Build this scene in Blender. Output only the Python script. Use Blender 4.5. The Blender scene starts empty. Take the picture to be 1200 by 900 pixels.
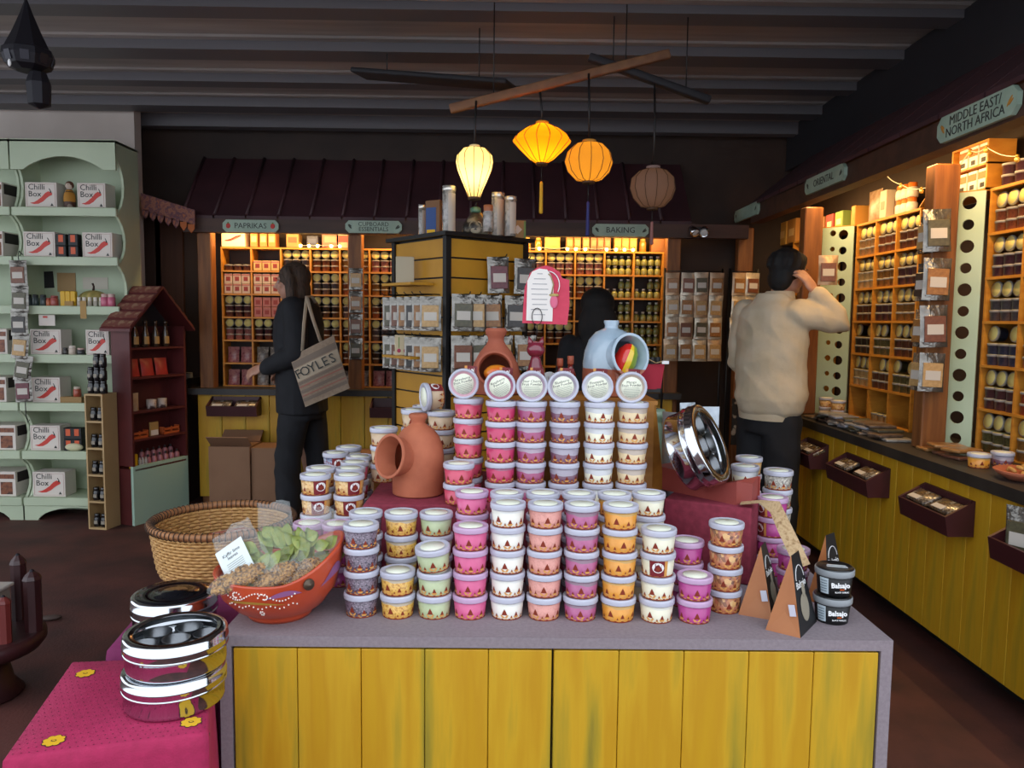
import bpy, bmesh, math, random
from mathutils import Vector, Matrix, Euler
random.seed(7)
R = math.radians
scene = bpy.context.scene
col = scene.collection
# ---------------------------------------------------------------- camera
F = 900.0
H = 1.35
PITCH, YAW, ROLL = math.atan(75 / 900), math.atan(8 / 900), 0.0113
_z = Matrix.Rotation(-YAW, 3, 'Z')
_fw = _z @ Vector((0, math.cos(PITCH), -math.sin(PITCH)))
_up0 = _z @ Vector((0, math.sin(PITCH), math.cos(PITCH)))
_rt0 = _z @ Vector((1, 0, 0))
_rt = math.cos(ROLL) * _rt0 + math.sin(ROLL) * _up0
_up = -math.sin(ROLL) * _rt0 + math.cos(ROLL) * _up0
CAM = Vector((0, 0, H))
cd = bpy.data.cameras.new('camera'); cam = bpy.data.objects.new('camera', cd); col.objects.link(cam)
cd.sensor_width = 36; cd.sensor_fit = 'HORIZONTAL'; cd.lens = F / 1200 * 36; cd.clip_start = .05; cd.clip_end = 80
m = Matrix((_rt, _up, -_fw)).transposed().to_4x4(); m.translation = CAM
cam.matrix_world = m
scene.camera = cam
def ray(u, v):
    return _fw + (u - 600) / F * _rt - (v - 450) / F * _up
def at(u, v, x=None, y=None, z=None):
    """pixel of the photograph -> point on a plane x=, y= or z= that the thing touches"""
    d = ray(u, v)
    if x is not None: t = x / d.x
    elif y is not None: t = y / d.y
    else: t = (z - H) / d.z
    return CAM + d * t
# ---------------------------------------------------------------- light
scene.view_settings.view_transform = 'Standard'
scene.view_settings.look = 'None'
scene.view_settings.exposure = 0.15
scene.view_settings.gamma = 1.0
world = bpy.data.worlds.new('sky'); scene.world = world; world.use_nodes = True
bg = world.node_tree.nodes['Background']
bg.inputs[0].default_value = (.84, .91, 1.0, 1); bg.inputs[1].default_value = 1.85
# ---------------------------------------------------------------- materials
def lin(c):
    if isinstance(c, str):
        c = c.lstrip('#'); c = tuple(int(c[i:i + 2], 16) for i in (0, 2, 4))
    out = []
    for x in c[:3]:
        x = x / 255
        out.append(x / 12.92 if x <= .04045 else ((x + .055) / 1.055) ** 2.4)
    return (*out, 1)
MATS = {}
def mat(name, c, rough=.55, metal=0., c2=None, scale=8., stretch=(1, 1, 1), sharp=(.35, .65), bump=0., bscale=None,
        coat=0., emit=None, estr=0., alpha=1., trans=0., kind='noise', detail=4., spec=.5, coord='Object', sheen=0.):
    if name in MATS: return MATS[name]
    m = bpy.data.materials.new(name); m.use_nodes = True
    nt = m.node_tree; N = nt.nodes; L = nt.links
    b = N['Principled BSDF']
    b.inputs['Base Color'].default_value = lin(c)
    b.inputs['Roughness'].default_value = rough; b.inputs['Metallic'].default_value = metal
    b.inputs['Specular IOR Level'].default_value = spec
    b.inputs['Coat Weight'].default_value = coat; b.inputs['Coat Roughness'].default_value = .1
    b.inputs['Alpha'].default_value = alpha
    b.inputs['Transmission Weight'].default_value = trans
    b.inputs['Sheen Weight'].default_value = sheen
    if emit is not None:
        b.inputs['Emission Color'].default_value = lin(emit); b.inputs['Emission Strength'].default_value = estr
    if c2 is not None or bump:
        tc = N.new('ShaderNodeTexCoord'); mp = N.new('ShaderNodeMapping')
        mp.inputs['Scale'].default_value = stretch
        L.new(tc.outputs[coord], mp.inputs[0])
        if kind == 'voronoi':
            tx = N.new('ShaderNodeTexVoronoi'); tx.inputs['Scale'].default_value = scale
            sep = N.new('ShaderNodeSeparateColor'); L.new(mp.outputs[0], tx.inputs['Vector'])
            L.new(tx.outputs['Color'], sep.inputs[0]); src = sep.outputs[0]
        else:
            tx = N.new('ShaderNodeTexNoise'); tx.inputs['Scale'].default_value = scale; tx.inputs['Detail'].default_value = detail
            L.new(mp.outputs[0], tx.inputs['Vector']); src = tx.outputs['Fac']
        if c2 is not None:
            cr = N.new('ShaderNodeValToRGB'); L.new(src, cr.inputs[0])
            e = cr.color_ramp.elements
            cols = [c] + (list(c2) if isinstance(c2, list) else [c2])
            if len(cols) == 2:
                e[0].position, e[1].position = sharp; e[0].color = lin(cols[0]); e[1].color = lin(cols[1])
            else:
                n = len(cols); lo, hi = sharp
                e[0].position = lo; e[0].color = lin(cols[0]); e[1].position = hi; e[1].color = lin(cols[-1])
                for i in range(1, n - 1):
                    q = e.new(lo + (hi - lo) * i / (n - 1)); q.color = lin(cols[i])
            L.new(cr.outputs[0], b.inputs['Base Color'])
        if bump:
            bp = N.new('ShaderNodeBump'); bp.inputs['Strength'].default_value = bump; bp.inputs['Distance'].default_value = .01
            if bscale:
                t2 = N.new('ShaderNodeTexNoise'); t2.inputs['Scale'].default_value = bscale; L.new(mp.outputs[0], t2.inputs['Vector']); s2 = t2.outputs['Fac']
            else: s2 = src
            L.new(s2, bp.inputs['Height']); L.new(bp.outputs[0], b.inputs['Normal'])
    MATS[name] = m
    return m
def emission(name, c, s):
    if name in MATS: return MATS[name]
    m = bpy.data.materials.new(name); m.use_nodes = True
    nt = m.node_tree; nt.nodes.clear()
    e = nt.nodes.new('ShaderNodeEmission'); o = nt.nodes.new('ShaderNodeOutputMaterial')
    e.inputs[0].default_value = lin(c); e.inputs[1].default_value = s
    nt.links.new(e.outputs[0], o.inputs[0]); MATS[name] = m
    return m
def clearfilm(name, tint, opaque=.25, rough=.15):
    """thin clear plastic: mostly transparent with a glossy coat"""
    if name in MATS: return MATS[name]
    m = bpy.data.materials.new(name); m.use_nodes = True
    nt = m.node_tree; N = nt.nodes; L = nt.links; b = N['Principled BSDF']; o = N['Material Output']
    b.inputs['Base Color'].default_value = lin(tint); b.inputs['Roughness'].default_value = rough
    t = N.new('ShaderNodeBsdfTransparent'); mx = N.new('ShaderNodeMixShader'); mx.inputs[0].default_value = opaque
    L.new(t.outputs[0], mx.inputs[1]); L.new(b.outputs[0], mx.inputs[2]); L.new(mx.outputs[0], o.inputs[0])
    MATS[name] = m
    return m
# ---------------------------------------------------------------- mesh builder
class MB:
    def __init__(s): s.v = []; s.f = []; s.mi = []; s.sm = []
    def add(s, vs, fs, mat=0, smooth=False, M=None):
        o = len(s.v)
        for p in vs:
            p = Vector(p); s.v.append(M @ p if M is not None else p)
        for f in fs:
            s.f.append([i + o for i in f]); s.mi.append(mat); s.sm.append(smooth)
        return s
    def box(s, c, d, mat=0, M=None, rz=0, taper=1):
        x, y, z = d[0] / 2, d[1] / 2, d[2] / 2
        vs = [(-x, -y, -z), (x, -y, -z), (x, y, -z), (-x, y, -z), (-x * taper, -y * taper, z), (x * taper, -y * taper, z), (x * taper, y * taper, z), (-x * taper, y * taper, z)]
        T = Matrix.Translation(c) @ Matrix.Rotation(rz, 4, 'Z')
        if M is not None: T = M @ T
        return s.add(vs, [(0, 3, 2, 1), (4, 5, 6, 7), (0, 1, 5, 4), (1, 2, 6, 5), (2, 3, 7, 6), (3, 0, 4, 7)], mat, False, T)
    def bx(s, x0, x1, y0, y1, z0, z1, mat=0, M=None):
        return s.box(((x0 + x1) / 2, (y0 + y1) / 2, (z0 + z1) / 2), (x1 - x0, y1 - y0, z1 - z0), mat, M)
    def rbox(s, c, d, b=.004, mat=0, M=None, rz=0, seg=1):
        bm = bmesh.new(); bmesh.ops.create_cube(bm, size=1)
        for v in bm.verts: v.co = Vector((v.co.x * d[0], v.co.y * d[1], v.co.z * d[2]))
        bmesh.ops.bevel(bm, geom=bm.edges[:], offset=b, segments=seg, affect='EDGES', profile=.5)
        bm.verts.index_update()
        T = Matrix.Translation(c) @ Matrix.Rotation(rz, 4, 'Z')
        if M is not None: T = M @ T
        s.add([v.co.copy() for v in bm.verts], [[v.index for v in f.verts] for f in bm.faces], mat, seg > 1, T)
        bm.free(); return s
    def lathe(s, prof, n=24, mat=0, M=None, smooth=True, cap0=True, cap1=True, a0=0, a1=2 * math.pi, mod=None, mats=None):
        full = abs(a1 - a0 - 2 * math.pi) < 1e-6
        k = n if full else n + 1
        vs = []
        for j, (r, z) in enumerate(prof):
            for i in range(k):
                a = a0 + (a1 - a0) * i / n
                rr, zz = (r, z) if mod is None else mod(r, z, a, i, j)
                vs.append((rr * math.cos(a), rr * math.sin(a), zz))
        for j in range(len(prof) - 1):
            fs = []
            for i in range(n):
                i2 = (i + 1) % k
                fs.append((j * k + i, j * k + i2, (j + 1) * k + i2, (j + 1) * k + i))
            if j == 0: o = len(s.v); s.add(vs, [], 0, False, M)
            for f in fs:
                s.f.append([q + o for q in f]); s.mi.append(mats[j] if mats else mat); s.sm.append(smooth)
        if full:
            if cap0 and prof[0][0] > 1e-6: s.f.append([o + i for i in range(n - 1, -1, -1)]); s.mi.append(mats[0] if mats else mat); s.sm.append(False)
            if cap1 and prof[-1][0] > 1e-6: s.f.append([o + (len(prof) - 1) * k + i for i in range(n)]); s.mi.append(mats[-1] if mats else mat); s.sm.append(False)
        return s
    def prism(s, poly, t, mat=0, M=None, smooth=False):
        """polygon in local XZ (counter-clockwise seen from -Y), thickness t along +Y"""
        n = len(poly)
        vs = [(x, 0, z) for x, z in poly] + [(x, t, z) for x, z in poly]
        fs = [list(range(n)), list(range(2 * n - 1, n - 1, -1))]
        s.add(vs, fs, mat, False, M)
        o = len(s.v) - 2 * n
        for i in range(n):
            j = (i + 1) % n
            s.f.append([o + i, o + n + i, o + n + j, o + j]); s.mi.append(mat); s.sm.append(smooth)
        return s
    def tube(s, pts, r, n=8, mat=0, M=None, smooth=True, closed=False, caps=True):
        pts = [Vector(p) for p in pts]; k = len(pts)
        rs = r if isinstance(r, (list, tuple)) else [r] * k
        vs = []; nrm = None
        for i, p in enumerate(pts):
            if closed: t = (pts[(i + 1) % k] - pts[i - 1])
            else: t = pts[min(i + 1, k - 1)] - pts[max(i - 1, 0)]
            t.normalize()
            if nrm is None:
                nrm = t.orthogonal().normalized()
            nrm = (nrm - t * nrm.dot(t))
            if nrm.length < 1e-6: nrm = t.orthogonal()
            nrm.normalize(); b = t.cross(nrm)
            rr = rs[i]
            ra, rb = rr if isinstance(rr, tuple) else (rr, rr)
            for q in range(n):
                a = 2 * math.pi * q / n
                vs.append(p + nrm * (ra * math.cos(a)) + b * (rb * math.sin(a)))
        fs = []
        for i in range(k if closed else k - 1):
            i2 = (i + 1) % k
            for q in range(n):
                q2 = (q + 1) % n
                fs.append((i * n + q, i * n + q2, i2 * n + q2, i2 * n + q))
        s.add(vs, fs, mat, smooth, M)
        if not closed and caps:
            o = len(s.v) - len(vs)
            s.f.append([o + q for q in range(n - 1, -1, -1)]); s.mi.append(mat); s.sm.append(False)
            s.f.append([o + (k - 1) * n + q for q in range(n)]); s.mi.append(mat); s.sm.append(False)
        return s
    def ell(s, c, r, mat=0, nu=16, nv=10, M=None, mod=None):
        vs = []; fs = []
        for j in range(nv + 1):
            ph = math.pi * j / nv
            for i in range(nu):
                a = 2 * math.pi * i / nu
                d = Vector((math.sin(ph) * math.cos(a), math.sin(ph) * math.sin(a), -math.cos(ph)))
                if mod: d = mod(d)
                vs.append((c[0] + r[0] * d.x, c[1] + r[1] * d.y, c[2] + r[2] * d.z))
        for j in range(nv):
            for i in range(nu):
                i2 = (i + 1) % nu
                f = [j * nu + i, j * nu + i2, (j + 1) * nu + i2, (j + 1) * nu + i]
                if j == 0: f = [f[0], f[2], f[3]]
                elif j == nv - 1: f = [f[0], f[1], f[2]]
                fs.append(f)
        return s.add(vs, fs, mat, True, M)
    def grid(s, fn, nu, nv, mat=0, M=None, smooth=True):
        vs = [fn(i / nu, j / nv) for j in range(nv + 1) for i in range(nu + 1)]
        fs = [(j * (nu + 1) + i, j * (nu + 1) + i + 1, (j + 1) * (nu + 1) + i + 1, (j + 1) * (nu + 1) + i) for j in range(nv) for i in range(nu)]
        return s.add(vs, fs, mat, smooth, M)
    def mesh(s, name):
        me = bpy.data.meshes.new(name)
        me.from_pydata(s.v, [], s.f)
        me.polygons.foreach_set('material_index', s.mi)
        me.polygons.foreach_set('use_smooth', s.sm)
        me.update()
        return me
def as_mesh(x, name):
    return x.mesh(name) if isinstance(x, MB) else x
def setmats(me, mats):
    if not isinstance(mats, (list, tuple)): mats = [mats]
    if len(me.materials) == 0:
        for q in mats: me.materials.append(q)
def raw(name, shape, mats, parent=None, loc=(0, 0, 0), rot=(0, 0, 0), scale=None):
    me = as_mesh(shape, name)
    setmats(me, mats)
    o = bpy.data.objects.new(name, me); col.objects.link(o)
    if parent is not None: o.parent = parent
    o.location = loc; o.rotation_euler = rot
    if scale is not None: o.scale = scale
    return o
part = raw
def opart(name, me, mats, parent, loc=(0, 0, 0), rot=(0, 0, 0)):
    """a part that shares mesh data but carries its own materials"""
    if not isinstance(mats, (list, tuple)): mats = [mats]
    if len(me.materials) == 0:
        for q in mats: me.materials.append(q)
    o = bpy.data.objects.new(name, me); col.objects.link(o)
    if parent is not None: o.parent = parent
    o.location = loc; o.rotation_euler = rot
    for i, q in enumerate(mats):
        if me.materials[i] is not q:
            o.material_slots[i].link = 'OBJECT'; o.material_slots[i].material = q
    return o
def tag(o, label, cat, group=None):
    o['label'] = label; o['category'] = cat
    if group: o['group'] = group
    return o
def thing(name, label, cat, loc=(0, 0, 0), rot=(0, 0, 0), group=None):
    o = bpy.data.objects.new(name, None); col.objects.link(o); o.empty_display_size = .05
    o.location = loc; o.rotation_euler = rot if isinstance(rot, (tuple, list)) else (0, 0, rot)
    return tag(o, label, cat, group)
def solo(name, shape, mats, label, cat, loc=(0, 0, 0), rot=(0, 0, 0), group=None):
    return tag(raw(name, shape, mats, None, loc, rot), label, cat, group)
def struct(name, shape, mats, parent=None, loc=(0, 0, 0), rot=(0, 0, 0)):
    o = raw(name, shape, mats, parent, loc, rot)
    if parent is None: o['kind'] = 'structure'
    return o
def copy_tree(o, parent=None):
    c = o.copy(); col.objects.link(c); c.parent = parent
    for ch in list(o.children): copy_tree(ch, c)
    return c
def boolean(A, B, op):
    """mesh A op mesh B"""
    a = bpy.data.objects.new('tmp_a', A); b = bpy.data.objects.new('tmp_b', B); col.objects.link(a); col.objects.link(b)
    md = a.modifiers.new('b', 'BOOLEAN'); md.object = b; md.operation = op; md.solver = 'EXACT'
    dg = bpy.context.evaluated_depsgraph_get()
    me = bpy.data.meshes.new_from_object(a.evaluated_get(dg))
    bpy.data.objects.remove(a); bpy.data.objects.remove(b)
    return me
def remesh(mb, voxel=.012, smooth=2, name='body'):
    a = bpy.data.objects.new('tmp_a', mb.mesh('tmp') if isinstance(mb, MB) else mb); col.objects.link(a)
    r = a.modifiers.new('r', 'REMESH'); r.mode = 'VOXEL'; r.voxel_size = voxel; r.use_smooth_shade = True
    if smooth:
        q = a.modifiers.new('s', 'SMOOTH'); q.factor = .5; q.iterations = smooth
    dg = bpy.context.evaluated_depsgraph_get()
    me = bpy.data.meshes.new_from_object(a.evaluated_get(dg)); me.name = name
    bpy.data.objects.remove(a)
    me.polygons.foreach_set('use_smooth', [True] * len(me.polygons))
    me.materials.clear()
    return me
def smooth_mesh(me, angle=40):
    me.polygons.foreach_set('use_smooth', [True] * len(me.polygons))
    me.set_sharp_from_angle(angle=R(angle))
    return me
TXT = {}
def text_mesh(s, size=.02, ext=.0006, align='CENTER', space=1.0, bold=0.):
    """lettering lying in local XZ, facing -Y"""
    k = (s, size, ext, align, space, bold)
    if k in TXT: return TXT[k]
    cu = bpy.data.curves.new('t', 'FONT'); cu.body = s; cu.size = size; cu.extrude = ext; cu.align_x = align; cu.align_y = 'CENTER'
    cu.space_line = .85 * space; cu.resolution_u = 2; cu.offset = bold
    o = bpy.data.objects.new('t', cu); col.objects.link(o)
    dg = bpy.context.evaluated_depsgraph_get()
    me = bpy.data.meshes.new_from_object(o.evaluated_get(dg)); bpy.data.objects.remove(o)
    me.transform(Matrix.Rotation(math.pi / 2, 4, 'X'))
    TXT[k] = me
    return me
def lettering(name, s, size, mt, parent, loc, rot=(0, 0, 0), ext=.0006, align='CENTER', space=1.0, bold=0.):
    me = text_mesh(s, size, ext, align, space, bold)
    if len(me.materials) == 0: me.materials.append(mt)
    return opart(name, me, mt, parent, loc, rot)
def facing(p, ref=CAM):
    """z rotation that turns a thing's -Y side to ref"""
    return math.atan2(p[0] - ref[0], -(p[0] * 0 + ref[1] - p[1])) * -1 if False else -math.atan2(p[0] - ref[0], p[1] - ref[1])
RY = lambda a: Matrix.Rotation(a, 4, 'Y')
RX = lambda a: Matrix.Rotation(a, 4, 'X')
RZ = lambda a: Matrix.Rotation(a, 4, 'Z')
TR = lambda *p: Matrix.Translation(p if len(p) == 3 else p[0])
rnd = random.uniform
def ordinal(i): return ['lowest', 'second', 'third', 'fourth', 'fifth', 'sixth', 'seventh', 'eighth', 'ninth'][i]
# ================================================================ the setting
M_floor = mat('floor_red', '#5a3029', .75, c2='#3c201d', scale=3.5, bump=.15, bscale=90)
M_ceil = mat('ceiling_sheet', '#a39a95', .6, c2='#857e7b', scale=3, stretch=(.25, 3, 1))
M_dark = mat('dark_paint', '#1d1b20', .7, c2='#15141a', scale=2)
M_darkbrown = mat('dark_brown_paint', '#3a2a22', .7, c2='#2a1d18', scale=3)
M_plaster = mat('plaster', '#cfc3bb', .8, c2='#bdb0a8', scale=2)
M_wood = mat('post_wood', '#8a5526', .55, c2='#6b3d19', scale=6, stretch=(6, 6, .6))
M_shelfwood = mat('shelf_wood', '#c98a2e', .5, c2='#b0701f', scale=8, stretch=(1, 1, 3))
M_beam = mat('beam_wood', '#4a2f24', .6, c2='#37221a', scale=4, stretch=(.5, 4, 4))
M_maroon = mat('maroon_sheet', '#46262c', .6, c2='#381e24', scale=3)
M_yellow = mat('yellow_planks', '#c2940f', .5, c2=['#bd8c0e', '#c79b1a', '#a68c20', '#6a6626'], scale=3.2, stretch=(5, 5, .45), sharp=(.30, .78), detail=8)
M_ctop = mat('dark_counter', '#35302d', .5, c2='#211d1c', scale=6)
M_white_card = mat('white_card', '#e8e2dc', .6)
M_mint = mat('mint_paint', '#b7cbb3', .5, c2='#a9c0a8', scale=2)
M_mintsign = mat('mint_sign', '#9fb3a1', .5, c2='#8ea392', scale=12)
M_ink = mat('ink', '#2a2c2a', .6)
M_red = mat('red_print', '#c02a20', .5)
M_orange = mat('orange_print', '#e0611e', .5)
M_green = mat('green_print', '#5d7f33', .5)
M_black = mat('black_plain', '#101012', .5)
M_blackmetal = mat('black_metal', '#141416', .4, .3)
M_steel = mat('steel', '#c9cdd2', .1, 1.0)

struct('floor', MB().bx(-6, 4, -5, 6.2, -.1, 0), M_floor)
struct('wall_back', MB().bx(-6, 2.4, 5.85, 6.0, 0, 2.85), M_darkbrown)
struct('wall_right', MB().bx(2.22, 2.35, 1.6, 5.85, 0, 2.85), M_darkbrown)
struct('wall_left', MB().bx(-5.2, -5.0, 4.6, 5.85, 0, 2.85), M_plaster)
ce = struct('ceiling', MB().bx(-5.2, 2.4, 1.4, 5.86, 2.8, 2.9), M_ceil)
M_joist = mat('joist_paint', '#5f5c60', .5)
for yy, hh, ww in ((1.75, .05, .14), (2.25, .05, .14), (2.7, .05, .1), (3.12, .06, .16), (3.62, .05, .14), (4.15, .06, .17), (4.7, .06, .12), (5.2, .07, .16), (5.62, .10, .1)):
    b = MB().bx(-5, 2.2, yy, yy + ww, 2.8 - hh, 2.8)
    part('joist', b, M_joist, ce)
    part('edge_strip', MB().bx(-5, 2.2, yy - .05, yy - .002, 2.787, 2.8), M_ceil, ce)
# white partition behind the mint dresser
struct('trim_1', MB().bx(-4.98, -2.565, 5.42, 5.52, 0, 2.79), M_plaster)

# ---- back: beam, canopy, posts, counter, pigeonholes
BY = 5.42
zb0 = at(500, 275, y=BY).z; zb1 = at(500, 259, y=BY).z
solo('wooden_beam', MB().bx(-2.25, 1.69, BY, BY + .07, zb0, zb1), M_beam, 'long brown wooden fascia beam above the back wall pigeonholes', 'beam')
def canopy(name, label, L0, n, fn):
    t = thing(name, label, 'roof')
    for i in range(n): part('roof_sheet', fn(i), M_maroon, t)
    return t
def back_sheet(i):
    w = 3.55 / 16; x0 = -2.25 + i * w
    b = MB()
    b.add([(x0, BY, zb1), (x0 + w - .012, BY, zb1), (x0 + w - .012, 5.84, 2.5), (x0, 5.84, 2.5),
           (x0, BY, zb1 + .02), (x0 + w - .012, BY, zb1 + .02), (x0 + w - .012, 5.84, 2.52), (x0, 5.84, 2.52)],
          [(0, 1, 2, 3), (7, 6, 5, 4), (0, 4, 5, 1), (1, 5, 6, 2), (2, 6, 7, 3), (3, 7, 4, 0)])
    b.tube([(x0, BY, zb1 + .025), (x0, 5.84, 2.525)], .012, 6)
    return b
canopy('canopy_roof', 'maroon ribbed sheet canopy sloping up above the back wall pigeonholes', 0, 16, back_sheet)
for u, lab in ((243, 'lit wooden post beside the pigeonholes holding boxes marked with chillies'), (417, 'wooden post with silver pouches hung on it before the back pigeonholes'), (786, 'lit wooden post at the end of the baking pigeonholes')):
    c = at(u, 400, y=5.52)
    solo('wooden_post', MB().rbox((c.x, 5.54, 1.0), (.10, .09, 2.0), .006), M_wood, lab, 'post')
def plank_front(owner, p0, p1, z0, z1, w, normal, thick=.018, skip=()):
    """vertical boards along p0->p1 as parts"""
    d = Vector(p1) - Vector(p0); L = d.length; n = max(1, round(L / w)); w = L / n; a = math.atan2(d.y, d.x)
    for i in range(n):
        c = Vector(p0) + d * ((i + .5) / n)
        part('plank', MB().rbox((0, 0, 0), (w - .003, thick, z1 - z0), .002), M_yellow, owner, (c.x + normal[0] * thick / 2, c.y + normal[1] * thick / 2, (z0 + z1) / 2), (0, 0, a))
BC = .843
t = thing('wall_counter', 'yellow planked counter under the back wall pigeonholes', 'counter', (0, 5.6, 0))
part('carcass', MB().bx(-2.19, 1.2, -.12, .24, .06, .80), M_darkbrown, t)
part('worktop', MB().bx(-2.24, 1.25, -.19, .24, .80, BC), M_ctop, t)
part('plinth', MB().bx(-2.15, 1.2, -.08, .24, 0, .06), M_black, t)
plank_front(t, (-2.19, -.12, 0), (1.2, -.12, 0), .06, .80, .17, (0, -1))
# pigeonhole grids
def grid_unit(name, label, ncol, nrow, cw, rh, dep, loc, rz, backmat=M_darkbrown):
    """local: x along, y depth (+ = into the wall), z up"""
    t = thing(name, label, 'shelf', loc, rz)
    W, Z = ncol * cw, nrow * rh
    part('back_panel', MB().bx(0, W, dep - .008, dep, 0, Z), backmat, t)
    sb = MB().box((W / 2, dep / 2, 0), (W + .012, dep - .02, .012)).mesh('shelf_board')
    for r in range(nrow + 1): opart('shelf_board', sb, M_shelfwood, t, (0, 0, r * rh))
    dv = MB().box((0, dep / 2, Z / 2), (.012, dep - .022, Z)).mesh('divider')
    for c in range(ncol + 1): opart('divider', dv, M_shelfwood, t, (c * cw, 0, 0))
    return t
GX0, GZ1, GCW, GRH = -2.062, 1.848, .2135, .1675
grid_unit('pigeonhole_shelf', 'wide orange wooden pigeonhole shelf of jars and bottles on back wall', 15, 6, GCW, GRH, .16, (GX0, 5.62, BC), 0)

# ---- right: counter, pigeonholes, perforated panels, beam, canopy, posts
RX0, RC = 1.765, .80
t = thing('wall_counter', 'long yellow planked counter with dark top along the side wall', 'counter', (RX0, 0, 0))
part('carcass', MB().bx(.0, .44, 1.9, 5.35, .10, .755), M_darkbrown, t)
part('worktop', MB().bx(-.04, .44, 1.88, 5.38, .755, RC), M_ctop, t)
part('plinth', MB().bx(.10, .44, 1.9, 5.35, 0, .10), M_black, t)
plank_front(t, (0, 5.35, 0), (0, 1.9, 0), .10, .755, .135, (-1, 0))
SX = 2.05; RCW, RRH = .23, .1875
def right_unit(label, y_far, ncol):
    return grid_unit('pigeonhole_shelf', label, ncol, 6, RCW, RRH, .165, (SX, y_far, RC), -math.pi / 2)
right_unit('orange wooden pigeonholes of spice tubs between the two perforated mint panels', 4.56, 3)
right_unit('orange wooden pigeonholes of spice tubs under the North Africa sign', 3.31, 3)
right_unit('orange wooden pigeonholes in the dark corner beyond the far mint panel', 5.57, 2)
def perforated(yn, label):
    """splayed board from the shelf edge (SX, yn) out to the post"""
    w = .212
    t = thing('perforated_panel', label, 'panel', (SX - .152, yn + .150, RC + .001), (0, 0, -math.pi / 4 + .012))
    b = MB(); nr = 12; Z = 6 * RRH; ch = Z / nr; th = .012
    cols = [(.0, w * .30, None), (w * .30, w * .54, .0165), (w * .54, w * .88, .0258), (w * .88, w, None)]
    for x0, x1, rr in cols:
        for r in range(nr):
            z0, z1 = r * ch, (r + 1) * ch
            cx, cz = (x0 + x1) / 2, (z0 + z1) / 2 + (.012 if rr and rr < .02 else 0)
            if rr is None:
                b.bx(x0, x1, 0, th, z0, z1); continue
            r2 = rr * (1.10 if r % 2 else .9)
            n = 16; outer = []; inner = []
            for i in range(n):
                a = math.pi / 4 + 2 * math.pi * i / n
                dx, dz = math.cos(a), math.sin(a); k = 1 / max(abs(dx), abs(dz))
                outer.append((cx + dx * k * (x1 - x0) / 2, (z0 + z1) / 2 + dz * k * (z1 - z0) / 2)); inner.append((cx + dx * r2, cz + dz * r2))
            vs = [(x, y, z) for y in (0, th) for pts in (outer, inner) for x, z in pts]
            fs = []
            for i in range(n):
                j = (i + 1) % n
                fs += [(i, j, n + j, n + i), (2 * n + j, 2 * n + i, 3 * n + i, 3 * n + j), (n + i, n + j, 3 * n + j, 3 * n + i)]
            b.add(vs, fs)
    part('board', b, M_mint, t)
    Mi = (TR(SX - .152, yn + .150, 0) @ RZ(-math.pi / 4 + .012)).inverted(); pl = [Mi @ Vector(q) for q in ((SX - .15, yn + .155, 0), (SX - .004, yn + .008, 0), (SX + .16, yn + .008, 0), (SX + .16, yn + .52, 0), (SX - .01, yn + .52, 0), (SX - .15, yn + .20, 0))]
    part('top_board', MB().add([(q.x, q.y, z) for z in (Z, Z + .006) for q in pl], [tuple(range(6))[::-1], tuple(range(6, 12))] + [(i, (i + 1) % 6, 6 + (i + 1) % 6, 6 + i) for i in range(6)]), M_shelfwood, t)
    for r in range(6): part('shelf_board', MB().add([(.012, .02, r * RRH), (w - .03, .02, r * RRH), (w / 2, .10, r * RRH), (.012, .02, r * RRH + .01), (w - .03, .02, r * RRH + .01), (w / 2, .10, r * RRH + .01)], [(2, 1, 0), (3, 4, 5), (0, 1, 4, 3), (1, 2, 5, 4), (2, 0, 3, 5)]), M_shelfwood, t)
    return t
perforated(3.325, 'mint panel with two columns of round holes beside the post of hanging pouches')
perforated(4.575, 'mint panel with round holes beside the person in cream jacket')
PX = 1.70
solo('wooden_beam', MB().bx(PX, PX + .08, 1.9, 5.42, 2.04, 2.15), M_beam, 'dark wooden beam carrying the mint signs along the side wall', 'beam')
def side_sheet(i):
    w = 3.5 / 12; y0 = 1.9 + i * w; b = MB()
    X0, X1, z0, z1 = PX - .02, 2.08, 2.15, 2.47
    b.add([(X0, y0, z0), (X0, y0 + w - .01, z0), (X1, y0 + w - .01, z1), (X1, y0, z1), (X0, y0, z0 + .02), (X0, y0 + w - .01, z0 + .02), (X1, y0 + w - .01, z1 + .02), (X1, y0, z1 + .02)],
          [(0, 1, 2, 3), (7, 6, 5, 4), (0, 4, 5, 1), (1, 5, 6, 2), (2, 6, 7, 3), (3, 7, 4, 0)])
    return b
canopy('canopy_roof', 'maroon sheet canopy above the side wall beam and signs', 0, 12, side_sheet)
struct('trim_2', MB().bx(2.08, 2.12, 1.6, 5.84, 2.48, 2.79), M_dark)
POSTS = [(at(1082, 525, z=RC), 'wooden post hung with silver pouches before the near perforated mint panel'), (at(951, 262, x=1.83), 'lit wooden post between the signs beside the far mint panel'), (at(872, 300, y=5.70), 'lit wooden post in the dark corner above the packet rack')]
for i, (c, lab) in enumerate(POSTS):
    c = Vector((c.x + (.02 if i == 0 else 0), c.y, 0)); POSTS[i] = c
    zt = 2.04; z0 = 0 if i == 2 else RC
    solo('wooden_post', MB().rbox((0, 0, (z0 + zt) / 2), (.11, .085, zt - z0), .006), M_wood, lab, 'post', (c.x, c.y, 0))
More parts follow.
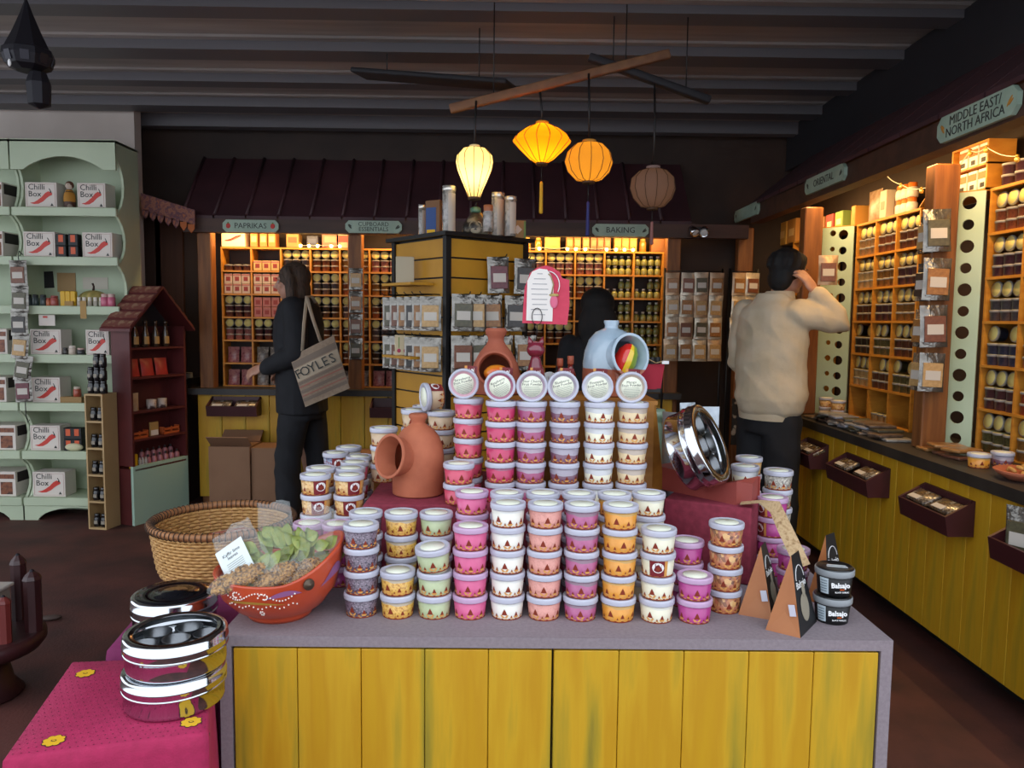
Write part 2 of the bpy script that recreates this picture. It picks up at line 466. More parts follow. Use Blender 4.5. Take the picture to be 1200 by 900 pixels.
# ---- signs
def sign(label, words, size, w, h, loc, rz, icons=None):
    t = thing('hanging_sign', label, 'sign', loc, (0, 0, rz))
    c = h * .28
    poly = [(-w / 2 + c, -h / 2), (w / 2 - c, -h / 2), (w / 2, -h / 2 + c), (w / 2, h / 2 - c), (w / 2 - c, h / 2), (-w / 2 + c, h / 2), (-w / 2, h / 2 - c), (-w / 2, -h / 2 + c)]
    part('board', MB().prism(poly, .018, M=TR(0, -.009, 0)), M_mintsign, t)
    if words: lettering('lettering', words, size, M_ink, t, (0, -.0095, 0), ext=.0008)
    for s in (-1, 1):
        if icons == 'pepper':
            p = part('pepper_mark', MB().ell((0, 0, 0), (.016, .002, .018), 0, 10, 6).ell((0, 0, .02), (.006, .002, .006), 1, 8, 4), [M_red, M_green], t, (s * w * .4, -.0095, 0))
        elif icons:
            part('painted_mark', MB().ell((0, 0, 0), (.006, .0015, h * .22), 0, 8, 6, M=RY(s * .7)).ell((.008, 0, .004), (.004, .0015, h * .16), 0, 8, 6, M=RY(s * .9)), mat('mark_' + icons, icons, .6), t, (s * w * .42, -.0095, 0))
    return t
def sign_px(label, words, size, u, v, wpx, hpx, icons=None):
    c = at(u, v, y=BY - .012); k = c.y / F
    return sign(label, words, size, wpx * k, hpx * k, c, 0, icons)
sign_px('mint sign board reading paprikas with two red peppers on back beam', 'PAPRIKAS', .052, 294, 265, 64, 14, 'pepper')
sign_px('mint sign board reading cupboard essentials on back beam', 'CUPBOARD\nESSENTIALS', .040, 438, 266, 65, 14, '#3b4038')
sign_px('mint sign board reading baking on back beam', 'BAKING', .056, 727, 270, 65, 14, '#3b4038')
def sign_side(label, words, size, ua, va, ub, vb, h, icons=None):
    a, b = at(ua, va, x=PX - .012), at(ub, vb, x=PX - .012); c = (a + b) / 2
    return sign(label, words, size, (a - b).length, h, c, -math.pi / 2, icons)
sign_side('mint sign board reading Middle East and North Africa on side beam', 'MIDDLE EAST/\nNORTH AFRICA', .049, 1101, 152, 1195, 118, .098, '#b07a2c')
sign_side('mint sign board reading oriental on side beam', 'ORIENTAL', .055, 945, 219, 991, 202, .085, '#3b4038')
sign_side('mint sign board without readable words at far end of side beam', '', .05, 862, 253, 889, 245, .085, '#3b4038')
# ---- warm strip lamps tucked behind the beams (they light the shelves)
M_lamp = emission('warm_tube', '#ffb45a', 6)
def strip_lamp(label, a, b, power, rot, n=3):
    a, b = Vector(a), Vector(b); d = b - a
    t = thing('strip_light', label, 'light', (a + b) / 2, (0, 0, math.atan2(d.y, d.x)))
    L = d.length
    part('housing', MB().bx(-L / 2, L / 2, -.012, .012, .0, .012), M_white_card, t)
    part('tube', MB().tube([(-L / 2, 0, -.010), (L / 2, 0, -.010)], .009, 8), M_lamp, t)
    for i in range(n):
        ld = bpy.data.lights.new('tube_light', 'AREA'); ld.shape = 'RECTANGLE'; ld.size = L / n * .95; ld.size_y = .03
        ld.energy = power / n; ld.color = (1, .62, .25)
        lo = bpy.data.objects.new('tube_light', ld); col.objects.link(lo); lo.parent = t
        lo.location = (-L / 2 + L * (i + .5) / n, 0, -.022); lo.rotation_euler = (rot, 0, 0)
    return t
strip_lamp('warm tube light behind the back beam over the pigeonholes', (-2.1, BY + .10, zb1 - .03), (1.2, BY + .10, zb1 - .03), 20, R(18), 4)
strip_lamp('warm tube light behind the side beam over the spice tubs', (PX + .12, 5.3, 2.135), (PX + .12, 2.0, 2.135), 24, R(30), 4)
# ================================================================ island table
IX0, IX1, IY0, IY1, IZ = -.625, .868, 1.645, 2.72, .65
M_cloth = mat('grey_cloth', '#8f8388', .85, c2='#85797f', scale=120, bump=.2, bscale=500)
t = thing('display_island', 'grey topped island table with yellow planked doors under stacked tubs', 'table', (0, IY0, 0))
part('top', MB().bx(IX0, IX1, 0, IY1 - IY0, IZ - .024, IZ), M_cloth, t)
part('side_panel', MB().bx(IX0, IX0 + .026, 0, IY1 - IY0, 0, IZ - .024), M_cloth, t)
part('side_panel', MB().bx(IX1 - .026, IX1, 0, IY1 - IY0, 0, IZ - .024), M_cloth, t)
part('carcass', MB().bx(IX0 + .026, IX1 - .026, .03, IY1 - IY0, .03, IZ - .024), M_black, t)
xm = at(647.5, 800, y=IY0).x
for x0, x1, n in ((IX0 + .030, xm - .002, 5), (xm + .002, IX1 - .030, 5)):
    d = part('door', MB().bx(x0, x1, .014, .026, .05, IZ - .029), M_yellow, t)
    w = (x1 - x0) / n
    for i in range(n):
        part('plank', MB().rbox((x0 + w * (i + .5), .008, (.05 + IZ - .029) / 2), (w - .0016, .014, IZ - .029 - .05), .0016), M_yellow, d)
# ================================================================ powder tubs
M_lid = mat('tub_lid', '#bfc0cf', .35, coat=.2)
M_lid_lilac = mat('tub_lid_lilac', '#c4a3c4', .35, coat=.2)
M_paper = mat('lid_paper', '#eef0dc', .6)
M_hill = mat('print_brown', '#8a3219', .6)
M_sand = mat('print_sand', '#d79a4e', .6)
M_burg = mat('print_burgundy', '#7a1f26', .5)
M_white = mat('print_white', '#efefef', .5)
PITCH_T = .0545; LR = .0425
cup = MB().lathe([(.0330, .0008), (.0350, .0), (.0355, .002), (.0396, .043)], 28, cap1=True)
lid = MB().lathe([(.0385, .0405), (.0416, .0412), (.0421, .043), (.0423, .0505), (.0413, .0540), (.0398, .0545), (.0360, .0545), (.0350, .0532), (0.0001, .0532)], 36, cap0=True, cap1=False, mats=[0, 0, 0, 0, 0, 0, 0, 1],
                 mod=lambda r, z, a, i, j: (r - (.0005 if (j in (2, 3) and i % 2) else 0), z))
disc = MB().lathe([(.0001, .0540), (.0285, .0540), (.0285, .0532)], 24, cap0=False, cap1=False)
def on_cup(th, z, e=.0006):
    r = .0355 + (z - .002) / .041 * .0041 + e
    return (r * math.sin(th), -r * math.cos(th), z)
def printed():
    b = MB()
    N = 28
    for i in range(N):                                   # dotted base band all round
        a0, a1 = 2 * math.pi * i / N, 2 * math.pi * (i + .62) / N
        b.add([on_cup(a0, .0026), on_cup(a1, .0026), on_cup(a1, .0046), on_cup(a0, .0046)], [(0, 1, 2, 3)], i % 2)
    a = [2 * math.pi * i / N for i in range(N + 1)]
    for i in range(N): b.add([on_cup(a[i], .0004, .0004), on_cup(a[i + 1], .0004, .0004), on_cup(a[i + 1], .0030, .0004), on_cup(a[i], .0030, .0004)], [(0, 1, 2, 3)], 0)
    def hill(th, s):
        w = .25 * s
        pts = [(-w, .42), (-.6 * w, .08), (.6 * w, .08), (w, .42)]
        b.add([on_cup(th + x, .0046 + .019 * s * z) for x, z in pts], [(0, 1, 2, 3)], 1)
        pts = [(-.70 * w, .42), (.70 * w, .42), (.36 * w, .85), (0, 1.2), (-.36 * w, .85)]
        b.add([on_cup(th + x, .0046 + .019 * s * z, .0007) for x, z in pts], [(0, 1, 2, 3, 4)], 0)
    for th, s in ((-.25, 1.05), (.52, .72), (.2, .35), (-.8, .5), (.95, .4), (1.35, .8), (-1.3, .8), (1.8, .5)): hill(th, s)
    th0, th1 = 2.1, 3.2                                    # burgundy side band with a round badge
    n = 6
    for i in range(n):
        x0, x1 = th0 + (th1 - th0) * i / n, th0 + (th1 - th0) * (i + 1) / n
        b.add([on_cup(x0, .0035, .001), on_cup(x1, .0035, .001), on_cup(x1, .040, .001), on_cup(x0, .040, .001)], [(0, 1, 2, 3)], 1 if i == n - 1 else 2)
    b.add([on_cup(2.62 + .36 * math.cos(q * math.pi / 6), .024 + .0125 * math.sin(q * math.pi / 6), .0014) for q in range(12)], [list(range(12))], 3)
    b.add([on_cup(2.62 + .13 * math.cos(q * math.pi / 3), .022 + .005 * math.sin(q * math.pi / 3), .0018) for q in range(6)], [list(range(6))], 0)
    return b
ME_cup, ME_lid, ME_disc, ME_print = cup.mesh('cup'), lid.mesh('lid'), disc.mesh('lid_label'), printed().mesh('printed_band')
for q in (M_hill, M_sand, M_burg, M_white): ME_print.materials.append(q)
def fill(name, c, c2=None, scale=90, level=None, head='#c9c6cf', kind='noise', sharp=(.35, .65)):
    """contents seen through the tub wall; level = how high the filling stands, the empty plastic above it"""
    if name in MATS: return MATS[name]
    m = mat(name, c, .38, c2=c2 or c, scale=scale, kind=kind, coat=.35, sharp=sharp)
    if level is not None:
        nt = m.node_tree; N = nt.nodes; L = nt.links; b = N['Principled BSDF']
        tc = N.new('ShaderNodeTexCoord'); sp = N.new('ShaderNodeSeparateXYZ'); L.new(tc.outputs['Object'], sp.inputs[0])
        nz = N.new('ShaderNodeTexNoise'); nz.inputs['Scale'].default_value = 14; L.new(tc.outputs['Object'], nz.inputs['Vector'])
        ma = N.new('ShaderNodeMath'); ma.operation = 'MULTIPLY_ADD'; ma.inputs[1].default_value = .022; L.new(nz.outputs['Fac'], ma.inputs[0]); L.new(sp.outputs['Z'], ma.inputs[2])
        gt = N.new('ShaderNodeMath'); gt.operation = 'GREATER_THAN'; gt.inputs[1].default_value = level + .011; L.new(ma.outputs[0], gt.inputs[0])
        mx = N.new('ShaderNodeMix'); mx.data_type = 'RGBA'
        old = [l for l in nt.links if l.to_socket == b.inputs['Base Color']]
        L.new(gt.outputs[0], mx.inputs['Factor']); L.new(old[0].from_socket, mx.inputs['A']); mx.inputs['B'].default_value = lin(head)
        L.new(mx.outputs['Result'], b.inputs['Base Color'])
    return m
V = {  # the fillings
    'lavender': (fill('fill_lavender', '#3f3342', ['#6a5a68', '#8d7d8c', '#33283a'], 300, kind='voronoi', sharp=(0, 1)), 'lavender flecks'),
    'golden': (fill('fill_golden', '#d39a3e', ['#e6b95c', '#b97c2c'], 130, .034, '#b9a88f'), 'golden crumbs'),
    'green': (fill('fill_green', '#a9b58a', '#b9c49a', 30, .036, '#b4bc9c'), 'pale green powder'),
    'pink': (fill('fill_pink', '#d8608f', '#d25486', 30), 'bright pink powder'),
    'white': (fill('fill_white', '#e6e2d6', '#ece8de', 30, .036, '#dedcd8'), 'white powder'),
    'peach': (fill('fill_peach', '#dc988c', '#c98478', 160, sharp=(.5, .7)), 'peach powder'),
    'mauve': (fill('fill_mauve', '#a8507e', '#b45f8c', 60, .032, '#8d6f80'), 'mauve powder'),
    'orange': (fill('fill_orange', '#e8a140', '#e09532', 60, .034, '#c99b52'), 'orange powder'),
    'cream': (fill('fill_cream', '#e2dcc0', '#e9e4cc', 30, .035, '#d8d4c6'), 'cream powder'),
    'magenta': (fill('fill_magenta', '#b8458f', '#b03d86', 30), 'magenta powder'),
    'chips': (fill('fill_chips', '#5a2a20', ['#d08a58', '#b86a4a', '#dfb070', '#6a3a3a', '#c4785a'], 110, kind='voronoi', sharp=(0, 1)), 'dried fruit chips'),
    'coral': (fill('fill_coral', '#d4506c', '#cc4864', 30, .038, '#c99aa6'), 'coral red powder'),
    'crimson': (fill('fill_crimson', '#c83a66', '#c03460', 30, .036, '#a06078'), 'crimson powder'),
    'plum': (fill('fill_plum', '#a64a72', '#9c4470', 60, .030, '#a894a4'), 'plum powder'),
    'grape': (fill('fill_grape', '#6f4a5e', '#7d566a', 60, .024, '#a39aa8'), 'grape coloured powder'),
    'ivory': (fill('fill_ivory', '#e6e0c4', '#ece7d0', 30, .026, '#c9c9cb'), 'ivory powder'),
    'sand': (fill('fill_sand', '#d9bf95', '#e0c89e', 40, .028, '#b5a496'), 'sandy beige powder'),
    'biscuit': (fill('fill_biscuit', '#c9ad8b', '#d2b796', 30, .038, '#b3a79b'), 'biscuit beige powder'),
    'nuts': (fill('fill_nuts', '#b9813f', ['#dcb070', '#e2bf86', '#c08a48'], 120, kind='voronoi', sharp=(0, 1)), 'chopped golden nuts'),
    'granule': (fill('fill_granule', '#8c857c', ['#b9b2a6', '#6d675f', '#d0c8ba'], 240, kind='voronoi', sharp=(0, 1)), 'grey granules'),
    'bluebits': (fill('fill_bluebits', '#6c7894', ['#a9b0c4', '#54607c', '#8f2f3a'], 200, kind='voronoi', sharp=(0, 1)), 'blue petal bits'),
}
LILAC = {'pink', 'magenta'}
def tub(fillname, loc, rot, label, group, lidmat=None, disc_on=True, prints=True):
    t = thing('powder_tub', label, 'tub', loc, rot, group)
    opart('cup', ME_cup, V[fillname][0], t)
    lm = M_lid_lilac if fillname in LILAC else M_lid
    opart('lid', ME_lid, [lm, lidmat or lm], t)
    if disc_on: opart('lid_label', ME_disc, M_paper, t)
    if prints: opart('printed_band', ME_print, [M_hill, M_sand, M_burg, M_white], t)
    return t
NW = ['bottom', 'second', 'third', 'fourth', 'fifth', 'sixth', 'seventh', 'top']
def stack(u, v, n, fillname, where, z=IZ, y=None, tilt_top=False, side=None, lean=.0008, first=0):
    """u, v: where the front of the lowest tub meets the surface of height z (or u and depth y)"""
    if y is None:
        p = at(u, v, z=z); x, y = p.x * (p.y + .034) / p.y, p.y + .034
    else:
        q = at(u, v, y=y); x = q.x
    for i in range(first, n):
        r = (0, 0, rnd(-.5, .5)); dx, dy = rnd(-lean, lean), rnd(-lean, lean)
        if side and i in side: r = (0, 0, 3.4 + rnd(-.2, .2)) if side[i] == 1 else (0, 0, side[i])
        pos = 'top' if i == n - 1 else NW[i]
        zz = z + i * PITCH_T
        if tilt_top and i == n - 1: r = (.06, -.10, .3); zz += .005
        tub(fillname, (x + dx, y + dy, zz + (.0004 * i)), r, f'{pos} tub of {V[fillname][1]} in stack {where}', 'stacked powder tubs on the island')
    return x, y
# front row on the island
stack(424, 724.6, 4, 'lavender', 'beside the orange bowl at table front')
stack(466, 726, 2, 'golden', 'two high at table front')
stack(509, 726.5, 3, 'green', 'three high at table front', tilt_top=True)
stack(551, 727, 4, 'pink', 'four high at table front')
stack(594, 727, 5, 'white', 'five high at table front')
stack(637, 728, 5, 'peach', 'five high at table front')
stack(680, 729, 5, 'mauve', 'five high at table front')
stack(724, 730, 5, 'orange', 'five high at table front')
stack(769, 731, 4, 'cream', 'four high at table front', side={2: 3.5})
stack(813, 732, 2, 'magenta', 'two high at table front')
stack(848, 720, 4, 'chips', 'before the burgundy plinth')
# second row
Y2 = 1.895
stack(429, 600, 4, 'lavender', 'behind the front lavender stack', y=Y2)
stack(470.5, 600, 4, 'golden', 'behind the two-high golden stack', y=Y2)
stack(511.5, 600, 4, 'green', 'behind the three-high green stack', y=Y2)
stack(553, 600, 5, 'pink', 'behind the four-high pink stack', y=Y2)
stack(594, 600, 5, 'white', 'behind the front white stack', y=Y2 - .01)
stack(636, 600, 5, 'peach', 'behind the front peach stack', y=Y2 - .01)
stack(678, 600, 5, 'mauve', 'behind the front mauve stack', y=Y2 - .01)
stack(720, 600, 5, 'orange', 'behind the front orange stack', y=Y2 - .01)
stack(760, 600, 5, 'cream', 'behind the front cream stack', y=Y2)
stack(805, 640, 3, 'magenta', 'behind the two-high magenta stack', y=1.86)
# right hand side
stack(903, 640, 4, 'magenta', 'under the kraft paper strip', y=2.10, side={2: 2.4, 3: 2.4})
stack(930, 640, 2, 'magenta', 'two high behind the card pyramids', y=1.98)
stack(912, 560, 5, 'granule', 'beside the burgundy box with the steel tin', y=2.205)
stack(873, 548, 5, 'ivory', 'behind the burgundy box', y=2.27)
stack(878, 530, 5, 'nuts', 'furthest back behind the burgundy box', y=2.42, side={4: 2.6})
# left hand side
stack(370, 560, 5, 'nuts', 'nearest the wicker basket', y=2.085, side={4: 2.15 - math.pi, 3: 2.15 - math.pi} and {4: -2.0, 3: -2.2})
stack(409, 560, 5, 'nuts', 'second from the wicker basket', y=2.085, side={4: -2.0, 3: -2.3})
stack(376, 550, 5, 'nuts', 'behind the nearest wicker basket nuts', y=2.18)
stack(411, 550, 5, 'nuts', 'second in row behind the bowl', y=2.18)
stack(416, 545, 5, 'coral', 'third in row behind the bowl', y=2.275)
stack(421, 540, 5, 'cream', 'fourth in row behind the bowl', y=2.37)
stack(394, 535, 5, 'bluebits', 'beside the beige stacks', y=2.43, side={4: -2.2})
stack(409, 527, 5, 'cream', 'furthest back beside beige stacks', y=2.54)
stack(363, 640, 3, 'magenta', 'between the orange bowl and wicker basket', y=1.99)
stack(396, 640, 3, 'magenta', 'between the orange bowl and lavender stacks', y=1.985)
# ================================================================ plinths, crate and what stands on them
M_felt = mat('burgundy_felt', '#8c2f42', .85, c2='#7c2638', scale=60, bump=.15, bscale=400)
PZ = .86
x0 = at(416, 590, z=PZ).x + .022
solo('display_plinth', MB().rbox(((x0 + .41) / 2, 2.235, (IZ + PZ) / 2), (.41 - x0, .47, PZ - IZ), .006, seg=2), M_felt, 'burgundy cloth plinth under the terracotta salt pig and fruit powder tubs', 'plinth')
A, B = at(778, 584, z=PZ), at(881, 596, z=PZ)
d = B - A; ang = math.atan2(d.y, d.x)
c = (A + B) / 2 + RZ(ang).to_3x3() @ Vector((0, .08, 0))
solo('display_plinth', MB().rbox((0, 0, 0), (d.length, .16, PZ - IZ), .006, seg=2), M_felt, 'burgundy cloth plinth under the red box that holds the steel tin', 'plinth', (c.x, c.y, (IZ + PZ) / 2), (0, 0, ang))
M_crate = mat('crate_wood', '#b0762a', .55, c2='#98611e', scale=5, stretch=(1, 6, 6))
CZ = 1.125
t = thing('wooden_crate', 'ochre wooden step crate behind the fruit powder tubs', 'crate', (0, 2.17, PZ))
cx0, cx1 = -.045, .425
part('front_board', MB().bx(cx0, cx1, 0, .015, 0, CZ - PZ - .012), M_crate, t)
part('top_board', MB().bx(cx0, cx1 + .01, 0, .30, CZ - PZ - .012, CZ - PZ), M_crate, t)
part('side_board', MB().bx(cx0, cx0 + .015, .015, .30, 0, CZ - PZ - .012), M_crate, t)
part('side_board', MB().add([(cx1, .015, 0), (cx1 + .045, .05, 0), (cx1 + .045, .28, 0), (cx1, .30, 0), (cx1 - .015, .015, CZ - PZ - .012), (cx1 + .01, .03, CZ - PZ - .012), (cx1 + .01, .28, CZ - PZ - .012), (cx1 - .015, .30, CZ - PZ - .012)],
     [(0, 3, 2, 1), (4, 5, 6, 7), (0, 1, 5, 4), (1, 2, 6, 5), (2, 3, 7, 6), (3, 0, 4, 7)]), M_crate, t)
# fruit powder stacks on the plinth, each with a tub lying on it that shows its lid
FY = 2.055
cols = [(549, 'coral', 'Strawberry\nFruit Powder', .25, FY + .06), (587, 'crimson', 'Raspberry\nPowder', .45, FY), (622.5, 'plum', 'Sour Cherry\nFruit Powder', 0, FY), (661.5, 'grape', 'Blueberry\nFruit Powder', .25, FY), (702, 'ivory', 'Pineapple\nFruit Powder', .22, FY), (741, 'sand', 'Mango\nFruit Powder', .05, FY)]
topu = [544, 586, 623, 659, 699, 738]
for (u, f, words, a, y), tu in zip(cols, topu):
    nm = words.split('\n')[0].lower()
    x, _ = stack(u, 500, 5, f, 'on plinth under the %s tub' % nm, z=PZ, y=y)
    ztop = PZ + 5 * PITCH_T + .003
    xt = at(tu, 451, y=y).x
    t = tub(f, (xt, y + .022, ztop + .0422), (math.pi / 2 + .07, a * .0, 0), f'{nm} fruit powder tub lying so its round label faces out', 'fruit powder tubs lying on their sides', lidmat=V[f][0])
    lettering('lettering', words, .0098, M_ink, t, (0, .010, .0541), (-math.pi / 2, 0, 0), ext=.0001)
    t.children[-1].rotation_euler = (-math.pi / 2, 0, 0); t.rotation_euler = (math.pi / 2 + .05, 0, 0)
    for k in range(7):
        w = (.019, .021, .022, .021, .020, .016, .010)[k]
        part('small_print', MB().bx(-w, w, -.0005, .0005, .0540, .0542), mat('print_grey', '#8f978a', .6), t, (0, -.001 - k * .0036, 0))
    # turn the paper a little about the lid's axis
    for ch in t.children:
        if ch.name.startswith(('lettering', 'small_print', 'lid_label')):
            ch.matrix_basis = RZ(a) @ ch.matrix_basis
x, _ = stack(537.5, 580, 2, 'coral', 'two high on plinth beside the salt pig', z=PZ, y=FY - .025)
# beige stacks at the left of the plinth
stack(450, 520, 3, 'biscuit', 'three high behind the salt pig mouth', z=PZ, y=2.30)
stack(486, 520, 4, 'biscuit', 'four high behind the salt pig knob', z=PZ, y=2.31)
stack(517, 520, 4, 'biscuit', 'four high under the lying beige tub', z=PZ, y=2.27)
stack(499, 520, 4, 'bluebits', 'furthest back on the plinth', z=PZ, y=2.41)
xb = at(519, 448, y=2.27)
tub('biscuit', (xb.x - .006, 2.27, PZ + 4 * PITCH_T + .0445), (math.pi / 2 + .03, 0, -1.15), 'beige tub lying on its side beside the strawberry tub', None)
# ---- salt pigs
M_terra = mat('terracotta', '#b8694a', .75, c2='#a85c40', scale=14)
M_terra2 = mat('terracotta_dark', '#a5583f', .75, c2='#984e38', scale=14)
def salt_pig(prof, md, mh, r0, r1, reach, name='pig', inset=.008, n=36):
    """prof: outer lathe profile; md: mouth direction; mh: height where the mouth axis leaves the middle; r0 -> r1 along reach"""
    md = Vector(md).normalized()
    Q = TR(0, 0, mh) @ md.to_track_quat('Z', 'Y').to_matrix().to_4x4()
    A = MB().lathe(prof, n).mesh('a')
    B = MB().lathe([(r0, reach * .1), (r0 * 1.0, reach * .5), (r1 * .93, reach * .9), (r1, reach * .97), (r1 * .985, reach)], n, M=Q).mesh('b')
    me = boolean(A, B, 'UNION')
    zt = max(z for r, z in prof)
    inner = [(max(r - inset, .002), z * .93 + inset) for r, z in prof if z < zt * .80]
    me = boolean(me, MB().lathe(inner, n).mesh('c'), 'DIFFERENCE')
    me = boolean(me, MB().lathe([(r0 * .80, .0), (r0 * .84, reach * .5), (r1 * .84, reach * .95), (r1 * .90, reach * 1.05)], n, M=Q).mesh('d'), 'DIFFERENCE')
    me.name = name; me.materials.clear()
    return smooth_mesh(me, 38)
p = at(490, 581, z=PZ); px = p.x * (2.135 / p.y)
me = salt_pig([(.066, 0), (.0715, .004), (.0725, .05), (.0725, .105), (.069, .135), (.059, .162), (.042, .184), (.026, .194), (.020, .200), (.020, .208), (.026, .216), (.026, .224), (.022, .227)], (-.67, -.72, .20), .098, .046, .062, .106)
solo('salt_pig', me, M_terra, 'plain terracotta salt pig with wide side mouth on the burgundy plinth', 'salt pig', (px, 2.135, PZ))
# bulb shaped pig with a ceramic mango inside
p = at(581, 425, y=2.33)
me = salt_pig([(.060, 0), (.074, .004), (.078, .03), (.076, .06), (.066, .095), (.048, .128), (.030, .150), (.024, .162), (.0245, .172), (.031, .182), (.033, .192), (.028, .200)], (-.03, -1, .26), .062, .055, .055, .080)
solo('salt_pig', me, M_terra2, 'bulb shaped terracotta salt pig with narrow neck on wooden crate', 'salt pig', (p.x, 2.33, CZ))
M_mango = mat('mango_skin', '#d9481f', .3, c2=['#e8922c', '#e0561f', '#5d8f2a'], scale=9, sharp=(.3, .75), coat=.5)
solo('ceramic_mango', MB().ell((0, 0, 0), (.040, .028, .026), 0, 20, 12), M_mango, 'glossy orange red mango inside the bulb shaped salt pig', 'fruit', (p.x + .004, 2.285, CZ + .066), (0, 0, .2))
# blue glazed pig
M_bluepig = mat('blue_glaze', '#a9bccb', .18, c2='#9db2c3', scale=20, coat=.6)
nt = M_bluepig.node_tree; b = nt.nodes['Principled BSDF']; tc = nt.nodes.new('ShaderNodeTexCoord'); sp = nt.nodes.new('ShaderNodeSeparateXYZ'); gt = nt.nodes.new('ShaderNodeMath'); gt.operation = 'LESS_THAN'; gt.inputs[1].default_value = .083
nt.links.new(tc.outputs['Object'], sp.inputs[0]); nt.links.new(sp.outputs['Z'], gt.inputs[0])
mx = nt.nodes.new('ShaderNodeMix'); mx.data_type = 'RGBA'; src = [l for l in nt.links if l.to_socket == b.inputs['Base Color']][0].from_socket
nt.links.new(gt.outputs[0], mx.inputs['Factor']); nt.links.new(src, mx.inputs['A']); mx.inputs['B'].default_value = lin('#9c5238'); nt.links.new(mx.outputs['Result'], b.inputs['Base Color'])
mr = nt.nodes.new('ShaderNodeMapRange'); mr.inputs[3].default_value = .18; mr.inputs[4].default_value = .8; nt.links.new(gt.outputs[0], mr.inputs[0]); nt.links.new(mr.outputs[0], b.inputs['Roughness'])
p = at(716, 409, y=2.335)
me = salt_pig([(.078, 0), (.084, .004), (.086, .06), (.085, .10), (.080, .135), (.068, .168), (.048, .192), (.028, .201), (.021, .204), (.020, .212), (.0235, .222), (.0225, .227), (.017, .228)], (.46, -.88, .14), .112, .058, .067, .102)
solo('salt_pig', me, M_bluepig, 'pale blue glazed salt pig with bare terracotta base on wooden crate', 'salt pig', (p.x, 2.335, CZ - .0))
M_mred = mat('mango_red', '#d8261a', .15, coat=.7); M_myel = mat('mango_yellow', '#e7c22e', .25, coat=.5); M_mgrn = mat('mango_green', '#7f9a2a', .3, coat=.4)
hm = MB()
prof = [(.0001, -.040), (.014, -.036), (.022, -.022), (.026, 0), (.022, .022), (.013, .036), (.0001, .040)]
hm.lathe(prof, 20, 0, a0=math.pi * .62, a1=math.pi * 1.42).lathe([(r * 1.02, z) for r, z in prof], 6, 1, a0=math.pi * 1.42, a1=math.pi * 1.58).lathe(prof, 20, 2, a0=math.pi * 1.58, a1=math.pi * 2.62)
hm_ = hm
for q_ in hm_.v: q_ *= 1.35
solo('ceramic_mango', hm_, [M_mred, M_myel, M_mgrn], 'glossy half mango in red, yellow and green inside the blue salt pig', 'fruit', (p.x + .036, 2.335 - .048, CZ + .108), (.12, .35, .2))
# ---- cat, glazed jars, red pouch
M_maroon_glaze = mat('maroon_glaze', '#7a2436', .15, coat=.7)
p = at(627.5, 430, y=2.30)
t = thing('cat_figurine', 'glossy maroon ceramic cat sitting on wooden crate', 'figurine', (p.x, 2.30, CZ)); t.scale = (1.12, 1.12, 1.14)
part('body', MB().lathe([(.020, 0), (.029, .006), (.031, .025), (.026, .055), (.018, .080), (.014, .095), (.012, .104)], 20), M_maroon_glaze, t)
hd = part('head', MB().ell((0, 0, .121), (.0245, .022, .022), 0, 18, 12), M_maroon_glaze, t)
for s in (-1, 1): part('ear', MB().lathe([(.009, 0), (.0065, .010), (.0008, .022)], 10), M_maroon_glaze, hd, (s * .013, 0, .134), (0, s * .28, 0))
part('tail', MB().tube([(.026, .01, .012), (.040, .0, .010), (.042, -.018, .009), (.030, -.028, .009)], [.006, .006, .0055, .004], 8), M_maroon_glaze, t)
M_redglass = mat('red_glass', '#6a1c14', .12, coat=.8)
for i, (u, s, lab) in enumerate(((656, 1.35, 'dark red glazed bottle with tan collar beside the maroon cat'), (669, 1.45, 'dark red glazed bottle with tan collar beside the blue salt pig'))):
    q = at(u, 440, y=2.33 - .03 * i)
    t = thing('glazed_bottle', lab, 'bottle', (q.x, q.y + .02 * i, CZ))
    part('body', MB().lathe([(.016, 0), (.019, .004), (.020, .03 * s), (.016, .045 * s), (.009, .055 * s), (.008, .064 * s)], 16), M_redglass, t)
    part('stopper', MB().lathe([(.0085, .064 * s), (.010, .066 * s), (.010, .080 * s), (.009, .082 * s)], 14), mat('tan_cap', '#9c4a30', .5), t)
q = at(641, 445, y=2.375); solo('ceramic_dish', MB().lathe([(.0001, .0), (.014, .002), (.030, .012), (.032, .014), (.030, .016), (.013, .006), (.0001, .005)], 24, cap0=False, cap1=False), M_white, 'white rimmed dish propped behind the maroon cat', 'dish', (q.x + .004, q.y, CZ + .033), (math.pi / 2 - .2, 0, .3))
q = at(767, 430, y=2.42)
t = thing('gift_pouch', 'red cloth pouch with dark neck and twine behind the blue salt pig', 'pouch', (q.x - .005, 2.46, CZ))
M_redcloth = mat('red_cloth', '#a32035', .8)
part('bag', MB().grid(lambda a, b: ((a - .5) * (.065 + .02 * b), .012 * math.cos((a - .5) * 3) * (1 - b * .6) - .012, .010 + b * .08), 8, 6).grid(lambda a, b: ((.5 - a) * (.065 + .02 * b), -.012 * math.cos((a - .5) * 3) * (1 - b * .6) - .012, .010 + b * .08), 8, 6), M_redcloth, t)
part('neck', MB().grid(lambda a, b: ((a - .5) * .06, -.012 + .008 * math.sin(a * 9), .090 + b * .022), 10, 2), M_black, t)
part('base', MB().bx(-.03, .03, -.02, -.004, 0, .012), M_black, t)
part('twine', MB().tube([(-.02, -.022, .092), (-.03, -.026, .115), (-.01, -.028, .105), (.012, -.026, .094), (.035, -.026, .100)], .0018, 6), mat('twine', '#a48a62', .8), t)
part('paper_tag', MB().box((.042, -.027, .096), (.022, .001, .010), M=None), M_white, t)
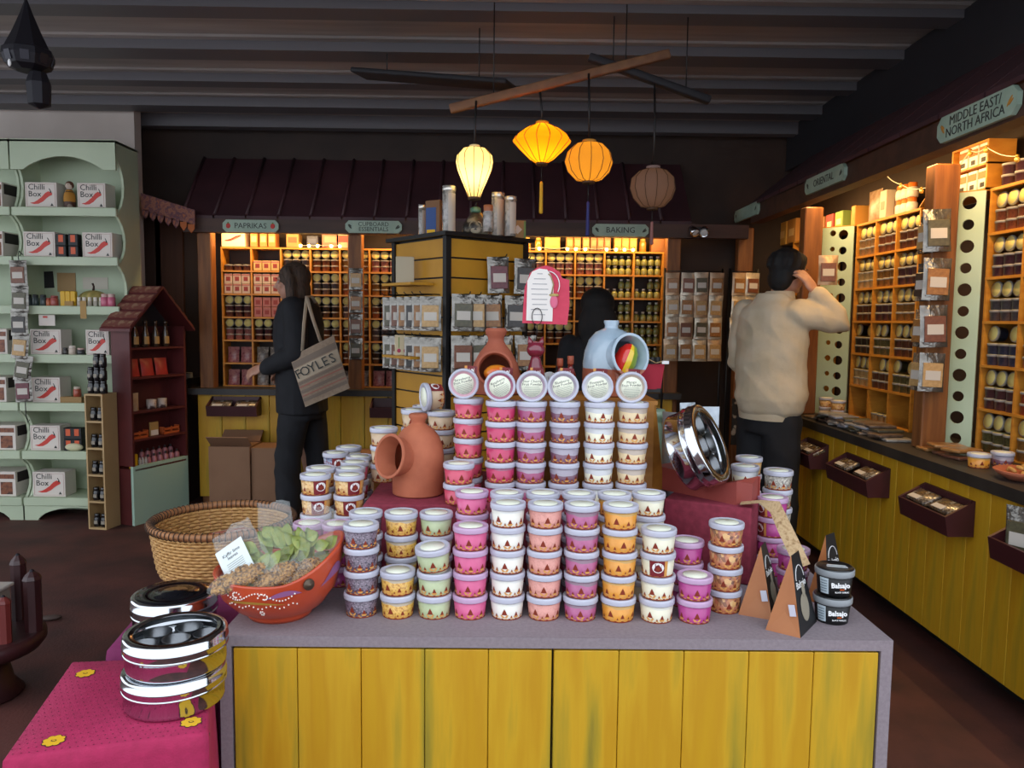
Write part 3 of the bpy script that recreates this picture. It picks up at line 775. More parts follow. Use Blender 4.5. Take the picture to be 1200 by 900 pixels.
# ---- pink apple shaped price card on a wire clip
p = at(640, 345, y=2.36)
t = thing('price_card', 'pink tag shaped card with white handwritten note on wire clip stand', 'sign', (p.x, 2.36, CZ))
M_pinkcard = mat('pink_card', '#d0405a', .7, c2='#c83a54', scale=40)
zc = p.z - CZ
poly = [(-.072, -.088), (.066, -.092), (.072, -.03), (.070, .045), (.048, .050), (.040, .068), (.018, .082), (-.002, .088), (-.03, .080), (-.05, .065), (-.066, .02)]
part('card', MB().prism(poly, .002), M_pinkcard, t, (0, 0, zc))
pw = [(-.060, -.080), (.020, -.082), (.022, .02), (.016, .055), (.002, .075), (-.022, .078), (-.044, .068), (-.058, .04)]
nt_ = part('note', MB().prism(pw, .0012), M_white_card, t, (0, -.003, zc))
for k in range(9):
    w = (.008, .018, .022, .026, .025, .024, .022, .026, .018)[k]
    part('writing', MB().bx(-w, w, -.0004, 0, -.0008, .0008), mat('pen_grey', '#6a6a78', .7), nt_, (-.020, -.0004, .062 - .0155 * k))
part('paper_strawberry', MB().ell((0, 0, 0), (.012, .002, .020), 0, 12, 8).ell((0, 0, .02), (.016, .0025, .005), 1, 8, 4), [mat('strawberry_pink', '#d86a88', .7), mat('leaf_gold', '#b4a060', .7)], t, (.024, -.005, zc - .022))
part('ribbon', MB().tube([(.016, -.005, zc), (.022, -.005, zc + .03), (.014, -.004, zc + .055), (.006, -.004, zc + .062)], .002, 6), mat('twine', '#a48a62', .8), t)
part('white_arc', MB().tube([(.004 + .036 * math.sin(a), -.004, zc + .028 + .042 * math.cos(a)) for a in [.1 + i * .22 for i in range(10)]], .0016, 6), M_white, t)
part('wire_clip', MB().tube([(-.027 + .0155 * math.sin(a), -.007, zc - .068 + .026 * math.cos(a)) for a in [i * math.pi / 10 for i in range(20)]], .0012, 6, closed=True).tube([(-.027, -.007, zc - .094), (-.027, -.004, zc - .12), (-.027, .03, .10), (-.027, .03, .01)], .0014, 6), M_blackmetal, t)
part('clip_base', MB().lathe([(.020, 0), (.022, .003), (.020, .010), (.004, .013)], 16, M=TR(-.027, .03, 0)), M_blackmetal, t)
# ---- red carton tray with the steel spice tin
M_redbox = mat('red_card', '#a04a42', .5, c2='#93423b', scale=6)
A, B, C_ = at(764, 571, z=PZ), at(862, 592, z=PZ), at(893, 578, z=PZ)
d = B - A; ang = math.atan2(d.y, d.x); L = d.length; dep = .12
t = thing('card_box', 'dark red open card box with notched front holding the steel tin', 'box', (A.x, A.y, PZ), (0, 0, ang))
hl, hr, hn = .064, .064, .020
poly = [(0, 0), (L, 0), (L, hr), (L * .52, hn), (L * .30, hl), (0, hl + .004)]
part('front_panel', MB().prism(poly, .004), M_redbox, t)
part('back_panel', MB().prism(poly, .004, M=TR(0, dep - .004, 0)), M_redbox, t)
part('floor_panel', MB().bx(0, L, .004, dep - .004, 0, .004), M_redbox, t)
part('end_panel', MB().add([(L - .004, .004, .004), (L, .004, .004), (L + .012, dep * .5, .004), (L - .004, dep - .004, .004), (L - .004, .004, hr), (L, .004, hr), (L + .012, dep * .5, hr * .82), (L - .004, dep - .004, hr)], [(0, 3, 2, 1), (4, 5, 6, 7), (0, 1, 5, 4), (1, 2, 6, 5), (2, 3, 7, 6), (3, 0, 4, 7)]), M_redbox, t)
part('lid_block', MB().add([(0, .004, hl), (L * .30, .004, hl), (L * .30, dep - .004, hl), (0, dep - .004, hl), (L * .52, .004, hn), (L * .52, dep - .004, hn)], [(0, 1, 2, 3), (1, 4, 5, 2)]), M_redbox, t)
# steel tins: lathe body, lid, window, small bowls
M_glasslid = clearfilm('tin_window', '#3c4044', .14, .04)
def tin(label, r, h, loc, rot, window='clear', bowls=True):
    t = thing('spice_tin', label, 'tin', loc, rot, 'round stainless steel spice tins')
    part('base', MB().lathe([(r * .90, 0), (r * .955, .003), (r * .965, .008), (r * .965, h * .50), (r * 1.005, h * .53), (r * 1.01, h * .56), (r * .985, h * .59)], 48, cap1=False), M_steel, t)
    lp = [(r * .99, h * .57), (r, h * .60), (r, h * .70), (r * 1.012, h * .72), (r * 1.012, h * .76), (r, h * .78), (r, h * .93), (r * .985, h * .975), (r * .95, h), (r * .80, h), (r * .79, h * .985)]
    l = part('lid', MB().lathe(lp, 48, cap0=False, cap1=False), M_steel, t)
    if window == 'black':
        part('black_window', MB().lathe([(r * .90, h * 1.003), (r * .87, h * 1.02), (r * .62, h * .985), (r * .60, h * .985), (r * .32, h * .99), (r * .30, h * 1.03), (.0001, h * 1.035)], 40, cap0=False), mat('black_glass', '#0c0f16', .06, coat=.5), l)
        return t
    part('window', MB().lathe([(r * .80, h * .992), (.0001, h * .995)], 40, cap0=False, cap1=False), M_glasslid, l)
    M_in = mat('steel_inner', '#85888c', .28, 1.0)
    part('floor_plate', MB().lathe([(r * .94, h * .30), (.0001, h * .30)], 40, cap0=False, cap1=False), M_in, t)
    if bowls:
        bm_ = MB().lathe([(.0001, 0), (r * .22, .001), (r * .27, .006), (r * .275, h * .40), (r * .285, h * .42), (r * .265, h * .42), (r * .255, .008), (.0001, .004)], 24, cap0=False, cap1=False).mesh('small_bowl')
        for i in range(7):
            a = i * math.pi / 3
            opart('small_bowl', bm_, M_in, t, (0, 0, h * .31) if i == 6 else (r * .60 * math.cos(a), r * .60 * math.sin(a), h * .31))
    return t
# the tilted one in the box: lid turned to the right
ctr = at(834, 519, y=2.06)
ax = Vector((.777, -.48, .407)).normalized()
q = ax.to_track_quat('Z', 'Y').to_euler()
r_, h_ = .113, .090
lo = ctr - ax * h_
tin('large polished steel spice tin tilted in the red card box', r_, h_, lo, tuple(q))
# kraft paper strip hanging from the box
M_kraftprint = mat('kraft_strip', '#b99a72', .8, c2=['#c9ac84', '#b08f66', '#7d6244'], scale=90, stretch=(1, 1, 1), sharp=(.35, .75))
pts = [at(868, 590, y=2.02), at(890, 588, y=2.00), at(908, 594, y=1.955), at(920, 620, y=1.90), at(932, 645, y=1.862), at(941, 664, y=1.84)]
mb = MB()
vs = []
for i, p_ in enumerate(pts):
    tn = (pts[min(i + 1, 5)] - pts[max(i - 1, 0)]).normalized(); sd = tn.cross(Vector((0, 1, .2))).normalized()
    sd = Vector((sd.x, sd.y, sd.z)) if i > 1 else Vector((.35, .8, .0)).normalized()
    vs += [p_ + sd * .0185, p_ - sd * .0185]
fs = [(2 * i, 2 * i + 1, 2 * i + 3, 2 * i + 2) for i in range(5)]
mb.add(vs, fs, 0, True).add([v + Vector((0, .0012, .0008)) for v in vs], [f[::-1] for f in fs], 0, True)
solo('paper_strip', mb, M_kraftprint, 'printed kraft paper strip hanging down from the red box', 'paper strip')
# ---- card pyramids
M_kraft = mat('kraft_card', '#ad6c3c', .45, c2='#a26235', scale=9)
def pyramid(label, Lp, Fp, Rp, h, words=True):
    L_, F_, R_ = at(*Lp, z=IZ), at(*Fp, z=IZ), at(*Rp, z=IZ)
    e1 = F_ - L_; e2 = R_ - F_; e2 = e2 - e1.normalized() * e2.dot(e1.normalized()) * .6
    o = F_.copy(); B4 = L_ + e2
    up = Vector((0, 0, h))
    r0 = (L_ + F_) / 2 + e2 * .30 + up; r1 = (L_ + F_) / 2 + e2 * .74 + up
    t = thing('card_pyramid', label, 'carton', o, 0, 'triangular card cartons')
    v = [q - o for q in (L_, F_, F_ + e2, B4, r0, r1)]
    mid = (v[0] + v[1]) / 2 + e2 * .10 + up * .28
    part('kraft_end', MB().add([v[0], v[1], v[4], mid], [(0, 1, 3), (1, 2, 3), (2, 0, 3)]).add([v[2], v[3], v[5]], [(0, 1, 2)]).add([v[0], v[1], v[2], v[3]], [(3, 2, 1, 0)]), M_kraft, t)
    s1 = part('black_side', MB().add([v[1], v[2], v[5], v[4]], [(0, 1, 2, 3)]), M_black, t)
    part('black_side', MB().add([v[3], v[0], v[4], v[5]], [(0, 1, 2, 3)]), M_black, t)
    # writing on the black side
    ex = e2.normalized(); ez = ((v[4] + v[5]) / 2 - (v[1] + v[2]) / 2).normalized(); ny = ex.cross(ez).normalized()
    Mx = Matrix((ex, ny * -1, ez)).transposed()
    if Mx.determinant() < 0: Mx = Matrix((ex, ny, ez)).transposed()
    nn = Mx @ Vector((0, -1, 0))
    base = (v[1] + v[2]) / 2 + nn * .0012
    H_ = ((v[4] + v[5]) / 2 - (v[1] + v[2]) / 2).length
    w = e2.length
    lt = lettering('lettering', 'Balsajo', w * .19, M_white, s1, base + ez * H_ * .60, Mx.to_euler(), ext=.0003)
    arc = MB().tube([(w * .22 * math.cos(a), 0, w * .26 * math.sin(a)) for a in [math.pi * (.02 + .96 * i / 10) for i in range(11)]], .0010, 5)
    part('printed_arch', arc, M_white, s1, base + ez * H_ * .66, Mx.to_euler())
    part('printed_bulb', MB().ell((0, 0, 0), (w * .22, .001, w * .26), 0, 12, 8).ell((w * .05, -.0006, w * .3), (w * .09, .001, w * .14), 0, 8, 6), mat('garlic_print', '#8f8674', .6), s1, base + ez * H_ * .30, Mx.to_euler())
    st = (v[0] * .25 + v[1] * .75); 
    en = e1.cross(Vector((0, 0, 1))).normalized(); c0 = v[1] * .72 + v[0] * .28 + up * .33 + e2 * .085 + en * .004
    Me = Matrix((e1.normalized(), -en, Vector((0, 0, 1)))).transposed()
    part('price_sticker', MB().box((0, 0, 0), (.014, .001, .026)), mat('sticker', '#c9c9d6', .5), t, c0 + en * .002, (Me @ Matrix.Rotation(-.2, 3, 'Y')).to_euler())
    return t
pyramid('kraft and black card pyramid at the front corner of the table', (897, 738), (938, 748), (960, 729), .172)
pyramid('kraft and black card pyramid beside the dried fruit chip tubs', (865, 720), (905, 727), (923, 711), .165)
pyramid('kraft and black card pyramid behind the two black tubs', (945, 703), (970, 711), (987, 698), .168)
# ---- black garlic tubs
M_blacklid = mat('black_lid', '#17181a', .3, coat=.3); M_frost = mat('frosted_rim', '#8d9296', .35)
p = at(974, 734, z=IZ); bxp = p.x * (p.y + .04) / p.y; byp = p.y + .04
for i, lab in ((0, 'lower black tub with white lettering at the table corner'), (1, 'upper black tub with white lettering stacked at the table corner')):
    t = thing('garlic_tub', lab, 'tub', (bxp + .002 * i, byp, IZ + i * .0665), (0, 0, -.30 + .04 * i), 'black garlic tubs')
    part('cup', MB().lathe([(.034, 0), (.036, .001), (.041, .050)], 32), M_black, t)
    part('rim', MB().lathe([(.0412, .046), (.0435, .047), (.0442, .050), (.0442, .060), (.0430, .062)], 36), M_frost, t)
    l = part('lid', MB().lathe([(.0425, .0615), (.041, .0650), (.037, .0655), (.036, .0645), (.0001, .0645)], 36, cap0=False), M_blacklid, t)
    part('lid_print', MB().box((.004, .004, .0650), (.042, .006, .0004)).box((.004, -.007, .0650), (.046, .007, .0004)), mat('lid_print', '#cfd4d6', .5), l)
    part('barcode_panel', MB().grid(lambda a, b: tuple(Vector((math.sin(-1.0 + a * .55) * (.0372 + .0045 * b), -math.cos(-1.0 + a * .55) * (.0372 + .0045 * b), .006 + b * .038))), 6, 1), mat('panel_pale', '#c4d2da', .5), t)
    for k in range(5): part('barcode_line', MB().grid(lambda a, b: tuple(Vector((math.sin(-.95 + a * .42) * .0412, -math.cos(-.95 + a * .42) * .0412, .012 + k * .006 + b * .002))), 5, 1), mat('panel_line', '#6d7d88', .5), t)
    lettering('lettering', 'Balsajo', .0158, M_white, t, (.008, -.0402, .030), (-.1, 0, .28), ext=.0012, bold=.0004)
    part('orange_mark', MB().box((.012, -.0392, .0205), (.010, .001, .002), rz=.28), M_orange, t)
    lettering('small_lettering', 'BLACK GARLIC', .0048, M_white, t, (.012, -.0388, .0140), (-.1, 0, .28), ext=.0008)
# ---- clear pouches behind the red box
M_pouch = mat('silver_film', '#b8c0c8', .22, .35, c2='#98a2ac', scale=14, bump=.4, bscale=30)
def pouch_mesh(w, h, d, name='pouch', mats=0, top=.82, n=6, m=8):
    """flat stand-up pouch: local x width, z height, front is -y"""
    b = MB()
    def pt(a, q, s):
        bul = math.sin(math.pi * min(1, max(0, a))) ** .5 * (1 - max(0, (q - top) / (1 - top)) if q > top else 1) * (math.sin(math.pi * (.12 + .8 * min(1, q / top))) ** .5)
        ww = w * (1 - .04 * math.sin(q * 3.1))
        return ((a - .5) * ww, s * (d / 2) * bul, q * h)
    b.grid(lambda a, q: pt(a, q, -1), n, m).grid(lambda a, q: pt(1 - a, q, 1), n, m)
    return b
for i, (u, v, y, w, h, rz, lab) in enumerate(((785, 540, 2.37, .06, .19, -.7, 'pale clear pouch turned edge on beside the crate'), (805, 500, 2.42, .055, .215, .3, 'frosted pouch standing behind the steel tin, nearer the crate'), (829, 500, 2.40, .075, .205, .1, 'frosted pouch standing behind the steel tin, further from crate'))):
    q = at(u, v, y=y)
    z0 = IZ + .0 if i else IZ
    solo('clear_pouch', pouch_mesh(w, h + (PZ - IZ) + .02, .035), M_pouch, lab, 'pouch', (q.x, y, IZ), (0, 0, rz))
q = at(770, 490, y=2.50)
t = thing('celadon_vase', 'pale green glazed vase behind the crate and clear pouches', 'vase', (q.x, 2.52, IZ))
part('body', MB().lathe([(.03, 0), (.045, .01), (.05, .12), (.045, .26), (.030, .33), (.020, .365), (.022, .375), (.034, .385), (.036, .40), (.028, .412), (.012, .415)], 28), mat('celadon', '#8fa890', .2, coat=.5), t)
# ================================================================ cloth covered tables, tins, basket, bowl
TZ = .58
M_pink = mat('pink_cloth', '#a81e50', .8, c2='#9c1a49', scale=50, bump=.15, bscale=300)
M_mag = mat('magenta_cloth', '#7d1f58', .8, c2='#701b4e', scale=40)
M_flower = mat('flower_yellow', '#e3b01c', .7); M_fl_ink = mat('flower_ink', '#2a1420', .7)
q4 = [Vector((-.868, 1.285, 0)), Vector((-.545, 1.372, 0)), Vector((-.660, 1.695, 0)), Vector((-.962, 1.665, 0))]
def cloth_table(label, quad, z, mt, hem=.12, name='cloth_table'):
    t = thing(name, label, 'table', (0, 0, 0))
    c = sum(quad, Vector()) / 4
    ins = [c + (q - c) * .94 for q in quad]
    part('table_top', MB().add([(*q.xy, z - .02) for q in ins] + [(*q.xy, z - .004) for q in ins], [(3, 2, 1, 0), (4, 5, 6, 7), (0, 1, 5, 4), (1, 2, 6, 5), (2, 3, 7, 6), (3, 0, 4, 7)]), M_beam, t)
    for q in ins: part('leg', MB().bx(-.018, .018, -.018, .018, 0, z - .02), M_beam, t, (c.x + (q.x - c.x) * .92, c.y + (q.y - c.y) * .92, 0))
    # the cloth: flat top, rounded edge, skirt in folds
    per = []
    for i in range(4):
        a, b = quad[i], quad[(i + 1) % 4]
        for k in range(12): per.append(a + (b - a) * (k / 12))
    rings = []
    for rr, zz, fold in ((.5, z, 0), (.97, z, 0), (1.0, z - .006, 0), (1.012, z - .03, .002), (1.02, z - .15, .008), (1.03, z - .32, .014), (1.035, hem, .018)):
        ring = []
        for i, q in enumerate(per):
            o = (q - c).normalized(); k = fold * math.sin(i * 1.9) 
            p = c + (q - c) * rr + o * k
            ring.append((p.x, p.y, zz))
        rings.append(ring)
    n = len(per); vs = [v for r_ in rings for v in r_] + [(c.x, c.y, z)]
    fs = [(j * n + i, j * n + (i + 1) % n, (j + 1) * n + (i + 1) % n, (j + 1) * n + i)[::-1] for j in range(len(rings) - 1) for i in range(n)]
    fs += [(i, (i + 1) % n, len(vs) - 1) for i in range(n)]
    cl = part('table_cloth', MB().add(vs, fs, 0, True), mt, t)
    return t, cl
t, cl = cloth_table('low table under a pink cloth with yellow flowers', q4, TZ, M_pink)
def flower(u, v):
    p = at(u, v, z=TZ + .0008); b = MB()
    pts = []
    for i in range(48):
        a = 2 * math.pi * i / 48; rr = .0155 + .0035 * abs(math.cos(a * 4)); pts.append((rr * math.cos(a), rr * math.sin(a)))
    vs = [(x * 1.10, y * 1.10, 0) for x, y in pts]; b.add(vs, [list(range(48))], 1)
    b.add([(x, y, .0003) for x, y in pts], [list(range(48))], 0)
    b.add([(.005 * math.cos(a), .0036 * math.sin(a), .0006) for a in [i * math.pi / 6 for i in range(12)]], [list(range(12))], 1)
    b.add([(.0034 * math.cos(a), .0022 * math.sin(a), .0009) for a in [i * math.pi / 6 for i in range(12)]], [list(range(12))], 0)
    part('printed_flower', b, [M_flower, M_fl_ink], cl, p)
for u, v in ((100, 789), (63, 868), (224, 846)): flower(u, v)
dots = MB()
ex = (q4[1] - q4[0]).normalized()
for i in range(26):
    for j in range(24):
        a, b_ = (i + .5 * (j % 2)) / 26, (j + .5) / 24
        p = (q4[0] * (1 - a) + q4[1] * a) * (1 - b_) + (q4[3] * (1 - a) + q4[2] * a) * b_
        dots.add([(p.x + .0016 * math.cos(k * math.pi / 2), p.y + .0016 * math.sin(k * math.pi / 2), TZ + .0007) for k in range(4)], [(0, 1, 2, 3)])
for i in range(26):                                       # front skirt
    for j in range(12):
        a = (i + .5 * (j % 2)) / 26; p = q4[0] * (1 - a) + q4[1] * a
        nrm = Vector((.26, -.965, 0)); p = p + nrm * (.006 + .0008 * j)
        z = TZ - .02 - j * .017
        dots.add([tuple(p + ex * .003 * sx + Vector((0, 0, .003 * sz))) for sx, sz in ((-1, 0), (0, -1), (1, 0), (0, 1))], [(0, 1, 2, 3)])
dd = part('printed_dots', dots, mat('cloth_dot', '#5a1030', .8), cl); dd['kind'] = 'stuff'
rq = [Vector((-.93, 1.755, 0)), Vector((-.652, 1.755, 0)), Vector((-.652, 2.62, 0)), Vector((-1.06, 2.62, 0))]
RTZ = .57
cloth_table('table under a dark magenta cloth carrying the wicker basket', rq, RTZ, M_mag)
# tins on the cloths
p = at(208, 850, z=TZ); ty = p.y + .098; tx = p.x * ty / p.y
tin('lower steel spice tin of the pair stacked on the pink cloth', .098, .072, (tx - .003, ty, TZ + .0015), (0, 0, .2), bowls=False)
tin('upper steel spice tin of the pair on the pink cloth, bowls under clear lid', .098, .072, (tx + .001, ty + .002, TZ + .0745), (0, 0, .5))
p = at(205, 706, y=1.86)
tin('steel spice tin with black lid beside the wicker basket', .100, .098, (p.x, 1.86, RTZ + .0015), (0, 0, 0), window='black')
# wicker basket
M_wick = mat('wicker', '#b98a4e', .6, c2=['#c79a5e', '#a87a40'], scale=60, stretch=(1, 1, 2)); M_wick2 = mat('wicker_rim', '#a8744a', .55, c2='#8f5f3a', scale=50); M_bind = mat('binding', '#3a2a20', .7)
bx_, by_ = at(262, 617, y=2.36).x, 2.36
t = thing('wicker_basket', 'large round woven wicker basket beside the orange bowl', 'basket', (bx_, by_, RTZ))
R0, R1, BHt = .185, .205, .150
wv = MB(); rows = 13; N = 72
for r in range(rows):
    f = (r + .5) / rows; rr = R0 + (R1 - R0) * f ** .8; z = .010 + (BHt - .022) * f
    wv.tube([((rr + .0035 * (1 if (i + r) % 2 else -1)) * math.cos(2 * math.pi * i / N), (rr + .0035 * (1 if (i + r) % 2 else -1)) * math.sin(2 * math.pi * i / N), z) for i in range(N)], [(.0062, .0042)] * N, 6, closed=True)
w_ = part('weave', wv, M_wick, t); w_['kind'] = 'stuff'
stk = MB().tube([(0, 0, .004), (0, 0, BHt - .01)], .0028, 5).mesh('stake')
for i in range(36):
    a = 2 * math.pi * (i + .25) / 36
    o = opart('stake', stk, M_wick2, t, (R0 * math.cos(a), R0 * math.sin(a), 0), (0, 0, a)); o.rotation_euler = (0, math.atan((R1 - R0) / BHt), a)
part('base', MB().lathe([(R0 + .003, 0), (R0 + .003, .010), (.0001, .010)], 48, cap1=False), M_wick, t)
rm = MB(); n = 96
rm.tube([((R1 + .004) * math.cos(2 * math.pi * i / n), (R1 + .004) * math.sin(2 * math.pi * i / n), BHt) for i in range(n)], [(.0125, .0105)] * n, 8, closed=True)
rim = part('rim', rm, M_wick2, t)
bd = MB()
nb = 84
bdm = MB().tube([(.0132 * math.cos(a), 0, .0132 * math.sin(a)) for a in [i * math.pi / 5 for i in range(10)]], .0014, 4, closed=True).mesh('binding')
for i in range(nb):
    a = 2 * math.pi * i / nb
    opart('binding', bdm, M_bind, rim, ((R1 + .004) * math.cos(a), (R1 + .004) * math.sin(a), BHt), (0, 0, a))
M_redpack = mat('red_pack', '#8a2a26', .3, c2=['#b8402e', '#c9b8a8', '#6a1f24'], scale=40, sharp=(.3, .7))
for i, (dx, dy, rz) in enumerate(((.03, .03, .3), (-.06, .05, -.4), (.10, .06, 1.0))):
    solo('spice_sachet', pouch_mesh(.13, .15, .03), M_redpack, ('red foil sachet lying in the wicker basket, nearest its middle', 'red foil sachet lying at the left of the basket', 'red foil sachet lying against the basket wall by the tubs')[i].replace(' at the left of the basket', ' flat in the basket beside the other sachets'), 'sachet', (bx_ + dx, by_ + dy - .06, RTZ + .032 + i * .024), (-math.pi / 2 + .10, 0, rz))
# ---- orange painted bowl
M_bowl = mat('bowl_orange', '#c8502f', .35, c2='#b94527', scale=10, coat=.3); M_purple = mat('bowl_purple', '#8f5a86', .45); M_dotw = mat('bowl_white', '#efe6dc', .5); M_gold = mat('bowl_gold', '#b48a3a', .5)
wx, wy = -.530, 1.782
BR = .147
def lift(a):  # rim rises towards the tubs
    return 1 + .62 * max(0, math.cos(a - .25)) ** 1.6
def bmod(r, z, a, i, j):
    k = z / .11
    return r * (1 + .02 * max(0, math.cos(a - .3)) * k), z * (1 + (lift(a) - 1) * k)
t = thing('painted_bowl', 'orange painted bowl with white dotted swirls holding bagged spices', 'bowl', (wx, wy, IZ))
prof = [(.0001, .001), (.072, .0), (.076, .008), (.076, .012), (.102, .026), (.130, .055), (.143, .085), (BR, .108), (BR + .001, .112), (BR - .004, .113), (BR - .010, .108), (.133, .083), (.120, .055), (.09, .030), (.0001, .022)]
part('shell', MB().lathe(prof, 56, cap0=False, cap1=False, mod=bmod), M_bowl, t)
def on_bowl(a, z, e=.0015):
    zs = [(.076, .012), (.102, .026), (.130, .055), (.143, .085), (BR, .108)]
    for (r0, z0), (r1, z1) in zip(zs, zs[1:]):
        if z <= z1 or (r1, z1) == zs[-1]:
            r = r0 + (r1 - r0) * (z - z0) / (z1 - z0); break
    r, z = bmod(r + e, z, a, 0, 0)
    return Vector((r * math.cos(a), r * math.sin(a), z))
dot = MB().ell((0, 0, 0), (.0020, .0020, .0020), 0, 6, 4).mesh('white_dot')
pts = []
for k in range(34): a = -2.55 + k * .045; pts.append((a, .088 + .010 * math.sin(k * .38)))
for cx_, s in ((-1.98, 1), (-1.52, -1)):
    for k in range(9): ph = k * .62; rr = .011 - .0009 * k; pts.append((cx_ + s * rr * 8 * math.cos(ph), .088 + rr * math.sin(ph)))
for k in range(18): pts.append((-2.2 + k * .07, .062 + .004 * math.sin(k * 1.3)))
for k in range(7): pts.append((-1.6 + .03 * math.cos(k), .045 + .006 * math.sin(k)))
for a, z in pts: opart('white_dot', dot, M_dotw, t, on_bowl(a, z))
def wave(a0, a1, z0, h):
    n = 10; b = MB(); vs = []
    for i in range(n + 1):
        f = i / n; a = a0 + (a1 - a0) * f; vs += [on_bowl(a, z0 + .004 * math.sin(f * 3), .0012), on_bowl(a, z0 + .004 * math.sin(f * 3) + h * math.sin(math.pi * f) + .0005, .0012)]
    b.add(vs, [(2 * i, 2 * i + 2, 2 * i + 3, 2 * i + 1) for i in range(n)], 0, True); return b
for w in ((-2.75, -2.15, .086, .010), (-1.5, -.95, .083, .012), (-.6, .05, .075, .016)): part('painted_wave', wave(*w), M_purple, t)
part('gold_band', wave(-2.3, -1.2, .066, .006), M_gold, t)
part('rosette', MB().lathe([(.0135, 0), (.0125, .004), (.006, .005), (.005, .008), (.0001, .009)], 14, M=RX(math.pi / 2)), mat('rosette', '#5a4a3c', .4, .4), t, on_bowl(-.86, .095, .004), (0, 0, .7))
# bagged leaves and seeds
M_film = clearfilm('bag_film', '#e6ecea', .10, .05)
M_leaf = mat('bay_leaf', '#55703a', .45, c2=['#7d9450', '#a8ac5a', '#48622e'], scale=20, sharp=(.3, .7))
M_seed = mat('seed_brown', '#5f3d14', .5, c2=['#9a6c2e', '#c8964a', '#6a4418'], scale=110, sharp=(.36, .64))
def leaf_mesh(L=.062, w=.0145):
    b = MB(); n = 8; vs = []
    for i in range(n + 1):
        f = i / n; ww = w * math.sin(math.pi * min(1, f * .96 + .02)) ** .8
        vs += [(-ww, -.003 * math.sin(f * 3), f * L), (0, .004, f * L), (ww, -.003 * math.sin(f * 3), f * L)]
    fs = []
    for i in range(n):
        for j in range(2): fs.append((3 * i + j, 3 * i + j + 1, 3 * i + j + 4, 3 * i + j + 3))
    b.add(vs, fs, 0, True); return b
LEAF = leaf_mesh().mesh('leaf')
def crumple(mb, amp, taper=.35):
    zm = max(v.z for v in mb.v)
    for v in mb.v:
        k = .5 + .5 * v.z / zm
        v.x *= 1 - taper * max(0, v.z / zm - .45)
        v.y += amp * k * (math.sin(91 * v.x + 57 * v.z) + .7 * math.sin(133 * v.z - 71 * v.x))
        v.z += amp * k * math.sin(120 * v.x)
    return mb
def leaf_bag(loc, rot, w, h, label, sticker=False):
    t = thing('leaf_bag', label, 'bag', loc, rot, 'clear bags of green leaves')
    part('film', crumple(pouch_mesh(w, h, .034, n=10, m=14), .0035), M_film, t)
    for k in range(20):
        o = opart('leaf', LEAF, M_leaf, t, (rnd(-.32, .32) * w, rnd(-.005, .006), h * rnd(.06, .60)), (rnd(-.1, .1), rnd(-1.1, 1.1), rnd(-.4, .4)))
        o.scale = (1, 1, min(1.0, (h * .8 - o.location.z) / .078))
    if sticker:
        s_ = part('sticker', MB().rbox((0, 0, 0), (.074, .001, .086), .0004), mat('sticker_white', '#dfe9ea', .4), t, (-.010, -.024, h * .52))
        lettering('lettering', 'Kaffir lime\nleaves', .0115, M_ink, s_, (.0, -.0008, .018), ext=.0002)
        for k in range(6): part('small_print', MB().bx(-.022, .022, -.0004, 0, -.0006, .0006), mat('print_grey', '#8f978a', .6), s_, (0, -.0006, .0 - k * .005))
    return t
leaf_bag((wx - .030, wy - .050, IZ + .062), (-.50, -.62, .05), .125, .185, 'clear bag of green leaves with white label in orange bowl', True)
leaf_bag((wx - .005, wy + .035, IZ + .05), (-.16, -.12, .1), .095, .205, 'clear bag of green leaves standing tallest in orange bowl')
leaf_bag((wx + .055, wy + .030, IZ + .05), (-.12, .16, -.2), .095, .200, 'clear bag of green leaves nearest the raised bowl rim')
def seed_bag(loc, rot, L, label):
    t = thing('seed_bag', label, 'bag', loc, rot, 'clear bags of brown seed pods')
    body = MB(); pod = [(-.0075, 0), (-.004, .0036), (.002, .0042), (.0075, .001)]
    body.ell((0, 0, 0), (L * .44, .021, .013), 0, 18, 10)
    for k in range(150):
        ph, th = rnd(0, math.pi * 2), math.acos(rnd(-1, 1)); n_ = Vector((math.sin(th) * math.cos(ph), math.sin(th) * math.sin(ph), math.cos(th)))
        c_ = Vector((n_.x * L * .47, n_.y * .0225, n_.z * .0150))
        body.ell((0, 0, 0), (.0078, .0040, .0036), 0, 6, 4, M=TR(c_) @ Euler((rnd(0, 6), rnd(-.5, .5), rnd(0, 6))).to_matrix().to_4x4())
    sb = part('seeds', body, M_seed, t); sb['kind'] = 'stuff'
    part('film', MB().ell((0, 0, .0), (L * .56, .029, .022), 0, 20, 10).grid(lambda a, b: (L * (.44 + .28 * a), (b - .5) * .06 * (.6 + .5 * a), .004 * math.sin(9 * b)), 4, 6), M_film, t)
    return t
seed_bag((wx - .062, wy - .105, IZ + .118), (.5, -.36, .35), .125, 'clear bag of brown pods lying under the labelled leaf bag')
seed_bag((wx + .012, wy - .085, IZ + .114), (.5, -.44, .55), .115, 'clear bag of brown pods in the middle of orange bowl front')
seed_bag((wx + .066, wy - .052, IZ + .114), (.4, -.40, .8), .105, 'clear bag of brown pods beside the bowl rosette')
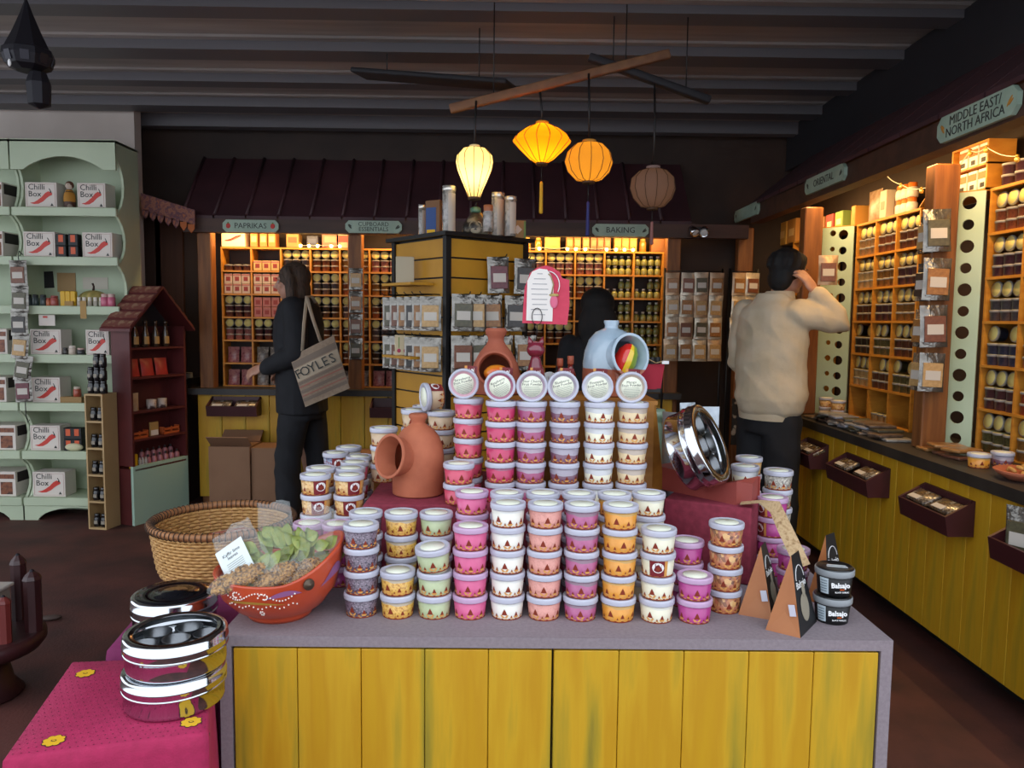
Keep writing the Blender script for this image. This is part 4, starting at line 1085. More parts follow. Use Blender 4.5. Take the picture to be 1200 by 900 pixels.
# ================================================================ jars in the pigeonholes
M_jarlid = mat('jar_lid_label', '#d8c675', .6); M_clearlid = mat('jar_plastic', '#8d8780', .35)
SH = {k: fill('spice_' + k, c, c2, 140) for k, c, c2 in (
    ('umber', '#5d3322', '#47261a'), ('rust', '#7d4328', '#63331f'), ('ochre', '#8a5f2c', '#6f4a22'), ('olive', '#5c5530', '#464024'), ('slate', '#4a4548', '#3a3638'),
    ('plumb', '#4a2a30', '#3a2026'), ('indigo', '#34364a', '#282a3a'), ('tan', '#a07a50', '#86633e'), ('char', '#2c2220', '#201918'), ('brick', '#8a3a22', '#702e1c'), ('buff', '#b89a68', '#a08454'), ('pinkish', '#96605a', '#7d4c48'))}
def small_tub(r=.034, h=.046):
    return MB().lathe([(r * .86, 0), (r * .88, .001), (r * .95, h * .78), (r * 1.0, h * .80), (r * 1.0, h * .95), (r * .97, h), (r * .86, h), (r * .86, h + .0004), (.0001, h + .0004)], 16, cap1=False, mats=[0, 0, 1, 1, 1, 1, 2, 2])
STUB = small_tub().mesh('spice_tub'); BTUB = small_tub(.0318, .0425).mesh('spice_jar')
for me in (STUB, BTUB):
    for q in (SH['umber'], M_clearlid, M_jarlid): me.materials.append(q)
def jar(name, me, loc, rot, key, label, cat, group):
    o = opart(name, me, [SH[key], M_clearlid, M_jarlid], None, loc, rot)
    return tag(o, label, cat, group)
KN = {'umber': 'dark brown', 'rust': 'rust brown', 'ochre': 'ochre', 'olive': 'olive green', 'slate': 'grey', 'plumb': 'plum brown', 'indigo': 'blue black', 'tan': 'tan', 'char': 'near black', 'brick': 'brick red', 'buff': 'buff', 'pinkish': 'dusky pink'}
RN = ['bottom', 'fifth', 'fourth', 'third', 'second', 'top']
def fill_right(y_far, ncol, keys, where, skip=()):
    for c in range(ncol):
        for r in range(6):
            if (c, r) in skip: continue
            key = keys[r][c % len(keys[r])]
            yc = y_far - (c + .5) * RCW; z0 = RC + r * RRH + .0065
            for k in range(3):
                y = yc + (k - 1) * .0705
                for lv in range(2):
                    jar('spice_tub', STUB, (SX + .045, y, z0 + lv * .0468), (0, 0, rnd(0, 6)), key, f'{"upper" if lv else "lower"} tub of {KN[key]} spice in the {RN[r]} pigeonhole row {where}', 'tub', 'spice tubs in the side wall pigeonholes')
                if (c + r * 2 + k) % 11 != 5:
                    jar('spice_tub', STUB, (SX + .075, y, z0 + .0942 + .0345), (0, -math.pi / 2 + .12, 0), key, f'lying tub of {KN[key]} spice, pale lid outward, {RN[r]} row {where}', 'tub', 'spice tubs with lids turned outward')
A_keys = [['char', 'char', 'olive'], ['buff', 'umber', 'olive'], ['char', 'olive', 'umber'], ['umber', 'plumb', 'ochre'], ['buff', 'ochre', 'plumb'], ['tan', 'rust', 'umber']]
fill_right(4.56, 3, A_keys, 'between the mint panels', skip=((0, 0), (2, 0), (1, 0)))
B_keys = [['olive', 'ochre'], ['plumb', 'brick'], ['indigo', 'rust'], ['slate', 'char'], ['plumb', 'slate'], ['rust', 'ochre']]
fill_right(3.31, 2, B_keys, 'under the North Africa sign')
for k in range(3): jar('spice_tub', STUB, (SX + .05, 4.56 - 1.5 * RCW + (k - 1) * .0705, RC + .0065), (0, 0, 0), 'buff', 'tub of buff spice in the bottom pigeonhole row between the mint panels', 'tub', 'spice tubs in the side wall pigeonholes')
# back wall
CN = ['first', 'second', 'third', 'fourth', 'fifth', 'sixth', 'seventh', 'eighth', 'ninth', 'tenth', 'eleventh', 'twelfth', 'thirteenth', 'fourteenth', 'fifteenth']
def cell(c, r): return GX0 + (c + .5) * GCW, BC + (5 - r) * GRH + .0065       # r counted from the top
def jars_in(c, r, key, facing_=True, n=3):
    x, z = cell(c, r)
    for k in range(n):
        xx = x + (k - (n - 1) / 2) * .0655
        for lv in range(2):
            jar('spice_jar', BTUB, (xx, 5.672, z + lv * .0430), (0, 0, rnd(0, 6)), key, f'{"upper" if lv else "lower"} jar of {KN[key]} spice in {CN[c]} back pigeonhole column, {RN[5 - r]} row', 'jar', 'spice jars on the back wall')
        if facing_: jar('spice_jar', BTUB, (xx, 5.700, z + .0865 + .032), (math.pi / 2 - .1, 0, 0), key, f'lying jar, yellow lid outward, {CN[c]} back column, {RN[5 - r]} row', 'jar', 'spice jars with yellow lids outward')
SEQ = ['umber', 'rust', 'plumb', 'char', 'ochre', 'umber', 'slate', 'pinkish']
for c, rows_ in ((0, (2, 3)), (1, (3,)), (2, (0, 1, 2)), (3, (0, 1, 2, 3)), (4, (0, 1, 2, 3, 4)), (5, (0, 1, 2, 3, 4)), (6, (0, 1, 2, 3)), (10, (0, 3)), (11, (0, 1, 2, 3)), (12, (0, 1))):
    for r in rows_: jars_in(c, r, 'pinkish' if (r == 0 and c > 9) else SEQ[(c * 3 + r * 5) % 8])
jars_in(10, 1, 'rust')
# dark jars in the first compartment, boxed spices
x, z = cell(0, 0)
for k in range(3):
    for lv in range(2): jar('spice_jar', BTUB, (x + (k - 1) * .0655, 5.672, z + lv * .06), (math.pi / 2 - .05, 0, 0) if False else (0, 0, 0), 'plumb', 'dark jar with plain top in the first back pigeonhole under the paprika sign', 'jar', 'spice jars on the back wall') if lv == 0 else None
M_boxpale = mat('box_pale', '#cbb29a', .6); M_boxpink = mat('box_pink', '#b06a60', .6); M_boxred = mat('box_redprint', '#8f2f28', .6)
PBX = MB().rbox((0, 0, .036), (.058, .05, .070), .002).box((0, -.0255, .034), (.030, .001, .030), 1).box((0, -.0255, .062), (.056, .001, .012), 2).mesh('spice_box')
for q in (M_boxpale, M_boxred, M_boxpink): PBX.materials.append(q)
def boxes_in(c, r, n=3, levels=2, m0=M_boxpale):
    x, z = cell(c, r)
    for k in range(n):
        for lv in range(levels):
            o = opart('spice_box', PBX, [m0, M_boxred, M_boxpink], None, (x + (k - 1) * .0635, 5.66, z + lv * .0722), (0, 0, 0))
            tag(o, f'{"upper" if lv else "lower"} small {"pale" if m0 is M_boxpale else "pink"} box with red mark, {CN[c]} back column, {RN[5 - r]} row', 'box', 'boxed spices on the back wall')
boxes_in(0, 1); boxes_in(1, 1); boxes_in(1, 2, m0=M_boxpink); boxes_in(1, 0, levels=1, m0=mat('box_cream', '#c9a868', .6))
BAGM = pouch_mesh(.085, .115, .04).mesh('spice_bag')
M_pinkbag = mat('pink_bag', '#8d4a52', .3, c2=['#a8746c', '#7a2f44'], scale=30); M_greybag = mat('grey_bag', '#8f8478', .3, c2=['#6a5f58', '#b0a698'], scale=30)
for c, r, mm in ((0, 4, M_pinkbag), (1, 4, M_greybag), (0, 5, M_pinkbag), (1, 5, M_greybag), (2, 4, M_greybag), (3, 5, M_greybag), (4, 5, M_greybag), (5, 5, M_pinkbag)):
    x, z = cell(c, r)
    for k in range(2):
        o = opart('spice_bag', BAGM, mm, None, (x - .048 + .096 * k, 5.67, z), (-.12, 0, 0)); tag(o, f'{"pink" if mm is M_pinkbag else "grey"} spice bag in {CN[c]} back column, {RN[5 - r]} row', 'bag', 'spice bags on the back wall')
# bottles of pale green seeds
M_bcap = mat('bottle_cap', '#c9c4b4', .5); M_bfill = mat('bottle_green', '#8c8a48', .3, c2='#7a783c', scale=80, coat=.4); M_bneck = mat('bottle_neck', '#5d5f40', .3)
BOT = MB().lathe([(.021, 0), (.023, .003), (.024, .035), (.018, .046), (.010, .050), (.010, .056), (.012, .057), (.012, .068), (.010, .069)], 14, mats=[0, 0, 0, 0, 1, 2, 2, 2]).mesh('seed_bottle')
for q in (M_bfill, M_bneck, M_bcap): BOT.materials.append(q)
for c in (13, 14):
    for r in range(5):
        x, z = cell(c, r)
        for k in range(4):
            for lv in range(2):
                if lv and r in (1, 2) and k < 2: continue
                o = opart('seed_bottle', BOT, [M_bfill, M_bneck, M_bcap], None, (x + (k - 1.5) * .0495, 5.68, z + lv * .0695))
                tag(o, f'{"upper" if lv else "lower"} small bottle of pale green seeds, {CN[c]} back column, {RN[5 - r]} row', 'bottle', 'seed bottles under the baking sign')
# goods standing on top of the back shelf
TOPZ = BC + 6 * GRH + .0065
def topbox(u, w, h, c, lab, d=.10, c2=None, n='carton', v=286, group=None):
    p = at(u, v, y=5.68)
    b = MB().rbox((0, 0, h / 2), (w, d, h), .003)
    b.box((0, -d / 2 - .0006, h * .55), (w * .7, .001, h * .4), 1)
    return solo(n, b, [mat('top_' + c, c, .6), mat('top_' + (c2 or c), c2 or c, .6)], lab, 'box', (p.x, 5.68, TOPZ), group=group)
topbox(389, .12, .11, '#b06a54', 'pink carton with pale front on top of the back shelf before the beam', c2='#c98a70')
topbox(345, .09, .10, '#9a7440', 'kraft carton on top of back shelf above the coated person', c2='#6a4a28')
topbox(404, .10, .12, '#c09878', 'pale carton with red print beside the middle post', c2='#a83a30')
for i, u in enumerate((300, 311, 321)): topbox(u, .052, .105, '#b8763a', 'narrow cream carton on back shelf under the paprikas sign', c2='#e0c07a', group='narrow cartons on the back shelf')
topbox(368, .08, .085, '#3a3e50', 'dark blue carton on top of the back shelf', c2='#4a5068')
p = at(275, 286, y=5.66)
for u, lab in ((274, 'white carton with red chilli on top of the back shelf'),):
    t = thing('chilli_carton', lab, 'box', (p.x, 5.68, TOPZ))
    part('carton', MB().rbox((0, 0, .06), (.17, .10, .12), .003), mat('warm_card', '#d8c8b0', .6), t)
    part('chilli_print', MB().tube([(-.06, 0, .045), (-.02, 0, .055), (.02, 0, .075), (.055, 0, .085)], [(.004, .0012), (.012, .0012), (.016, .0012), (.010, .0012)], 8), M_red, t, (0, -.051, 0))
topbox(647, .11, .105, '#a8924a', 'yellow green carton on the back shelf beside lit jars', c2='#b49c54')
for i, u in enumerate((667, 676, 686)): topbox(u, .050, .105, '#a06a30', 'tan carton on the back shelf left end of baking sign'.replace('left end of', 'below'), c2='#c89a58', group='tan cartons on the back shelf')
for i, u in enumerate((695, 703, 711)): topbox(u, .046, .105, '#8c5c38', 'brown carton on the back shelf below baking sign', c2='#a87a50', group='brown cartons on the back shelf')
for i, u in enumerate((723, 732, 741)): topbox(u, .052, .105, '#b07a34', 'golden carton on the back shelf below baking sign', c2='#d0a050', group='golden cartons on the back shelf')
topbox(771, .11, .095, '#8a5526', 'wooden brown carton at the baking end of the back shelf')
JT = MB().lathe([(.024, 0), (.026, .003), (.026, .07), (.018, .082), (.018, .095), (.016, .096)], 16, mats=[0, 0, 0, 1, 1, 1]).mesh('glass_jar')
for q in (mat('jar_amber', '#b0792c', .25, coat=.5), mat('jar_cap', '#c9a45c', .5)): JT.materials.append(q)
for u in (618, 631, 753):
    p = at(u, 290, y=5.68); tag(opart('glass_jar', JT, list(JT.materials), None, (p.x, 5.68, TOPZ)), 'amber glass jar standing on top of the back shelf', 'jar', 'amber jars on the back shelf')
# ---- string of small warm bulbs along the shelf tops
M_bulb = emission('fairy_bulb', '#ffc873', 30); M_bulboff = mat('bulb_off', '#c9a24a', .2, .3, coat=.5); M_wire = mat('wire_white', '#b8b0a0', .5)
def bulb_string(label, pts, lit):
    t = thing('light_string', label, 'light', pts[0])
    o = Vector(pts[0]); rel = [Vector(p) - o for p in pts]
    wire = []
    for a, b in zip(rel, rel[1:]):
        for k in range(6): f = k / 6; q = a.lerp(b, f); q.z += -.012 * math.sin(math.pi * f) + .012; wire.append(q)
    wire.append(rel[-1] + Vector((0, 0, .012)))
    part('wire', MB().tube(wire, .0022, 5), M_wire, t)
    for i, q in enumerate(rel):
        on = lit if isinstance(lit, bool) else i in lit
        b = part('bulb', MB().ell((0, 0, 0), (.011, .011, .012), 0, 10, 6), M_bulb if on else M_bulboff, t, q)
        part('cap', MB().lathe([(.007, .008), (.007, .018), (.003, .020)], 8), mat('brass', '#a07a30', .3, .6), b)
bulb_string('string of lit warm bulbs before the cartons on the back shelf', [(at(u, 291, y=5.62).x, 5.625, TOPZ + .013) for u in (352, 362, 372, 388, 398)], True)
bulb_string('string of lit warm bulbs before the cartons under the baking sign', [(at(u, 293, y=5.62).x, 5.625, TOPZ + .013) for u in (616, 632, 665, 675, 686, 711, 722, 732, 742)], True)
for u, v, x in ((1035, 203, 1.99), ): pass
bulb_string('gold bulbs strung before the top of the side wall shelf', [at(u, v, x=1.99) for u, v in ((1036, 205), (1056, 219), (1080, 224), (1109, 210), (1137, 180), (1156, 176), (1192, 187))], (0,))
# goods on top of the side wall shelf
RTOP = RC + 6 * RRH + .0065
def rtop(u, w, h, c, lab, c2=None, kind='box', v=240, d=.09):
    p = at(u, v, x=SX + .06)
    if kind == 'pouch': return solo('spice_pouch', pouch_mesh(w, h, .04), mat('rp_' + c, c, .35, c2=c2 or c, scale=24), lab, 'pouch', (SX + .07, p.y, RTOP), (0, 0, -math.pi / 2))
    if kind == 'jar': return solo('spice_bottle', MB().lathe([(w * .45, 0), (w * .5, .004), (w * .5, h * .7), (w * .3, h * .8), (w * .32, h * .82), (w * .32, h), (w * .28, h)], 14, mats=[0, 0, 0, 0, 1, 1, 1]), [mat('rj_' + c, c, .3, coat=.4), mat('rj_' + (c2 or c), c2 or c, .5)], lab, 'bottle', (SX + .07, p.y, RTOP))
    b = MB().rbox((0, 0, h / 2), (w, d, h), .003).box((0, -d / 2 - .0006, h * .45), (w * .6, .001, h * .3), 1)
    return solo('carton', b, [mat('rb_' + c, c, .55), mat('rb_' + (c2 or c), c2 or c, .55)], lab, 'box', (SX + .06, p.y, RTOP), (0, 0, -math.pi / 2))
rtop(1024, .16, .185, '#b09a84', 'large pale pouch with round brown mark on the side shelf top', '#8a6a4c', 'pouch')
rtop(1009, .05, .12, '#c08a3a', 'narrow orange carton beside the large pale pouch', None)
rtop(1036, .06, .13, '#8fa05a', 'small green and white bottle on the side shelf top', '#d8d0b8', 'jar')
rtop(1044, .07, .15, '#b8ab94', 'cream carton leaning on the side shelf top', '#8a7c64')
rtop(1051, .07, .16, '#6a4a30', 'brown pouch behind the cream carton on side shelf', '#4a3424', 'pouch')
for i, (u, k) in enumerate(((1058, 0), (1064, 0), (1071, 0))):
    p = at(u, 240, x=SX + .06)
    for lv in range(2):
        o = solo('spice_bottle', MB().lathe([(.026, 0), (.028, .003), (.028, .045), (.022, .052), (.022, .074), (.020, .075)], 14, mats=[0, 0, 0, 1, 1]), [mat('white_jar', '#d0c6b4', .4), mat('orange_cap', '#c96a1e', .5)], f'white jar with orange cap in the {"upper" if lv else "lower"} row beside the post', 'jar', (SX + .05, p.y, RTOP + lv * .0755), (0, 0, 0), 'white jars with orange caps')
for u, c, c2, lab in ((970, '#a07048', '#c8b090', 'tan carton on top of the far mint panel'), (981, '#a83a34', '#d8c0a0', 'red capped carton on top of the far mint panel'), (992, '#7f9a4a', '#d8d0b0', 'green labelled carton on top of the far mint panel')): rtop(u, .11, .115, c, lab, c2)
for u, c, lab in ((925, '#c09040', 'golden carton on the shelf beyond the far mint panel'), (936, '#b07a38', 'ochre carton on the shelf beyond the far mint panel')): rtop(u, .16, .17, c, lab, '#d8b070')
# small open shelf of red marked cartons above the near mint panel
y0, y1 = 3.33, 3.60
t = thing('small_shelf', 'small two level wooden shelf of red marked cartons above the near mint panel', 'shelf', (SX, y0, RTOP))
for z in (.0, .108, .205): part('shelf_board', MB().bx(0, .12, 0, y1 - y0, z, z + .008), M_shelfwood, t)
for y in (0, y1 - y0 - .01): part('side', MB().bx(0, .12, y, y + .01, 0, .205), M_shelfwood, t)
for i in range(3):
    for lv in range(2):
        y = y0 + .055 + i * .075
        solo('carton', MB().rbox((0, 0, .045), (.062, .07, .09), .002).box((0, -.0356, .062), (.061, .001, .03), 1).box((0, -.0356, .02), (.03, .001, .02), 2), [M_white_card, M_orange, M_ink], f'{"upper" if lv else "lower"} row white carton with orange band above the mint panel', 'box', (SX + .05, y, RTOP + .0085 + lv * .108), (0, 0, -math.pi / 2), 'cartons on the small side shelf')
# dark fruit tubs on top of the shelf under the north africa sign
for k in range(5):
    for lv in range(2):
        jar('spice_tub', STUB, (SX + .05 , 3.25 - k * .085, RTOP + lv * .0468), (0, 0, 0), 'plumb', f'{"upper" if lv else "lower"} plum brown tub on the shelf top under the North Africa sign', 'tub', 'tubs on the side shelf top')
# ---- packets: silver pouch with window and paper label
M_silver = mat('pouch_silver', '#8c8882', .2, .7, c2='#6a6660', scale=22, bump=.5, bscale=40)
M_plabel = mat('pouch_label', '#c9c2b8', .6)
def packet_parts(w=.105, h=.165):
    body = pouch_mesh(w, h, .028, top=.80).mesh('pouch')
    win = MB().rbox((0, -.0140, h * .43), (w * .76, .006, h * .62), .0015).mesh('window')
    lab = MB().box((0, -.0180, h * .42), (w * .58, .001, h * .24)).mesh('paper_label')
    return body, win, lab
PK = packet_parts()
FILLS = [mat('pk_' + str(i), c, .4, c2=d, scale=60, coat=.1) for i, (c, d) in enumerate((('#5a2430', '#70303a'), ('#8a5a2c', '#a8743c'), ('#4a4634', '#5d5840'), ('#2c2826', '#3a3532'), ('#b08a54', '#c49e68'), ('#6a3a24', '#7d4a30')))]
def packet(loc, rot, f, label, group, cat='pouch', body=M_silver, k=1.0):
    t = thing('spice_packet', label, cat, loc, rot, group); t.scale = (k, k, k)
    opart('pouch', PK[0], body, t); opart('window', PK[1], FILLS[f], t); opart('paper_label', PK[2], M_plabel, t)
    return t
# wire racks of packets by the corner
M_pinkish = mat('pouch_tan', '#c4a888', .3, .3, c2='#a88c70', scale=22, bump=.3, bscale=40)
M_rackp_lit = mat('pouch_rack_warmlit', '#d0c4b0', .25, .35, c2='#b0a490', scale=22, bump=.4, bscale=40)  # paler, warmer copy of the silver pouch: warm light put into its colour
def rack(label, p0, cols, rows_, rz, gname, us=.088, dz=.152, skip=()):
    t = thing('packet_rack', label, 'rack', p0, (0, 0, rz))
    W = cols * us
    Mr = RZ(rz)
    for x in (0, W): part('upright', MB().tube([(x, .03, 0), (x, .03, 1.72)], .008, 6), M_blackmetal, t)
    for r in range(rows_ + 1): part('cross_wire', MB().tube([(0, .03, 1.70 - r * dz), (W, .03, 1.70 - r * dz)], .004, 6), M_blackmetal, t)
    part('foot', MB().bx(0, W, -.05, .10, 0, .02), M_blackmetal, t)
    for c in range(cols):
        for r in range(rows_):
            if (c, r) in skip: continue
            q = Vector(p0) + (Mr @ Vector(((c + .5) * us + rnd(-.004, .004), -.004, 0)))
            packet((q.x, q.y, 1.69 - r * dz - .155 + rnd(-.003, .003)), (rnd(-.05, .02), rnd(-.04, .04), rz), (1, 4, 5, 4, 2, 1)[(c * 2 + r * 3) % 6], f'packet in {["first", "second", "third", "fourth"][c]} column and {["top", "second", "third", "fourth", "fifth"][r]} row of {gname}', 'packets on the corner racks', body=M_rackp_lit if (c + r) % 3 else M_pinkish, k=.94)  # tan fills and paler pouches carry the warm light in their colour
p = at(778, 400, y=5.33); rack('black wire rack hung with four columns of spice packets', (p.x, 5.33, 0), 4, 4, 0, 'the wide corner rack', .100)
p = at(852, 400, y=5.30); rack('black wire rack hung with two columns of spice packets beside the cream jacket', (p.x + .01, 5.28, 0), 2, 4, .12, 'the narrow corner rack', .100)
# pouches on the near side post, facing the camera side
pc = POSTS[0]
hk = [(1098, 268), (1096, 325), (1094, 380), (1090, 432)]
for i, (u, v) in enumerate(hk):
    y = pc.y - .075 + i * .0
    q = at(u, v + 27, y=y)
    packet((q.x, y, q.z), (-.05, .03 * (1 if i % 2 else -1), -.12), (2, 1, 5, 4)[i], f'{["top", "second", "third", "lowest"][i]} silver pouch hung on the post before the mint panel', 'pouches hung on the near post', k=1.10 if i < 3 else 1.02)
    q = at(u - 30, v + 27, y=y - .02)
    packet((pc.x - .075, y + .05, q.z), (-.05, 0, -math.pi / 2 + .1), (4, 3, 1, 4)[i], f'{["top", "second", "third", "lowest"][i]} pouch hung on the counter side of the near post', 'pouches hung on the near post', k=1.0)
cq = at(965, 320, x=1.80)
packet((cq.x, cq.y - .06, cq.z - .07), (0, 0, -.2), 5, 'tan pouch hung on the far post beside the dark haired head', None, body=M_pinkish)
# pouches on the middle back post
for i, v in enumerate((327, 354, 381, 409)):
    q = at(417, v, y=5.46); packet((q.x, 5.462, q.z - .075), (-.03, 0, 0), (4, 1, 5, 2)[i], f'{["top", "second", "third", "lowest"][i]} silver pouch hung on the middle back post', 'pouches hung on the back post', k=.92)
# ---- countertop goods along the side counter
M_flat = mat('flat_packet', '#7d6a58', .3, c2=['#9a8874', '#5f5044', '#a89a8a'], scale=20, bump=.3, bscale=30)
FLAT = MB().rbox((0, 0, .007), (.13, .095, .014), .005, seg=2).mesh('flat_packet')
FC = [mat('flat_packet%d' % i, a_, .35, c2=b_, scale=26, bump=.3, bscale=30) for i, (a_, b_) in enumerate((('#6d5a4a', '#8a7868'), ('#8f8880', '#aaa49c'), ('#4a4436', '#66604c'), ('#574438', '#7d6858'), ('#9a9aa4', '#82828c')))]
kk = 0
for lv in range(4):
    for i in range(8 - lv):
        q = at(966 + (i + .5 * lv) * 12.5, 500 + i * 4, x=RX0 + .10)
        o = opart('flat_packet', FLAT, FC[(kk * 3 + lv) % 5], None, (RX0 + .065 + rnd(-.01, .03), q.y, RC + .0005 + .0145 * lv), (0, 0, rnd(-.35, .35)))
        tag(o, f'flat {["brown", "pale grey", "olive", "dark brown", "blue grey"][(kk * 3 + lv) % 5]} packet on side counter by the post, {["bottom", "second", "third", "top"][lv]} layer', 'packet', 'flat packets on the side counter'); kk += 1
for i, (u, v, lv) in enumerate(((1098, 548, 0), (1118, 556, 0), (1110, 550, 1), (1130, 560, 0), (1128, 556, 1))):
    q = at(u, v, x=RX0 + .14)
    o = opart('flat_packet', FLAT, mat('flat_brown%d' % (i % 2), ('#8a6238', '#6a4638')[i % 2], .3, c2=('#a87a48', '#57382e')[i % 2], scale=30), None, (RX0 + .13, q.y, RC + .028 * lv), (0, 0, rnd(-.3, .3)))
    tag(o, f'brown packet piled below the near mint panel, {["bottom", "top"][lv]} of pile', 'packet', 'brown packets on the side counter')
for k in range(2):
    for lv in range(2):
        q = at(968 + k * 14, 482, x=RX0 + .16); tub('nuts' if lv else 'sand', (RX0 + .16, q.y, RC + lv * PITCH_T), (0, 0, 1.4), f'{"upper" if lv else "lower"} tub of the {"first" if k == 0 else "second"} pair on side counter beside cream jacket', 'tubs on the side counter')
q = at(1152, 552, x=RX0 + .08); tub('orange', (RX0 + .08, q.y + .03, RC), (0, 0, 0), 'small tub of orange powder on the side counter by the bowl', None)
q = at(1180, 545, x=RX0 + .20); tub('grape', (RX0 + .20, q.y + .03, RC), (0, 0, 0), 'tub of dark dried fruit behind the bowl on side counter', None)
# terracotta dish with dried pieces
dp = Vector((RX0 + .105, 2.70, RC))
solo('terracotta_dish', MB().lathe([(.0001, .002), (.06, 0), (.095, .022), (.105, .034), (.100, .036), (.06, .012), (.0001, .012)], 32, cap0=False, cap1=False), M_terra, 'shallow terracotta dish of dried pieces on the side counter', 'dish', dp)
DP = MB().ell((0, 0, 0), (.020, .009, .008), 0, 8, 6).mesh('dried_piece')
for i in range(16):
    a, rr = rnd(0, 6.28), rnd(0, .06)
    o = opart('dried_piece', DP, mat('dried_piece', '#c49a54', .6, c2='#a87a3c', scale=40), None, dp + Vector((rr * math.cos(a), rr * math.sin(a), .022 + .028 * (1 - rr / .07))), (rnd(-.6, .6), rnd(-.6, .6), rnd(0, 6)))
    tag(o, 'dried ginger coloured piece heaped in the terracotta dish', 'dried piece', 'dried pieces in the dish')
# ---- slanted maroon display trays on the counter fronts
M_tray = mat('tray_maroon', '#4a1f24', .45, c2='#3e191e', scale=5)
M_nutbag = mat('nut_bag', '#54463a', .25, c2=['#7d6448', '#3f3834', '#8d8478'], scale=45, coat=.5)
def tray(label, loc, rz, w, h=.135, d=.11, upright=False):
    t = thing('display_tray', label, 'tray', loc, (0, 0, rz))
    # local: back against the counter at y=0, open top sloping to the front (-y)
    for s in (0, w - .012): part('side', MB().add([(s, 0, 0), (s + .012, 0, 0), (s + .012, -d * .88, 0), (s, -d * .88, 0), (s, 0, h), (s + .012, 0, h), (s + .012, -d, h * .55), (s, -d, h * .55)], [(3, 2, 1, 0), (4, 5, 6, 7), (0, 1, 5, 4), (1, 2, 6, 5), (2, 3, 7, 6), (3, 0, 4, 7)][::1]), M_tray, t)
    part('front', MB().add([(0.012, -d * .88, 0), (w - .012, -d * .88, 0), (w - .012, -d, h * .55), (.012, -d, h * .55), (.012, -d * .88 + .012, 0), (w - .012, -d * .88 + .012, 0), (w - .012, -d + .012, h * .55), (.012, -d + .012, h * .55)], [(0, 1, 2, 3), (7, 6, 5, 4), (0, 4, 5, 1), (1, 5, 6, 2), (2, 6, 7, 3), (3, 7, 4, 0)]), M_tray, t)
    part('back', MB().bx(.012, w - .012, -.010, 0, 0, h), M_tray, t); part('floor_board', MB().bx(.012, w - .012, -d * .88 + .010, -.010, 0, .010), M_tray, t)
    return t
BAG2 = MB().rbox((0, 0, 0), (.15, .078, .024), .009, seg=2).mesh('nut_bag')
def tray_bag(loc, rot, label):
    t = thing('nut_bag', label, 'bag', loc, rot, 'bags in the display trays'); opart('bag', BAG2, M_nutbag, t); part('paper_label', MB().box((-.02, -.022, .0125), (.07, .024, .002)), M_plabel, t); return t
def side_tray(u0, v0, u1, v1, label, n=2, nm='', upright=False):
    a, b = at(u0, v0, x=RX0 - .018), at(u1, v1, x=RX0 - .018)
    w = abs(a.y - b.y); z = .565
    tray(label, (RX0 - .019, a.y, z), -math.pi / 2, w)
    for k in range(n):
        yy = a.y - w * (k + .5) / n
        if upright: packet((RX0 - .07, a.y - .09, z + .014), (0, 0, -math.pi / 2 + .5), 2, f'clear packet of green spice standing in {nm}', None, k=1.1)
        else: tray_bag((RX0 - .070, yy, z + .090), (.42, 0, -math.pi / 2), f'packet of nuts, {["first", "second", "third"][k]} from the dark corner in {nm}')
side_tray(946, 540, 970, 560, 'maroon wooden tray on the counter front nearest the cream jacket', 2, 'the tray nearest the cream jacket')
side_tray(992, 550, 1043, 570, 'maroon wooden tray of nut bags in the middle of side counter', 2, 'the middle tray')
side_tray(1083, 590, 1143, 600, 'maroon wooden tray of nut bags below the brown packet pile', 2, 'the tray below the brown packets')
side_tray(1196, 620, 1275, 640, 'maroon wooden tray holding an upright green packet', 1, 'the maroon tray', True)
c = at(248, 480, y=5.45); w = at(306, 480, y=5.45).x - c.x
tray('black wooden tray of bags on the back counter front under paprikas', (c.x, 5.46, .655), 0, w, .13, .12)
for k in range(2): tray_bag((c.x + w * (k + .5) / 2, 5.46 - .062, .735), (.55, 0, 0), f'{["first", "second", "third"][k]} bag from the lit post in the tray under paprikas')
c = at(436, 480, y=5.45)
tray('black wooden tray of bags on the back counter front beside the tote bag', (c.x, 5.46, .655), 0, .34, .13, .12)
# ---- cardboard boxes on the floor before the back counter
M_cardb = mat('cardboard', '#8a664c', .8, c2='#7d5a42', scale=3)
def carton(u0, u1, y, h, d, label, flaps=True, mt=M_cardb, z=0):
    a, b = at(u0, 560, y=y).x, at(u1, 560, y=y).x; w = b - a
    t = thing('cardboard_box', label, 'box', ((a + b) / 2, y + d / 2, z))
    part('body', MB().bx(-w / 2, w / 2, -d / 2, d / 2, 0, h), mt, t)
    if flaps:
        for s in (-1, 1): part('flap', MB().box((0, 0, 0), (w, .006, d * .42)), mt, t, (0, s * d * .5, h + d * .14), (s * -.9, 0, 0))
    return t
carton(245, 293, 5.12, .48, .26, 'open cardboard box on floor before the back counter', True)
carton(295, 325, 5.14, .47, .24, 'cardboard box between the open box and coated person', False)
carton(388, 405, 5.16, .40, .2, 'dark brown cardboard box under the tote bag', False, M_beam)
bt = carton(408, 438, 5.10, .44, .24, 'cardboard box with blue mark behind the beige tubs', False)
part('blue_mark', MB().rbox((.07, -.1212, .36), (.05, .002, .09), .0005), mat('blue_mark', '#2a6a86', .6), bt)

